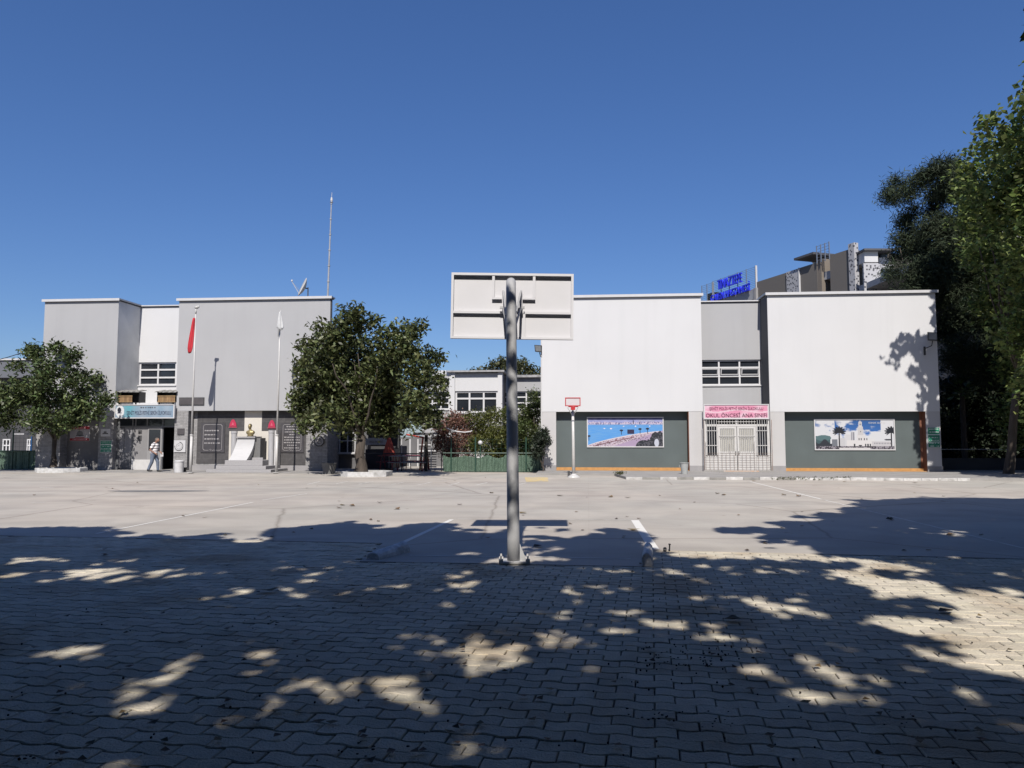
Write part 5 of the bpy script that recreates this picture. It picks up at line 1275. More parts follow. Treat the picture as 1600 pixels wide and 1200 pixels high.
# roof mast and satellite dish
def mast():
    v = .17; u, z = FU(512, 468, v); zt = FU(515.5, 318, v)[1]; z0 = LS['zb'] + .12
    t = thing('radio_mast', 'tall thin sectioned lightning mast on the right corner of the grey roof', 'mast', W(u, v, z0), -TH)
    mb = MB('b'); n = 6
    for i in range(n):
        a = z0 + (zt - z0) * i / n; b = z0 + (zt - z0) * (i + 1) / n; lx = .10 * i / n; r = .05 - .004 * i
        mb.tube([(u + lx, v, a), (u + lx + .1 / n, v, b)], r, 8); mb.tube([(u + lx + .1 / n, v, b - .04), (u + lx + .1 / n, v, b + .03)], r + .02, 8)
    mb.build('pole', mat('mast_grey', (0.50, 0.52, 0.56), .5, .15, 4, metal=.3), t)
    zz_ = FU(516, 313, v)[1]; mb = MB('b'); mb.lathe((u + .11, v, zt + .02), [(.02, 0), (.09, .03), (.03, .06), (.06, .12), (.05, .26), (.015, .3)], 10); mb.tube([(u + .11, v, zt + .3), (u + .12, v, FU(516, 301, v)[1])], .012, 6)
    mb.build('lightning_head', PAINTW, t)
mast()
def dish():
    v = .9; u, _ = FU(473, 455, v); z0 = LS['zb'] + .12
    t = thing('satellite_dish', 'white satellite dish tilted to the left on the grey school roof', 'satellite dish', W(u + .2, v, z0), -TH)
    c = np.array([u + .02, v, FU(473, 449, v)[1]]); ax = np.array([-.80, -.46, .38]); ax /= np.linalg.norm(ax)
    a = np.cross(ax, [0, 0, 1.]); a /= np.linalg.norm(a); b = np.cross(ax, a); mb = MB('b'); P = []; F = []; R_ = .48; n = 26; m = 6
    for i in range(m + 1):
        rr = R_ * i / m
        for k in range(n): P.append(c + ax * (.17 * (rr / R_) ** 2 - .12) + (a * math.cos(2 * math.pi * k / n) + b * math.sin(2 * math.pi * k / n) * 1.08) * max(rr, .004))
    for i in range(m):
        for k in range(n): F.append((i * n + k, i * n + (k + 1) % n, (i + 1) * n + (k + 1) % n, (i + 1) * n + k))
    mb.add(P, F); o = mb.build('reflector', PAINTW, t, smooth=True); s = o.modifiers.new('t', 'SOLIDIFY'); s.thickness = .015
    fp = c + ax * .62 + np.array([0, 0, .02]); mb = MB('b'); mb.tube([c - b * R_ * .9 * np.sign(b[2]), fp], .014, 6); mb.tube([c + a * .3 - b * .2 * np.sign(b[2]), fp], .008, 5); mb.build('feed_arm', PAINTW, t)
    mb = MB('b'); mb.tube([fp, fp + ax * -.02 + [0, 0, .09]], .045, 8); mb.build('feed_horn', TRIM_W, t)
    mb = MB('b'); mb.tube([(u + .26, v + .05, z0), (u + .26, v + .05, c[2] + .0)], .03, 8); mb.tube([(u + .26, v + .05, c[2] - .05), c - ax * .1], .03, 8); mb.box(u + .15, u + .37, v - .06, v + .16, z0, z0 + .02); mb.build('mount', TRIM_DK, t)
dish()
# ------------------------------------------------------------ middle building, behind the fence
def middle_school():
    v = 12.0
    def U(px, vv_=v): return FU(px, 620, vv_)[0]
    def Z(py, px=745, vv_=v): return FU(px, py, vv_)[1]
    t = thing('school_building', 'low white school wing with tall windows seen between the two big blocks, behind the bushes', 'school building', W(U(745), v, 0), -TH)
    a, b = U(702.5), U(785); wa, wb = U(711), U(778); z1 = Z(583); wz1 = Z(611); wz0 = Z(645)
    bpart('front_wall', PLAST_W, t, (wa, wb, v, v + .3, wz1, z1), (wa, wb, v, v + .3, 0, wz0))
    bpart('corner_pier', PLAST_W, t, (a, wa - .002, v - .15, v + 6, 0, z1 + .05)); bpart('corner_pier', PLAST_W, t, (wb + .002, b, v - .15, v + .6, 0, z1 + .05))
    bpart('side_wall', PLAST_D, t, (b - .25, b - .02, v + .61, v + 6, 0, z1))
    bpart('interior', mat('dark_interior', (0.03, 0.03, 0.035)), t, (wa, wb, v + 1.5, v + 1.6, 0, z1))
    bpart('roof_edge', mat('old_roof_edge', (0.42, 0.42, 0.43), .7, .35, 3), t, (a - .12, b + .15, v - .35, v + 6.2, z1 + .051, z1 + .16))
    window(t, wa + .01, wb - .01, wz0, wz1, v, (.333, .667), (.66,), bar=.11)
    # set-back wings either side
    v2 = v + 2.2
    for (x0, x1, zt_, wx0, wx1, top) in ((660, 702.5, 592, 662, 702, 592), (785, 860, 590, 800, 846, 590)):
        ua, ub = U(x0, v2), U(x1, v2) + (.5 if x0 == 660 else 2.5); zt2 = Z(top, (x0 + x1) / 2, v2); q1 = Z(612, 700, v2); q0 = Z(640, 700, v2)
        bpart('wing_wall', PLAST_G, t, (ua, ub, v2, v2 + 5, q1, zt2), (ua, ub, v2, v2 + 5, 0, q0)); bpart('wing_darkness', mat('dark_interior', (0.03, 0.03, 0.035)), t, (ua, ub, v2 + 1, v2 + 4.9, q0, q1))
        window(t, ua + .05, ub - .1, q0, q1, v2, (.28, .55, .8), (.36, .68), bar=.09)
        bpart('roof_edge', mat('old_roof_edge', (0.42, 0.42, 0.43)), t, (ua - .1, ub, v2 - .3, v2 + 5.1, zt2 + .002, zt2 + .16))
    bpart('roof_block', PLAST_W, t, (U(668, v2 + 4), U(693, v2 + 4), v2 + 5.15, v2 + 8, Z(592, 680, v2 + 5), Z(578.5, 680, v2 + 5)))
    # ground floor strip behind the canteen
    v3 = 7.5
    g_ = bpart('ground_floor', mat('canteen_wall', (0.20, 0.20, 0.21), .8, .1, 1), t, (U(606, v3), U(700, v3), v3, v3 + 4, 0, FU(650, 683, v3)[1]))
    for (x, w_) in ((640.5, 2.4), (653, 2.0), (628, 1.2), (617, 1)): bpart('door_frame', TRIM_W, t, (U(x, v3), U(x + w_, v3), v3 - .05, v3 - .003, 0.0, FU(650, 686, v3)[1]))
    bpart('window_sill', TRIM_W, t, (U(655.5, v3), U(682, v3), v3 - .06, v3 - .003, FU(650, 706, v3)[1], FU(650, 703, v3)[1]), (U(655.5, v3), U(675, v3), v3 - .06, v3 - .003, FU(650, 696, v3)[1], FU(650, 694, v3)[1]))
middle_school()

# ------------------------------------------------------------ hospital far behind
def hospital():
    P1 = np.array([28.9, 62.0]); d1 = np.array([-.316, .949]); n1 = np.array([-.949, -.316])
    t = thing('hospital_building', 'brown-grey hospital block with white perforated screens rising behind the white school roof', 'hospital', (P1[0], P1[1], 0))
    def tt(px): k = (px - 800) / FPX; return (28.9 - 62 * k) / (.316 + .949 * k)
    def zz(px, py): D = 62 + .949 * tt(px); return PY(px, py, D)[2]
    def slab(mb, ta, tb, o0, o1, z0, z1):     # ta..tb along the facade, o0..o1 towards the viewer
        def q(t_, o): p = P1 + d1 * t_ + n1 * o; return (p[0], p[1])
        A = [q(ta, o1), q(tb, o1), q(tb, o0), q(ta, o0)]
        mb.hexa([(*p, z0) for p in A], [(*p, z1) for p in A])
    def sp(name, m, *boxes, parent=None):
        mb = MB()
        for b in boxes: slab(mb, *b)
        return mb.build(name, m, parent or t)
    WALL = mat('hospital_wall', (0.205, 0.188, 0.172), .8, .05, .2); WALLS = mat('hospital_slab', (0.48, 0.49, 0.52), .7, .05, .3); SC = screenmat()
    H = 17.4
    sp('wall', WALL, (tt(1235), tt(1187), -8, 0, 0, H)); sp('wall', WALL, (tt(1283.5), tt(1257), -8, 0, 0, H + .05)); sp('wall', WALL, (tt(1335), tt(1304), -8, 0, 0, 17.7))
    sp('perforated_screen', SC, (tt(1255), tt(1236), -.3, .12, 0, H)); sp('perforated_screen', SC, (.0, tt(1336), -.3, .15, 0, 18.1))
    sp('screen_edge', TRIM_W, (tt(1256.5), tt(1255.2), -.3, .16, 0, H + .05))
    # recessed balcony bay with dark glazing
    a, b = tt(1303.5), tt(1284)
    sp('bay_glass', mat('hospital_glass', (0.05, 0.07, 0.12), .1, .3, .4, spec=.7), (a, b, -3, -1.2, 0, zz(1294, 432))); sp('bay_slab', WALLS, (a, b, -1.19, -.3, zz(1294, 436), zz(1294, 424)))
    sp('bay_glass_strip', mat('glass_pale_blue', (0.14, 0.20, 0.28), .15, .2, .5), (a, b - .6, -1.19, -1.1, zz(1294, 460), zz(1294, 444)))
    sp('upper_wall', mat('hospital_beige', (0.28, 0.24, 0.20), .8, .05, .4), (tt(1290), tt(1283.4), -3.5, -.02, 14, H + .3))
    sp('roof_canopy', mat('hospital_roof', (0.10, 0.10, 0.11), .6, .1, 1), (tt(1285), tt(1254), -4, .5, H + .75, H + .95))
    def rail(name, ta, tb, o, z0, z1, nb, npost):
        mb = MB()
        for i in range(nb): slab(mb, ta, tb, o, o + .03, z0 + (z1 - z0) * (i + 1) / nb - .026, z0 + (z1 - z0) * (i + 1) / nb)
        for i in range(npost): q = ta + (tb - ta) * i / (npost - 1); slab(mb, q - .035, q + .035, o + .031, o + .10, z0, z1 + .05)
        mb.build(name, mat('railing_dark', (0.20, 0.24, 0.32), .5, .1, 2), t)
    rail('railing', tt(1306), tt(1286), .1, H - .1, H + 1.45, 6, 4)
    # left terrace: slab, railing that carries the sign
    ta, tb = tt(1186.5), tt(1108)
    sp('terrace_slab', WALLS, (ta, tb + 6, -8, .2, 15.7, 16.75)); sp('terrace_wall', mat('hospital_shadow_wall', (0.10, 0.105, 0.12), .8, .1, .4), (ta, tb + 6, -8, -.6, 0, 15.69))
    rail('railing', ta, tt(1119), .0, 16.8, 19.0, 12, 6); rail('railing', tt(1117.5), tt(1101), .0, 16.8, 18.9, 10, 3)
    sp('railing_pier', TRIM_W, (tt(1187.2), tt(1186.4), -.1, .1, 16.8, 19.1)); sp('railing_pier', TRIM_W, (tt(1118.5), tt(1117.6), -.1, .1, 16.2, 18.9)); sp('slab_end', PLINTH, (tt(1189), tt(1185), -.1, .26, 15.4, 16.79))
    sp('rooftop_unit', BLACK, (tt(1116), tt(1104), -1.5, -.3, 16.8, 17.9)); sp('perforated_screen', SC, (tt(1103), tt(1096), -.3, .2, 14.5, 16.6))
    rail('railing', tt(1068), tt(1058), -.2, 16.2, 17.6, 8, 3); sp('rooftop_unit', BLACK, (tt(1067), tt(1060), -1.5, -.4, 16.2, 16.75))
    # near wing, running towards the viewer
    X0 = 29.05
    def D2(px): return X0 * FPX / (px - 800)
    def face2(name, m, xa, xb, off, ya, yb, thick=.3):
        Da, Db = D2(xa), D2(xb); mb = MB(); za = PY(xa, ya, Da)[2]; zb = PY(xa, yb, Da)[2]
        mb.box(X0 + off, X0 + off + thick, Db, Da, zb, za); return mb.build(name, m, t)
    f = MB(); f.box(X0 + 1.2, X0 + 12, 30, 61.8, 0, 12.9); f.build('near_wing', WALL, t)
    face2('terrace_slab', WALLS, 1351, 1560, -.1, 447, 456, 4)
    def front(name, m, xa, xb, ya, yb, D, thick=.3):
        p = PY(xa, yb, D); q = PY(xb, ya, D); mb = MB(); mb.box(p[0], q[0], D, D + thick, p[2], q[2]); return mb.build(name, m, t)
    front('terrace_wall', PLAST_W, 1351, 1371.5, 391.5, 409.5, 61.0, 4); front('terrace_wall', PLAST_W, 1374, 1389, 402.5, 412, 61.6, 3); front('window_strip', mat('glass_grey_blue', (0.10, 0.14, 0.19), .12, .3, .5), 1376, 1386, 393, 402, 62.0, 2)
    front('perforated_screen', SC, 1351, 1375.5, 411, 462, 60.4, .2); front('upper_wall', WALLS, 1376, 1396, 413, 420, 60.9); front('wing_glass', mat('glass_grey_blue', (0.10, 0.14, 0.19)), 1376.5, 1408, 420.3, 462, 61.0)
    front('roof_plate', mat('hospital_roof', (0.10, 0.10, 0.11)), 1350.5, 1400, 388, 391, 60.6, 6); front('terrace_pier', PLAST_W, 1404, 1410, 424, 440, 60.2, .5)
    for (y0, y1, m) in ((44.5, 47.4, SC), (41.5, 43.5, SC)):
        f = MB(); f.box(X0 + .9, X0 + 1.19, y0, y1, 1, 9.0); f.build('perforated_screen', m, t)
    # sign letters along the railing
    blue = mat('hospital_letter_blue', (0.03, 0.05, 0.95), .45, .1, 3)
    s = thing('hospital_sign', 'big blue letters fixed along the hospital terrace railing', 'sign', (*(P1 + d1 * tt(1150)), 16.8))
    def lett(body, pa, pb, z0, z1):
        A = P1 + d1 * tt(pa) + n1 * .35; B = P1 + d1 * tt(pb) + n1 * .35; dv = (B - A); L_ = np.linalg.norm(dv); dv /= L_
        o = text_obj('letters', body, (A[0], A[1], z0), (dv[0], dv[1], 0), (0, 0, 1), L_, z1 - z0, blue, s, .18)
        return o
    lett('TINAZTEPE', 1131, 1169.5, 17.75, 18.75); lett('GALEN HASTANESİ', 1120, 1182, 16.62, 17.62)
    # rooftop water cowl
    q = P1 + d1 * tt(1236) + n1 * (-3.5); k = thing('roof_vent', 'small steel vent cowl on a post above the hospital roof', 'vent', (q[0], q[1], H))
    zc = PY(1241, 402, q[1])[2]; mb = MB(); mb.tube([(q[0], q[1], H), (q[0], q[1], zc)], .22, 10); mb.build('post', STEEL, k)
    mb = MB(); mb.lathe((q[0], q[1], zc - .8), [(.2, 0), (.55, .45), (.55, .7), (.35, 1.0), (.1, 1.2)], 14); mb.build('cowl', mat('pale_steel', (0.55, 0.62, 0.66), .4, .1, 3, metal=.4), k)
hospital()

# ------------------------------------------------------------ far-left low building and green fence
def far_left():
    v = 6
    t = thing('school_building', 'low dark-fronted building at the far left edge behind the round tree', 'school building', W(FU(10, 700, v)[0], v, 0), -TH)
    z1 = FU(10, 563, v)[1]; zm = FU(10, 590, v)[1]
    bpart('upper_wall', mat('slate_blue_wall', (0.16, 0.17, 0.20), .8, .05, 1), t, (FU(-260, 600, v)[0], FU(60, 600, v)[0], v, v + 8, zm, z1)); bpart('roof_edge', TRIM_W, t, (FU(-262, 600, v)[0], FU(60, 600, v)[0] + .05, v - .1, v + 8, z1 + .002, z1 + .1))
    bpart('lower_wall', mat('dark_wall', (0.07, 0.07, 0.08), .8, .1, 1), t, (FU(-260, 600, v)[0], FU(60, 600, v)[0], v + .5, v + 8, 0, zm - .003))
    for (x0, x1) in ((2, 14), (40, 48)):
        a, b, z0, zz_ = RC(x0, x1, 686, 706, v + .35); window(t, a, b, z0, zz_, v + .35, (.5,), (.5,), bar=.07)
    bpart('post', mat('blue_paint', (0.03, 0.13, 0.35), .5, .1, 4), t, (FU(47.5, 700, 3)[0], FU(49, 700, 3)[0], 3, 3.06, 0, FU(48, 682, 3)[1]))
    bpart('awning', TRIM_W, t, (FU(29, 680, 3)[0], FU(46, 680, 3)[0], 2.6, 3.4, FU(38, 679, 3)[1], FU(38, 679, 3)[1] + .06))
far_left()
NET = mat('fence_net_green', (0.12, 0.19, 0.14), .8, .3, 22, streak=.3, col2=(0.045, 0.09, 0.06))
def fence(label, pxs, v, ytop_net, ybot, posts, yrail, ypost, wavy, net2=True):
    a, b = FU(pxs[0], 720, v)[0], FU(pxs[1], 720, v)[0]; zn = FU(np.mean(pxs), ytop_net, v)[1]; zr = FU(np.mean(pxs), yrail, v)[1]
    t = thing('fence', label, 'fence', W((a + b) / 2, v, 0), -TH)
    n = 120; top = []
    for i in range(n + 1):
        f = i / n; x = a + (b - a) * f; w_ = (abs(math.sin(f * math.pi * wavy)) * .13 if wavy else 0); top.append((x, zn - w_ * (1 if f < .62 else .15) - .02 * math.sin(f * 37)))
    mb = MB('b')
    P = []
    for i, (x, z) in enumerate(top):
        y = v + .05 + .025 * math.sin(i * .9) + .015 * math.sin(i * 2.7); P += [(x, y, .03), (x, y + .02 * math.sin(i * 1.3), z * .55), (x, y, z)]
    F = []
    for i in range(n): F += [(3 * i, 3 * i + 3, 3 * i + 4, 3 * i + 1), (3 * i + 1, 3 * i + 4, 3 * i + 5, 3 * i + 2)]
    mb.add(P, F); o = mb.build('net', NET, t); s = o.modifiers.new('t', 'SOLIDIFY'); s.thickness = .01
    for p in posts:
        u = FU(p, 700, v)[0]; q = MB('b'); q.tube([(u, v, 0), (u, v, FU(p, ypost, v)[1])], .035, 8); q.build('post', DKGREEN, t)
    r_ = MB('b'); r_.tube([(a, v, zr), (b, v, zr)], .028, 8); r_.build('rail', DKGREEN, t)
    if net2:       # fine wire mesh above the rail
        w2 = MB('b'); z2 = FU(np.mean(pxs), ypost + 1, v)[1]; k = 0
        for x in np.arange(a, b, .22): w2.tube([(x, v + .01, zr), (x, v + .01, z2)], .004, 3, caps=False)
        for z in np.arange(zr, z2, .22): w2.tube([(a, v + .012, z), (b, v + .012, z)], .004, 3, caps=False)
        w2.build('wire_mesh', DKGREEN, t)
fence('green netted fence with scalloped top edge between the canteen and the white block', (692, 848), .1, 711, 739, (705, 743, 822), 708, 683, 4.5)
fence('green netted fence at the far left beside the stone pillar', (-120, 57), .4, 704, 735, (20, -60), 704.5, 668, 0)

# ------------------------------------------------------------ canteen under the round tree
def canteen():
    v = 3.5
    t = thing('canteen_kiosk', 'shaded canteen stall with a white name sign, counter and white roof under the round tree', 'kiosk', W(FU(590, 720, v)[0], v, 0), -TH)
    DK = mat('canteen_dark', (0.06, 0.06, 0.065), .7, .2, 2)
    bpart('counter', DK, t, (FU(571, 700, v)[0], FU(612, 700, v)[0], v, v + 1.6, 0, 1.05)); bpart('back_wall', DK, t, (FU(560, 700, v)[0], FU(612, 700, v)[0], v + 1.61, v + 2, 0, 2.9))
    bpart('roof', PLINTH, t, (FU(566, 700, v)[0], FU(612, 700, v)[0], v - .1, v + 2.2, 2.91, 3.0))
    a, b, z0, z1 = RC(571.5, 604, 684, 695, v)
    s = bpart('sign_board', mat('sign_board_grey', (0.55, 0.55, 0.56), .6, .05, 3), t, (a, b, v - .06, v - .003, z0, z1))
    text_obj('lettering', 'OKUL KANTİNİ', W(a + .18 * (b - a), v - .066, z0 + .3 * (z1 - z0)), EU, (0, 0, 1), (b - a) * .66, (z1 - z0) * .34, mat('sign_ink', (0.06, 0.06, 0.07), .6, .1, 4), s, .005)
    # closed red parasol
    v = 2.6; u, z0 = FU(608, 712, v); zt = FU(608, 684, v)[1]
    p = thing('parasol', 'closed red parasol on its pole beside the canteen sign', 'parasol', W(u, v, 0), -TH)
    mb = MB('b'); n = 20; P = []; F = []
    for i in range(7):
        f = i / 6; r = .05 + .22 * f ** .8
        for k in range(n): rr = r * (1 + .28 * (k % 2)); P.append((u + rr * math.cos(2 * math.pi * k / n), v + rr * math.sin(2 * math.pi * k / n), zt - (zt - z0) * f))
    for i in range(6):
        for k in range(n): F.append((i * n + k, i * n + (k + 1) % n, (i + 1) * n + (k + 1) % n, (i + 1) * n + k))
    mb.add(P, F + [tuple(range(n)), tuple(range(6 * n, 7 * n))]); mb.build('canopy', mat('parasol_red', (0.60, 0.10, 0.06), .7, .1, 4), p)
    mb = MB('b'); mb.tube([(u, v, 0), (u, v, zt + .08)], .022, 8); mb.build('pole', STEEL, p); mb = MB('b'); mb.lathe((u, v, 0), [(.25, 0), (.25, .06), (.05, .1)], 14); mb.build('base', BLACK, p)
    # pergola: dark post with a flat roof
    v = .7; u0 = FU(647.5, 678, v)[0]; u1 = FU(678.5, 678, v)[0]; z = FU(660, 678, v)[1]
    p = thing('shelter', 'small shelter with one thick dark post and thin flat roof left of the green fence', 'shelter', W(FU(665, 735, v)[0], v, 0), -TH)
    bpart('roof', PLINTH, p, (u0, u1, v - .3, v + 2.6, z, z + .07)); bpart('roof_trim', TRIM_DK, p, (u0, u1, v - .33, v - .301, z - .06, z + .04))
    um = FU(665.5, 700, v)[0]; bpart('post', mat('dark_wood_post', (0.035, 0.03, 0.025), .8, .3, 4), p, (um - .07, um + .07, v, v + .14, 0, z - .002))
    mb = MB('b'); mb.tube([(u1 - .05, v, z - .02), (u1 - .14, v, z - .25), (u1 - .15, v, 0)], .025, 8); mb.build('side_post', STEEL, p)
    # red tubular swing frame
    v = 2.0; p = thing('swing_frame', 'red tubular frame standing behind the dark shelter post', 'frame', W(FU(660, 735, v)[0], v, 0), -TH); mb = MB('b')
    ua, ub = FU(648, 690, v)[0], FU(661, 690, v)[0]; zt = FU(655, 682, v)[1]
    mb.tube([(ua - .5, v + .3, zt + .1), (ub, v, zt - .05)], .045, 8); mb.tube([(ub, v, zt - .05), (ub - .08, v, zt - .7), (FU(656, 730, v)[0], v, 0)], .045, 8); mb.tube([(ub - .02, v + .9, zt - .1), (ub + .15, v + .9, 0)], .04, 8); mb.tube([(ub, v, zt - .05), (ub - .02, v + .9, zt - .1)], .04, 8)
    mb.build('tube_frame', mat('red_orange_paint', (0.60, 0.09, 0.06), .5, .1, 4), p)
    # tables with benches
    def table(label, px, py, v, col, w=1.3):
        u = FU(px, py, v)[0]; m = mat('red_brown_paint' if col else 'grey_table_top', (0.28, 0.03, 0.04) if col else (0.33, 0.32, 0.33), .5, .15, 4)
        p = thing('picnic_table', label, 'table', W(u, v, 0), -TH, 'canteen tables')
        bpart('tabletop', m, p, (u - w / 2, u + w / 2, v - .35, v + .35, .72, .76), bevel=.01)
        for s in (-1, 1): bpart('bench', m, p, (u - w / 2, u + w / 2, v + s * .62 - .13, v + s * .62 + .13, .42, .455), bevel=.008)
        for s in (-1, 1):
            x = u + s * (w / 2 - .18); mb = MB('b'); mb.tube([(x, v - .6, 0), (x, v - .25, .71)], .022, 6); mb.tube([(x, v + .6, 0), (x, v + .25, .71)], .022, 6); mb.tube([(x, v - .7, .40), (x, v + .7, .40)], .02, 6); mb.build('leg_frame', mat('red_tube', (0.42, 0.03, 0.05), .5, .15, 4), p)
    table('red picnic table with benches nearest the closed parasol', 612, 722, 2.2, True); table('grey-topped picnic table on red legs in front of the shelter', 640, 722, 1.2, False, 1.9); table('small red picnic table behind the shelter post', 652, 722, 3.1, True)
    # low black rail fence
    v = .95; a, b = FU(566, 710, v)[0], FU(690, 710, v)[0]; t = thing('fence', 'low black rail fence in front of the canteen tables', 'fence', W((a + b) / 2, v, 0), -TH); z = FU(640, 709, v)[1]
    mb = MB('b'); mb.tube([(a, v, z), (b, v, z)], .03, 8); mb.build('rail', BLACK, t)
    for x in np.linspace(a, b, 5): mb = MB('b'); mb.tube([(x, v, 0), (x, v, z)], .025, 6); mb.build('post', BLACK, t)
    # pale lattice screen low behind
    v = 2.9; a, b = FU(664, 710, v)[0], FU(682, 710, v)[0]; t = thing('lattice_panel', 'pale low slatted panel behind the shelter, left of the bushes', 'panel', W((a + b) / 2, v, 0), -TH); mb = MB('b')
    for k in range(8): mb.box(a, b, v, v + .03, .12 + k * .13, .17 + k * .13)
    mb.build('slats', TRIM_W, t); bpart('post', TRIM_W, t, (a - .06, a - .002, v, v + .05, 0, 1.2))
canteen()

# ------------------------------------------------------------ planted trees and shrubs
def octo_kerb(name, label, pa, pb, py_base, depth):
    a = G(pa, py_base); b = G(pb, py_base); u0 = float((a - OB) @ EU); u1 = float((b - OB) @ EU); v = float((a - OB) @ EV)
    w = u1 - u0; c = w * .22; h = .21
    P = [(u0 + c, v), (u1 - c, v), (u1, v + c), (u1, v + depth - c), (u1 - c, v + depth), (u0 + c, v + depth), (u0, v + depth - c), (u0, v + c)]
    Q = [(u0 + w / 2 + (x - u0 - w / 2) * .86, v + depth / 2 + (y - v - depth / 2) * .86) for x, y in P]
    mb = MB('b'); n = 8; V = [(x, y, -.01) for x, y in P] + [(x, y, h) for x, y in P] + [(x, y, h) for x, y in Q] + [(x, y, 0.05) for x, y in Q]
    F = []
    for L0_ in range(3):
        for k in range(n): F.append((L0_ * n + k, L0_ * n + (k + 1) % n, (L0_ + 1) * n + (k + 1) % n, (L0_ + 1) * n + k))
    mb.add(V, F); o = mb.build(name, mat('limewash', (0.74, 0.74, 0.75), .85, .12, 6, bump=.3, col2=(.55, .55, .53)), label=label, cat='tree kerb', bevel=.012)
    s = MB('b'); s.prismz(Q, -.01, .09); s.build('planting_soil', SOIL, label='patch of soil inside the white kerb of ' + ('the middle round tree' if pa > 300 else 'the left round tree'), cat='soil')
    return W(u0 + w / 2, v + depth / 2, .08)
octo_kerb('tree_kerb', 'white octagonal kerb around the trunk of the middle round tree', 527, 601, 745.3, 2.0)
octo_kerb('tree_kerb', 'white octagonal kerb around the trunk of the left round tree', 42, 118, 738.8, 1.6)
LRub = leafmat('leaf_rubber_tree', (0.108, 0.13, 0.05), var=.6, rough=.45, trans=.12)
LRub2 = leafmat('leaf_rubber_tree_cool', (0.10, 0.135, 0.052), var=.6, rough=.45, trans=.12)
midb = [(552, 487, 13), (548, 508, 22), (578, 498, 11), (520, 533, 28), (480, 540, 15), (497, 512, 8), (598, 522, 13), (640, 521, 17), (612, 512, 8), (625, 550, 30), (560, 558, 38), (500, 578, 34), (468, 572, 13), (655, 512, 9), (672, 560, 15), (655, 588, 28), (684, 598, 12), (600, 608, 42), (540, 618, 40), (485, 618, 30), (456, 628, 10), (650, 640, 28), (610, 650, 30), (560, 650, 26), (482, 655, 16), (512, 648, 20), (686, 622, 9), (672, 652, 18), (595, 668, 14), (540, 668, 14), (470, 640, 16), (525, 590, 30), (590, 580, 32), (690, 560, 7), (465, 665, 8), (468, 540, 6)]
tree('round_tree', 'large round dark-leaved tree in the middle, growing from a white octagonal kerb', G(564, 742.5) + [0, 0, .05], [b_ if k % 2 else (b_[0], b_[1] + .6, b_[2], b_[3]) for k, b_ in enumerate(pxb(midb, 33.0, dv=2.2))], LRub, BARK, .24, 1.7, 150, .23, .11, nl=7, spread=.15, per_twig=9, shell=.35)
leftb = [(56, 555, 18), (86, 547, 14), (112, 558, 15), (30, 572, 10), (72, 585, 26), (118, 590, 20), (148, 594, 13), (20, 615, 26), (70, 622, 34), (125, 628, 30), (163, 625, 15), (-25, 620, 30), (-40, 650, 25), (10, 650, 24), (60, 656, 22), (108, 652, 20), (-60, 600, 25), (150, 648, 12), (92, 668, 12), (16, 570, 5), (44, 548, 8), (-10, 640, 20)]
tree('round_tree', 'round dark-leaved tree at the left edge in front of the stone pillars', G(84, 735.5) + [0, 0, .05], pxb(leftb, 36.2, dv=1.4, seed=8, sc=.88), LRub2, BARK, .17, 1.6, 160, .21, .10, nl=10, spread=.14, per_twig=9, shell=.35)
LPl = leafmat('leaf_plane_tree', (0.20, 0.255, 0.085), var=.55, rough=.6, trans=.35)
LPine = leafmat('needle_pine', (0.05, 0.07, 0.038), var=.5, rough=.8, trans=.05)
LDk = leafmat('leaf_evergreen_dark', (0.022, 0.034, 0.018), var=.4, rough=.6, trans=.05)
planeb = [(1597, 172, 9), (1598, 225, 36), (1552, 232, 18), (1516, 258, 18), (1532, 298, 30), (1590, 305, 44), (1560, 345, 26), (1620, 380, 48), (1600, 440, 36), (1566, 432, 14), (1625, 530, 48), (1578, 540, 24), (1592, 590, 16), (1660, 300, 80), (1690, 450, 80), (1680, 600, 60), (1690, 200, 50), (1500, 290, 10), (1625, 160, 12), (1760, 300, 90), (1780, 500, 90), (1540, 420, 10), (1615, 480, 30), (1565, 500, 12)]
WALLSH = [(1375, 565), (1392, 548), (1404, 520), (1420, 528), (1436, 518), (1455, 530), (1480, 500), (1480, 760), (1444, 760), (1452, 735), (1438, 690), (1428, 672), (1436, 655), (1432, 640), (1440, 615), (1432, 600), (1420, 592), (1408, 580), (1392, 580)]
def wall_keep(P):        # leaves whose shadow would land on the front of the white block must fall inside its shadow outline
    d = np.array([SX, 1., -SZ]); dv = d @ EV; du = d @ EU
    vv_ = (P - OB) @ EV; uu_ = (P - OB) @ EU; s = (-vv_) / dv
    Q = P + s[:, None] * d
    px, py, w = project(Q); u = uu_ + s * du
    on = (vv_ < 0) & (u < RS['d1'] + .1) & (Q[:, 2] > -0.5) & (Q[:, 2] < RS['zt'] + .4)
    topcorner = inpoly(px, py, [(1450, 455), (1466, 455), (1468, 520), (1455, 505), (1458, 490), (1452, 475)])
    ok = inpoly(px, py, WALLSH) | topcorner
    hole = (vnoise(px / 5., py / 5., 1.) > .62) & (px < 1452); hole |= (vnoise(px / 9. + 5, py / 9., 1.) > .70)
    ok = inpoly(px + (vnoise(px / 8., py / 8., 1.) - .5) * 16, py + (vnoise(py / 8., px / 8., 1.) - .5) * 16, WALLSH) | topcorner
    ok &= ~hole
    # ground in front of the block stays sunlit
    s2 = P[:, 2] / SZ; Gd = P + s2[:, None] * d; gx, gy, gw = project(Gd)
    gr = (s2 < s) & (gx < 1500) & (gy < 775)
    lit = (s2 < s) & (gy > 757) & (gy < 778)
    return ~(on & ~ok) & ~gr & ~lit
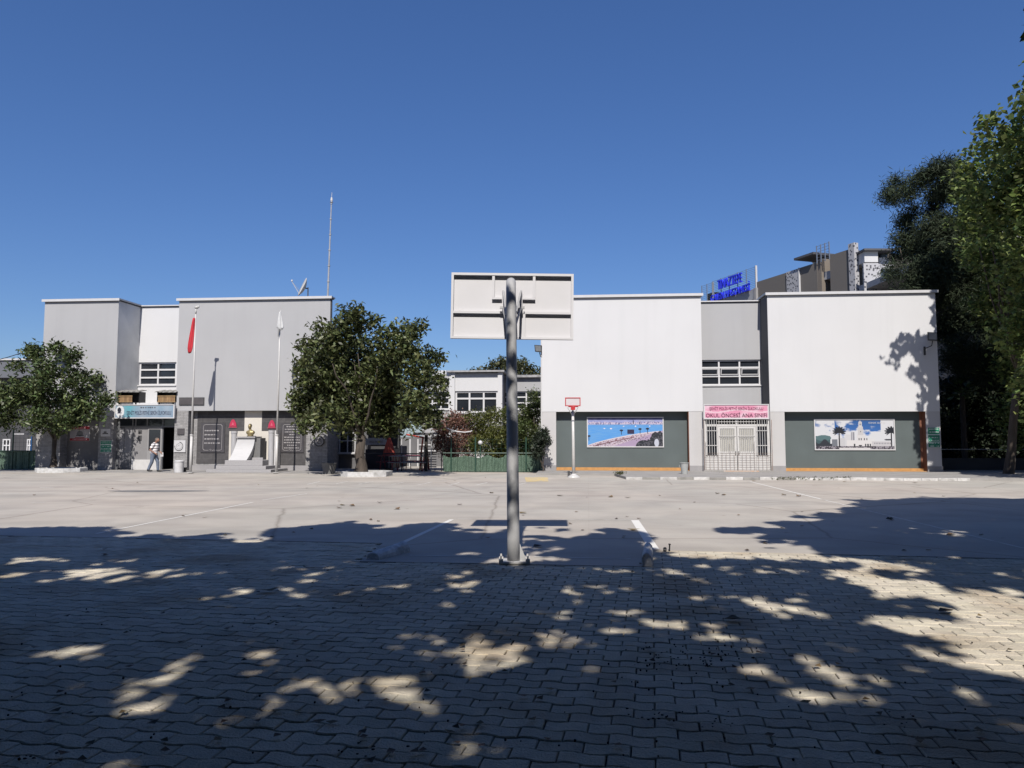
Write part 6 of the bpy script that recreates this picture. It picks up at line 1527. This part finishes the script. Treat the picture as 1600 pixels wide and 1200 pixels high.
tree('plane_tree', 'tall plane tree with bright green leaves at the right edge', G(1576, 744) + [0, 0, 0], pxb([q for q in planeb if q[0] < 1575], 28.9, dv=.7, seed=5) + pxb([q for q in planeb if q[0] >= 1575], 28.3, dv=2.0, seed=6) + pxb([(1520, 300, 24), (1545, 345, 28), (1530, 390, 22), (1560, 400, 30), (1575, 440, 30), (1548, 470, 22), (1585, 500, 34), (1560, 260, 22), (1590, 570, 26), (1600, 620, 24), (1538, 240, 14), (1508, 262, 14), (1515, 345, 16), (1600, 680, 24), (1575, 650, 14), (1610, 640, 30)], 35.2, dv=.8, seed=9), LPl, BARK, .17, 4.5, 96, .22, .17, nl=9, spread=.29, per_twig=7, up_bias=.6, keep=wall_keep, lean=(.1, -.8))
# branch in front of the white block whose shadow crosses its right end
def branch_tree():
    d = np.array([SX, 1., -SZ]); out = []
    for (x, y, r) in ((1405, 545, 16), (1428, 550, 22), (1452, 560, 26), (1400, 565, 14), (1470, 590, 22), (1430, 580, 16), (1462, 620, 22), (1452, 650, 18), (1480, 680, 20), (1462, 720, 14), (1490, 640, 30), (1500, 540, 30), (1510, 700, 24), (1440, 672, 9), (1468, 735, 14), (1480, 470, 24), (1500, 600, 34)):
        u, z = FU(x, y, 0); p = W(u, 0, z) - d * random.uniform(7.0, 9.0); out.append((p[0], p[1], p[2], r / 33.0))
    px, py, w = project(np.array([o[:3] for o in out])); 
    return out
bb_ = branch_tree()
tree('plane_tree', 'second plane tree just outside the right edge, its branches shading the white block', (24.5, 27.0, -.02), bb_ + [(25.5, 27, 11, 3.0), (28, 28, 8.5, 3.0), (27, 25, 13, 2.6)], LPl, BARKP, .22, 4.0, 48, .25, .20, nl=6, spread=.2, per_twig=6, up_bias=.6, keep=lambda P: wall_keep(P) & ~((project(P)[0] < 1478) ))
pineb = [(1393, 306, 13), (1399, 284, 8), (1420, 300, 13), (1441, 279, 14), (1465, 268, 16), (1488, 262, 14), (1502, 290, 22), (1462, 304, 14), (1414, 348, 13), (1408, 374, 11), (1438, 390, 20), (1428, 328, 8), (1474, 352, 18), (1520, 340, 26), (1470, 398, 28), (1502, 420, 32), (1440, 430, 22), (1396, 402, 7), (1394, 426, 11), (1462, 458, 28), (1540, 430, 32), (1522, 480, 36), (1484, 512, 26), (1502, 555, 26), (1545, 560, 36), (1560, 500, 40), (1600, 520, 50), (1430, 455, 16), (1458, 330, 12), (1412, 395, 10), (1448, 360, 16), (1500, 370, 30), (1460, 425, 26), (1530, 390, 34), (1425, 372, 12), (1480, 300, 18)]
tree('pine_tree', 'dark pine with open feathery crown rising behind the right end of the white block', (22.6, 41.5, 0), pxb(pineb, 41, dv=2.0, seed=12), LPine, BARK, .26, 6.0, 430, .34, .042, nl=12, spread=.24, per_twig=22, up_bias=.2, shell=.2)
for k, (x, y, D, r, lab) in enumerate(((1500, 650, 45, 75, 'dense dark evergreen tree filling the gap right of the white block'), (1590, 640, 43, 80, 'dense dark evergreen tree behind the trunk of the plane tree'), (1680, 600, 42, 100, 'dense dark evergreen tree beyond the right edge of the yard'))):
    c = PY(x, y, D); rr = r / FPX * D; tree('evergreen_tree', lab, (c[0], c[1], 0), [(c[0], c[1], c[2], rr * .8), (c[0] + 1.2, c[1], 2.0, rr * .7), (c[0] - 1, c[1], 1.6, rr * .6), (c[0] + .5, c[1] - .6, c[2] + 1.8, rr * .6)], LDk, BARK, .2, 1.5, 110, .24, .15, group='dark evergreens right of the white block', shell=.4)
# small palm in a sun fleck
def palm():
    b = PY(1503, 605, 40.5); t = thing('palm', 'small fan palm catching sun among the dark trees right of the white block', 'palm', (b[0], b[1], 0)); mb = MB(); mb.tube([(b[0], b[1], 0), (b[0], b[1], b[2] - .3)], [.16, .13], 9, wob=.2); mb.build('trunk', BARK, t)
    mb = MB()
    for k in range(30):
        a = k * 2.4; e = random.uniform(-.5, 1.2); L_ = random.uniform(.8, 1.15); c = np.array([b[0], b[1], b[2] - .3]); d = np.array([math.cos(a) * math.cos(e), math.sin(a) * math.cos(e), math.sin(e)]); s = np.array([-math.sin(a), math.cos(a), 0])
        for j in range(9):
            q = (j - 4) * .16; dd = d * math.cos(q) + s * math.sin(q); p1 = c + d * L_ * .5; p2 = p1 + dd * L_ * .55 - [0, 0, .08]
            n = s * .018; mb.add([p1 - n, p1 + n, p2], [(0, 1, 2)])
        mb.tube([c, c + d * L_ * .5], .012, 4, caps=False)
    mb.build('fronds', leafmat('leaf_palm', (0.10, 0.16, 0.04), trans=.3), t)
palm()
# shrubs behind the green fence
shr = [('oleander_bush', 'brownish pink flowering oleander bush at the left end of the green fence', [(695, 668, 17), (712, 656, 13), (725, 662, 15), (690, 690, 14), (720, 690, 18), (738, 700, 14), (704, 706, 14), (735, 676, 12)], 38.6, leafmat('leaf_oleander_pink', (0.30, 0.17, 0.135), var=.5), 11),
       ('shrub', 'olive green shrub in front of the middle windows behind the green fence', [(748, 655, 12), (770, 652, 14), (757, 675, 18), (780, 680, 20), (745, 694, 14), (772, 704, 18), (734, 650, 6)], 38.4, leafmat('leaf_shrub_olive', (0.15, 0.165, 0.05), var=.45), 12),
       ('shrub', 'bright green shrub directly behind the hoop post, over the green fence', [(795, 648, 12), (812, 655, 14), (800, 678, 18), (790, 700, 18), (815, 695, 16)], 38.0, leafmat('leaf_shrub_bright', (0.14, 0.17, 0.045), var=.45), 13),
       ('shrub', 'tall green shrub against the left edge of the white block', [(835, 618, 8), (842, 632, 9), (824, 640, 11), (834, 655, 15), (820, 672, 16), (840, 682, 16), (828, 702, 16)], 37.0, leafmat('leaf_shrub_mid', (0.10, 0.13, 0.045), var=.45), 14)]
for nm, lab, bl, D, lf, sd in shr:
    xs = np.mean([b[0] for b in bl]); c = PY(xs, 720, D)
    tree(nm, lab, (c[0], c[1], 0), pxb(bl, D, dv=.7, seed=sd), lf, BARK, .05, .5, 420, .13, .055, spread=.12, per_twig=9, cat='shrub', shell=.35)
c = PY(848, 680, 35.2)
tree('shrub', 'dark leafy shrub overlapping the left corner pillar of the white block', (c[0], c[1], 0), pxb([(848, 680, 10), (853, 688, 8), (840, 690, 12), (838, 704, 11), (852, 674, 5)], 35.3, dv=.3, seed=15), leafmat('leaf_shrub_cool', (0.045, 0.06, 0.04), var=.5), BARK, .04, .4, 380, .13, .06, spread=.08, per_twig=9, cat='shrub', shell=.35)
# white pipe arched over the bushes, white lamp globe
mb = MB(); mb.tube([PY(x, y, 37.2) for x, y in ((698, 669), (706, 672.5), (716, 674.5), (726, 675.5), (734, 674.5), (738, 673))], .03, 8); mb.build('hose', TRIM_W, label='thin white hose sagging across the pink oleander bush', cat='hose', smooth=True)
mb = MB(); mb.ball(PY(750.5, 692, 36.9), .12, 14); gl = PY(750.5, 692, 36.9)
t = thing('garden_lamp', 'white globe lamp among the bushes behind the green fence', 'lamp', (gl[0], gl[1], 0)); mb.build('globe', TRIM_W, t, smooth=True); mb = MB(); mb.tube([(gl[0], gl[1], 0), (gl[0], gl[1], gl[2] - .1)], .03, 8); mb.build('post', DKGREEN, t)
# trees behind the middle wing
for k, (lab, bl) in enumerate((('bushy tree rising behind the roof of the middle wing, left of the hoop post', [(772, 572, 9), (785, 568, 11), (798, 574, 12), (760, 578, 6), (748, 578, 5), (736, 580, 3), (790, 590, 14)]), ('bushy tree rising behind the roof of the middle wing, right of the hoop post', [(815, 574, 11), (826, 580, 9), (842, 582, 6), (805, 582, 12), (835, 590, 10), (817, 565, 5)]))):
    c = PY(np.mean([b[0] for b in bl]), 600, 58); tree('background_tree', lab, (c[0], c[1], 0), pxb(bl, 58, dv=1.2, seed=30 + k), leafmat('leaf_background', (0.12, 0.13, 0.065), var=.4), BARK, .2, 4.2, 110, .24, .13, group='trees behind the middle wing', spread=.16, shell=.3)
c = PY(690, 592, 60); tree('background_tree', 'small tree crown peeping over the roof left of the middle wing', (c[0], c[1], 0), pxb([(692, 590, 5), (684, 592, 5), (699, 592, 4)], 60, dv=.5, seed=40), leafmat('leaf_background', (0.065, 0.085, 0.035)), BARK, .15, 4.0, 40, .24, .13, group='trees behind the middle wing', spread=.14)
# right edge: low dark wall, and the trees that close the view
a = PY(1470, 720, 36.5); b = PY(1900, 720, 36.5)
t = thing('boundary_wall', 'low dark boundary wall with a thin rail running under the trees at the right', 'wall', (a[0], a[1], 0))
mb = MB(); mb.box(a[0] - .3, b[0], 36.5, 36.75, 0, PY(1520, 716, 36.5)[2]); mb.build('wall', mat('boundary_dark', (0.05, 0.05, 0.055), .8, .2, 1), t); mb = MB(); mb.tube([(a[0] - .2, 36.6, 1.1), (b[0], 36.6, 1.1)], .02, 6); mb.build('rail', STEEL, t)

# ------------------------------------------------------------ bins and planter
def bin_(label, px, py, z0, m, r0=.17, r1=.215, h=.48, lid=False, name='trash_bin', cat='bin'):
    b = G(px, py, z0); t = thing(name, label, cat, b)
    mb = MB(); mb.lathe(b, [(r0, 0), (r0 + (r1 - r0) * .5, h * .5), (r1, h), (r1 + .02, h), (r1 + .02, h + .025), (r1 - .012, h + .025), (r1 - .02, h * .9), (r0, .08)], 24); mb.build('body', m, t, smooth=False)
    if lid: mb = MB(); mb.lathe(b + [0, 0, h + .026], [(r1 + .005, 0), (r1 - .03, .03), (.03, .05)], 20); mb.build('lid', m, t)
    else: mb = MB(); mb.tube([(b[0] - r1 - .02, b[1], b[2] + h * .85), (b[0] - r1 - .045, b[1], b[2] + h * .7), (b[0] - r1 - .0, b[1], b[2] + h * .6)], .01, 6); mb.build('handle', m, t)
bin_('pale grey plastic bin at the right end of the green-grey panel', 1069.5, 740.5, PT, mat('bin_grey', (0.50, 0.52, 0.52), .6, .08, 6), .13, .18, .46)
bin_('white round bin beside the stone pillar under the square emblem sign', 279.5, 738, .035, mat('bin_white', (0.74, 0.74, 0.76), .5, .08, 6), .20, .215, .50, lid=True)
bin_('squat dark pot just right of the white bin', 286.5, 737, .035, BLACK, .12, .16, .18, name='plant_pot', cat='pot')
bin_('large grey planter pot in the shade below the octagonal emblem', 514, 740.5, 0, mat('planter_grey', (0.20, 0.20, 0.20), .8, .2, 4), .24, .34, .48, name='planter', cat='planter')
# small distant hoop
def far_hoop():
    b = G(896.5, 746, 0); X, Y = b[0], b[1]; t = thing('basketball_hoop', 'small white practice hoop with red-framed board in front of the green-grey panel', 'basketball hoop', b)
    zb0 = PY(894, 635, Y)[2]; zb1 = PY(894, 621.5, Y)[2]; xa = PY(882.5, 628, Y)[0]; xb = PY(906.3, 628, Y)[0]; xm = (xa + xb) / 2; xp = PY(895, 640, Y)[0]
    mb = MB(); mb.tube([(X, Y, 0), (X - .01, Y, 1.4), (xp, Y, zb0 - .2)], [.075, .06, .055], 14); mb.build('pole', PAINTW, t, smooth=True)
    mb = MB(); mb.lathe((X, Y, 0), [(.26, 0), (.24, .05), (.13, .10), (.08, .16)], 16); mb.build('base', PAINTW, t)
    mb = MB(); mb.box(xa + .03, xb - .03, Y - .20, Y - .18, zb0 + .03, zb1 - .03); bd = mb.build('backboard', mat('board_pinkish', (0.74, 0.69, 0.71), .5, .04, 3), t)
    mb = MB(); yy = (Y - .215, Y - .175); mb.box(xa, xb, *yy, zb0, zb0 + .035); mb.box(xa, xb, *yy, zb1 - .035, zb1); mb.box(xa, xa + .035, *yy, zb0 + .035, zb1 - .035); mb.box(xb - .035, xb, *yy, zb0 + .035, zb1 - .035); mb.build('frame', REDM, bd)
    mb = MB(); r = .2; mb.tube([(xm + r * math.cos(a), Y - .43 + r * math.sin(a), zb0 - .03) for a in np.linspace(0, 6.2832, 22)], .016, 6); mb.box(xm - .07, xm + .07, Y - .25, Y - .17, zb0 - .12, zb0 - .001); mb.box(xm - .09, xm + .09, Y - .30, Y - .22, zb0 - .16, zb0 - .02); mb.build('rim', REDM, t)
    mb = MB()
    for s in (-1, 1): mb.tube([(xp, Y, zb0 - .42), (xm + s * .22, Y - .17, zb0 - .05)], .014, 6)
    mb.tube([(xp, Y, zb0 - .2), (xp, Y - .17, zb0 + .1)], .04, 8); mb.build('brace', PAINTW, t)
    mb = MB(); mb.box(X - .24, X - .14, Y + .15, Y + .25, 0, .26); mb.build('stump', TRIM_DK, label='short dark stump beside the foot of the small practice hoop', cat='stump', bevel=.01)
far_hoop()

# ------------------------------------------------------------ the man in the striped shirt
def person():
    b = G(240, 737.3, .035); X, Y, Z = b; s = 1.66 / 1.72
    t = thing('person', 'man in striped polo shirt and jeans walking right past the entrance, looking down', 'person', b)
    SK = mat('skin', (0.42, 0.23, 0.16), .6, .06, 8)
    def P(x, y, z): return (X + x * s, Y + y * s, Z + z * s)
    hip = P(-.02, 0, .93); nk = P(.05, 0, 1.42); hd = P(.135, -.01, 1.575)
    mb = MB()
    mb.tube([P(-.02, 0, .90), P(-.015, 0, 1.05), P(.0, 0, 1.22), P(.03, 0, 1.36), P(.055, 0, 1.43)], [.14 * s, .145 * s, .155 * s, .135 * s, .065 * s], 14)
    mb.tube([P(.05, 0, 1.42), P(.10, 0, 1.52)], [.056 * s, .052 * s], 10)
    mb.ball(hd, (.098 * s, .076 * s, .105 * s), 14); mb.ball(P(.175, -.01, 1.535), (.055 * s, .052 * s, .06 * s), 10); mb.ball(P(.237, -.01, 1.56), (.02, .013, .018), 6)
    for q in (-1, 1): mb.ball(P(.12, q * .077 - .01, 1.565), (.02, .012, .03), 6)
    # legs: left leg trailing, right leg forward
    LG = {'far': [P(-.02, .09, .90), P(.10, .10, .50), P(.10, .10, .09)], 'near': [P(-.02, -.09, .90), P(-.06, -.10, .49), P(-.22, -.10, .11)]}
    LG['far'] = [P(-.01, .09, .90), P(.14, .10, .50), P(.17, .10, .08)]
    for k in LG: a, k_, f = LG[k]; mb.tube([a, k_, f], [.095 * s, .062 * s, .045 * s], 10)
    # arms: both forearms forward towards the waist
    AR = {'near': [P(.03, -.19, 1.36), P(-.10, -.25, 1.08), P(.13, -.20, .93)], 'far': [P(.05, .18, 1.36), P(.06, .24, 1.08), P(.24, .16, .97)]}
    for k in AR: a, e, h = AR[k]; mb.tube([(X + .02, Y, a[2]), a, e, h], [.06, .055 * s, .042 * s, .030 * s], 10); mb.ball(a, .062 * s, 8)
    for k, sg in (('near', -1), ('far', 1)):      # hands: palm, four fingers, thumb, closed on what they hold
        e, h = np.array(AR[k][1]), np.array(AR[k][2]); d = (h - e) / np.linalg.norm(h - e)
        mb.tube([h, h + d * .045, h + d * .085], [.030, .038, .032], 8)
        for q in range(4):
            o = np.array([0, (q - 1.5) * .021, 0]); L_ = (.05, .058, .055, .042)[q]; mb.tube([h + d * .08 + o, h + d * (.08 + L_ * .6) + o + [0, 0, -.014], h + d * (.08 + L_ * .7) + o + [-.008, 0, -.045]], [.012, .010, .009], 6)
        mb.tube([h + d * .03 + [0, -sg * .03, .01], h + d * .06 + [0, -sg * .055, -.01], h + d * .09 + [0, -sg * .05, -.025]], [.013, .011, .009], 6)
    fuse('body', mb, SK, t, .011, 2)
    mb = MB(); mb.ball(P(.115, -.01, 1.605), (.098 * s, .082 * s, .088 * s), 12); mb.ball(P(.075, -.01, 1.565), (.055 * s, .075 * s, .075 * s), 10); fuse('hair', mb, mat('hair_grey_brown', (0.16, 0.13, 0.11), .8, .3, 20), t, .014, 1)
    # striped shirt (stripes in the material)
    m = bpy.data.materials.new('striped_cloth'); m.use_nodes = True; N = m.node_tree.nodes; L = m.node_tree.links; bs = N['Principled BSDF']; bs.inputs['Roughness'].default_value = .85
    tc = N.new('ShaderNodeTexCoord'); sp_ = N.new('ShaderNodeSeparateXYZ'); ml = N.new('ShaderNodeMath'); ml.operation = 'MULTIPLY'; ml.inputs[1].default_value = 8.2; fr = N.new('ShaderNodeMath'); fr.operation = 'FRACT'; rp = N.new('ShaderNodeValToRGB'); rp.color_ramp.interpolation = 'CONSTANT'
    rp.color_ramp.elements[0].color = (0.12, 0.11, 0.12, 1); rp.color_ramp.elements[1].position = .34; rp.color_ramp.elements[1].color = (0.72, 0.70, 0.70, 1)
    L.new(tc.outputs['Object'], sp_.inputs[0]); L.new(sp_.outputs[2], ml.inputs[0]); L.new(ml.outputs[0], fr.inputs[0]); L.new(fr.outputs[0], rp.inputs[0]); L.new(rp.outputs[0], bs.inputs['Base Color'])
    mb = MB(); mb.tube([P(-.02, 0, .88), P(-.01, 0, 1.04), P(.005, 0, 1.22), P(.035, 0, 1.37), P(.06, 0, 1.44)], [.172 * s, .175 * s, .178 * s, .158 * s, .085 * s], 16)
    for k in AR: a, e, h = AR[k]; mb.ball(a, .085 * s, 10); mb.tube([(X + .03, Y, a[2] - .02), a, tuple(np.array(a) * .35 + np.array(e) * .65)], [.10, .08 * s, .072 * s], 10)
    fuse('shirt', mb, m, t, .013, 2)
    mb = MB(); mb.tube([P(-.02, 0, .80), P(-.02, 0, .94)], [.15 * s, .16 * s], 14)
    for k in LG: a, k_, f = LG[k]; mb.tube([a, k_, tuple(np.array(f) + [0, 0, .0])], [.115 * s, .085 * s, .068 * s], 12)
    fuse('jeans', mb, mat('denim', (0.17, 0.21, 0.29), .9, .2, 10), t, .013, 2)
    for k in LG:
        f = np.array(LG[k][2]); mb = MB(); tilt = .04 if k == 'near' else 0
        mb.ball((f[0] + .07, f[1], Z + .045 + tilt * .5), (.145, .048, .045), 12); mb.ball((f[0] - .01, f[1], Z + .06 + tilt), (.06, .045, .055), 10); fuse('shoe', mb, mat('shoe_black', (0.025, 0.022, 0.022), .5, .2, 8), t, .012, 1)
    h = np.array(AR['far'][2]); c = h + [.06, -.0, -.12]
    mb = MB(); mb.hexa([(c[0] - .07, c[1] - .03, c[2] - .10), (c[0] + .08, c[1] - .03, c[2] - .09), (c[0] + .08, c[1] + .03, c[2] - .09), (c[0] - .07, c[1] + .03, c[2] - .10)], [(c[0] - .05, c[1] - .015, c[2] + .09), (c[0] + .07, c[1] - .015, c[2] + .11), (c[0] + .07, c[1] + .015, c[2] + .11), (c[0] - .05, c[1] + .015, c[2] + .09)])
    mb.build('paper_bag', TRIM_W, label='small white paper bag held by the walking man', cat='bag', bevel=.01)
person()

# ------------------------------------------------------------ unseen wall and trees added behind the camera to block sky light
t = thing('boundary_wall', 'long plastered boundary wall added unseen behind the shade trees to block sky light', 'wall', (0, -17, 0))
mb = MB(); mb.box(-45, 45, -17.2, -17, -.03, 2.8); mb.build('wall', mat('added_rear_wall', (0.22, 0.21, 0.2), .9, .15, 1, streak=.4), t); mb = MB(); mb.box(-45, 45, -17.25, -16.95, 2.801, 2.9); mb.build('coping', PLINTH, t)
for k, (x, y, lab) in enumerate(((-24, -13, 'added unseen tree by the rear boundary wall, far left'), (-11, -14.5, 'added unseen tree by the rear boundary wall, left of the middle'), (3, -14, 'added unseen tree by the rear boundary wall, near the middle'), (16, -14.5, 'added unseen tree by the rear boundary wall, right of the middle'), (28, -10, 'added unseen tree by the rear boundary wall, far right'), (-26, 1, 'added unseen tree on the left side of the yard'), (29, 4, 'added unseen tree on the right side of the yard'), (-18, -7, 'added unseen tree between the left shade tree and the side of the yard'), (20, -7, 'added unseen tree between the right shade tree and the side of the yard'), (-4, -12.5, 'added unseen tree before the rear boundary wall, left of the tall shade tree'), (9.5, -12.5, 'added unseen tree before the rear boundary wall, right of the tall shade tree'))):
    bl = [(x, y, 6.5, 3.6), (x + 2.6, y + .6, 5.4, 2.8), (x - 2.7, y - .4, 5.2, 2.8), (x + .4, y + 1, 9.2, 2.6), (x + .6, y + 2, 3.6, 2.2), (x - 3.4, y + .3, 3.0, 2.0), (x + 3.6, y, 2.8, 2.0)]
    tree('added_tree', lab, (x, y, -.03), bl, leafmat('leaf_added_tree', (0.045, 0.075, 0.02), trans=.04), BARK, .28, 3, 42, .44, .32, group='added trees along the rear boundary that block sky light', per_twig=6, spread=.3, nl=5)

a = PY(-60, 563, 43); b = PY(34, 551, 43); mb = MB(); mb.tube([a + (b - a) * f - [0, 0, .25 * math.sin(f * math.pi)] for f in np.linspace(0, 1, 9)], .022, 6); mb.build('cable', BLACK, label='thin black cable running to the left end of the grey roofline', cat='cable')
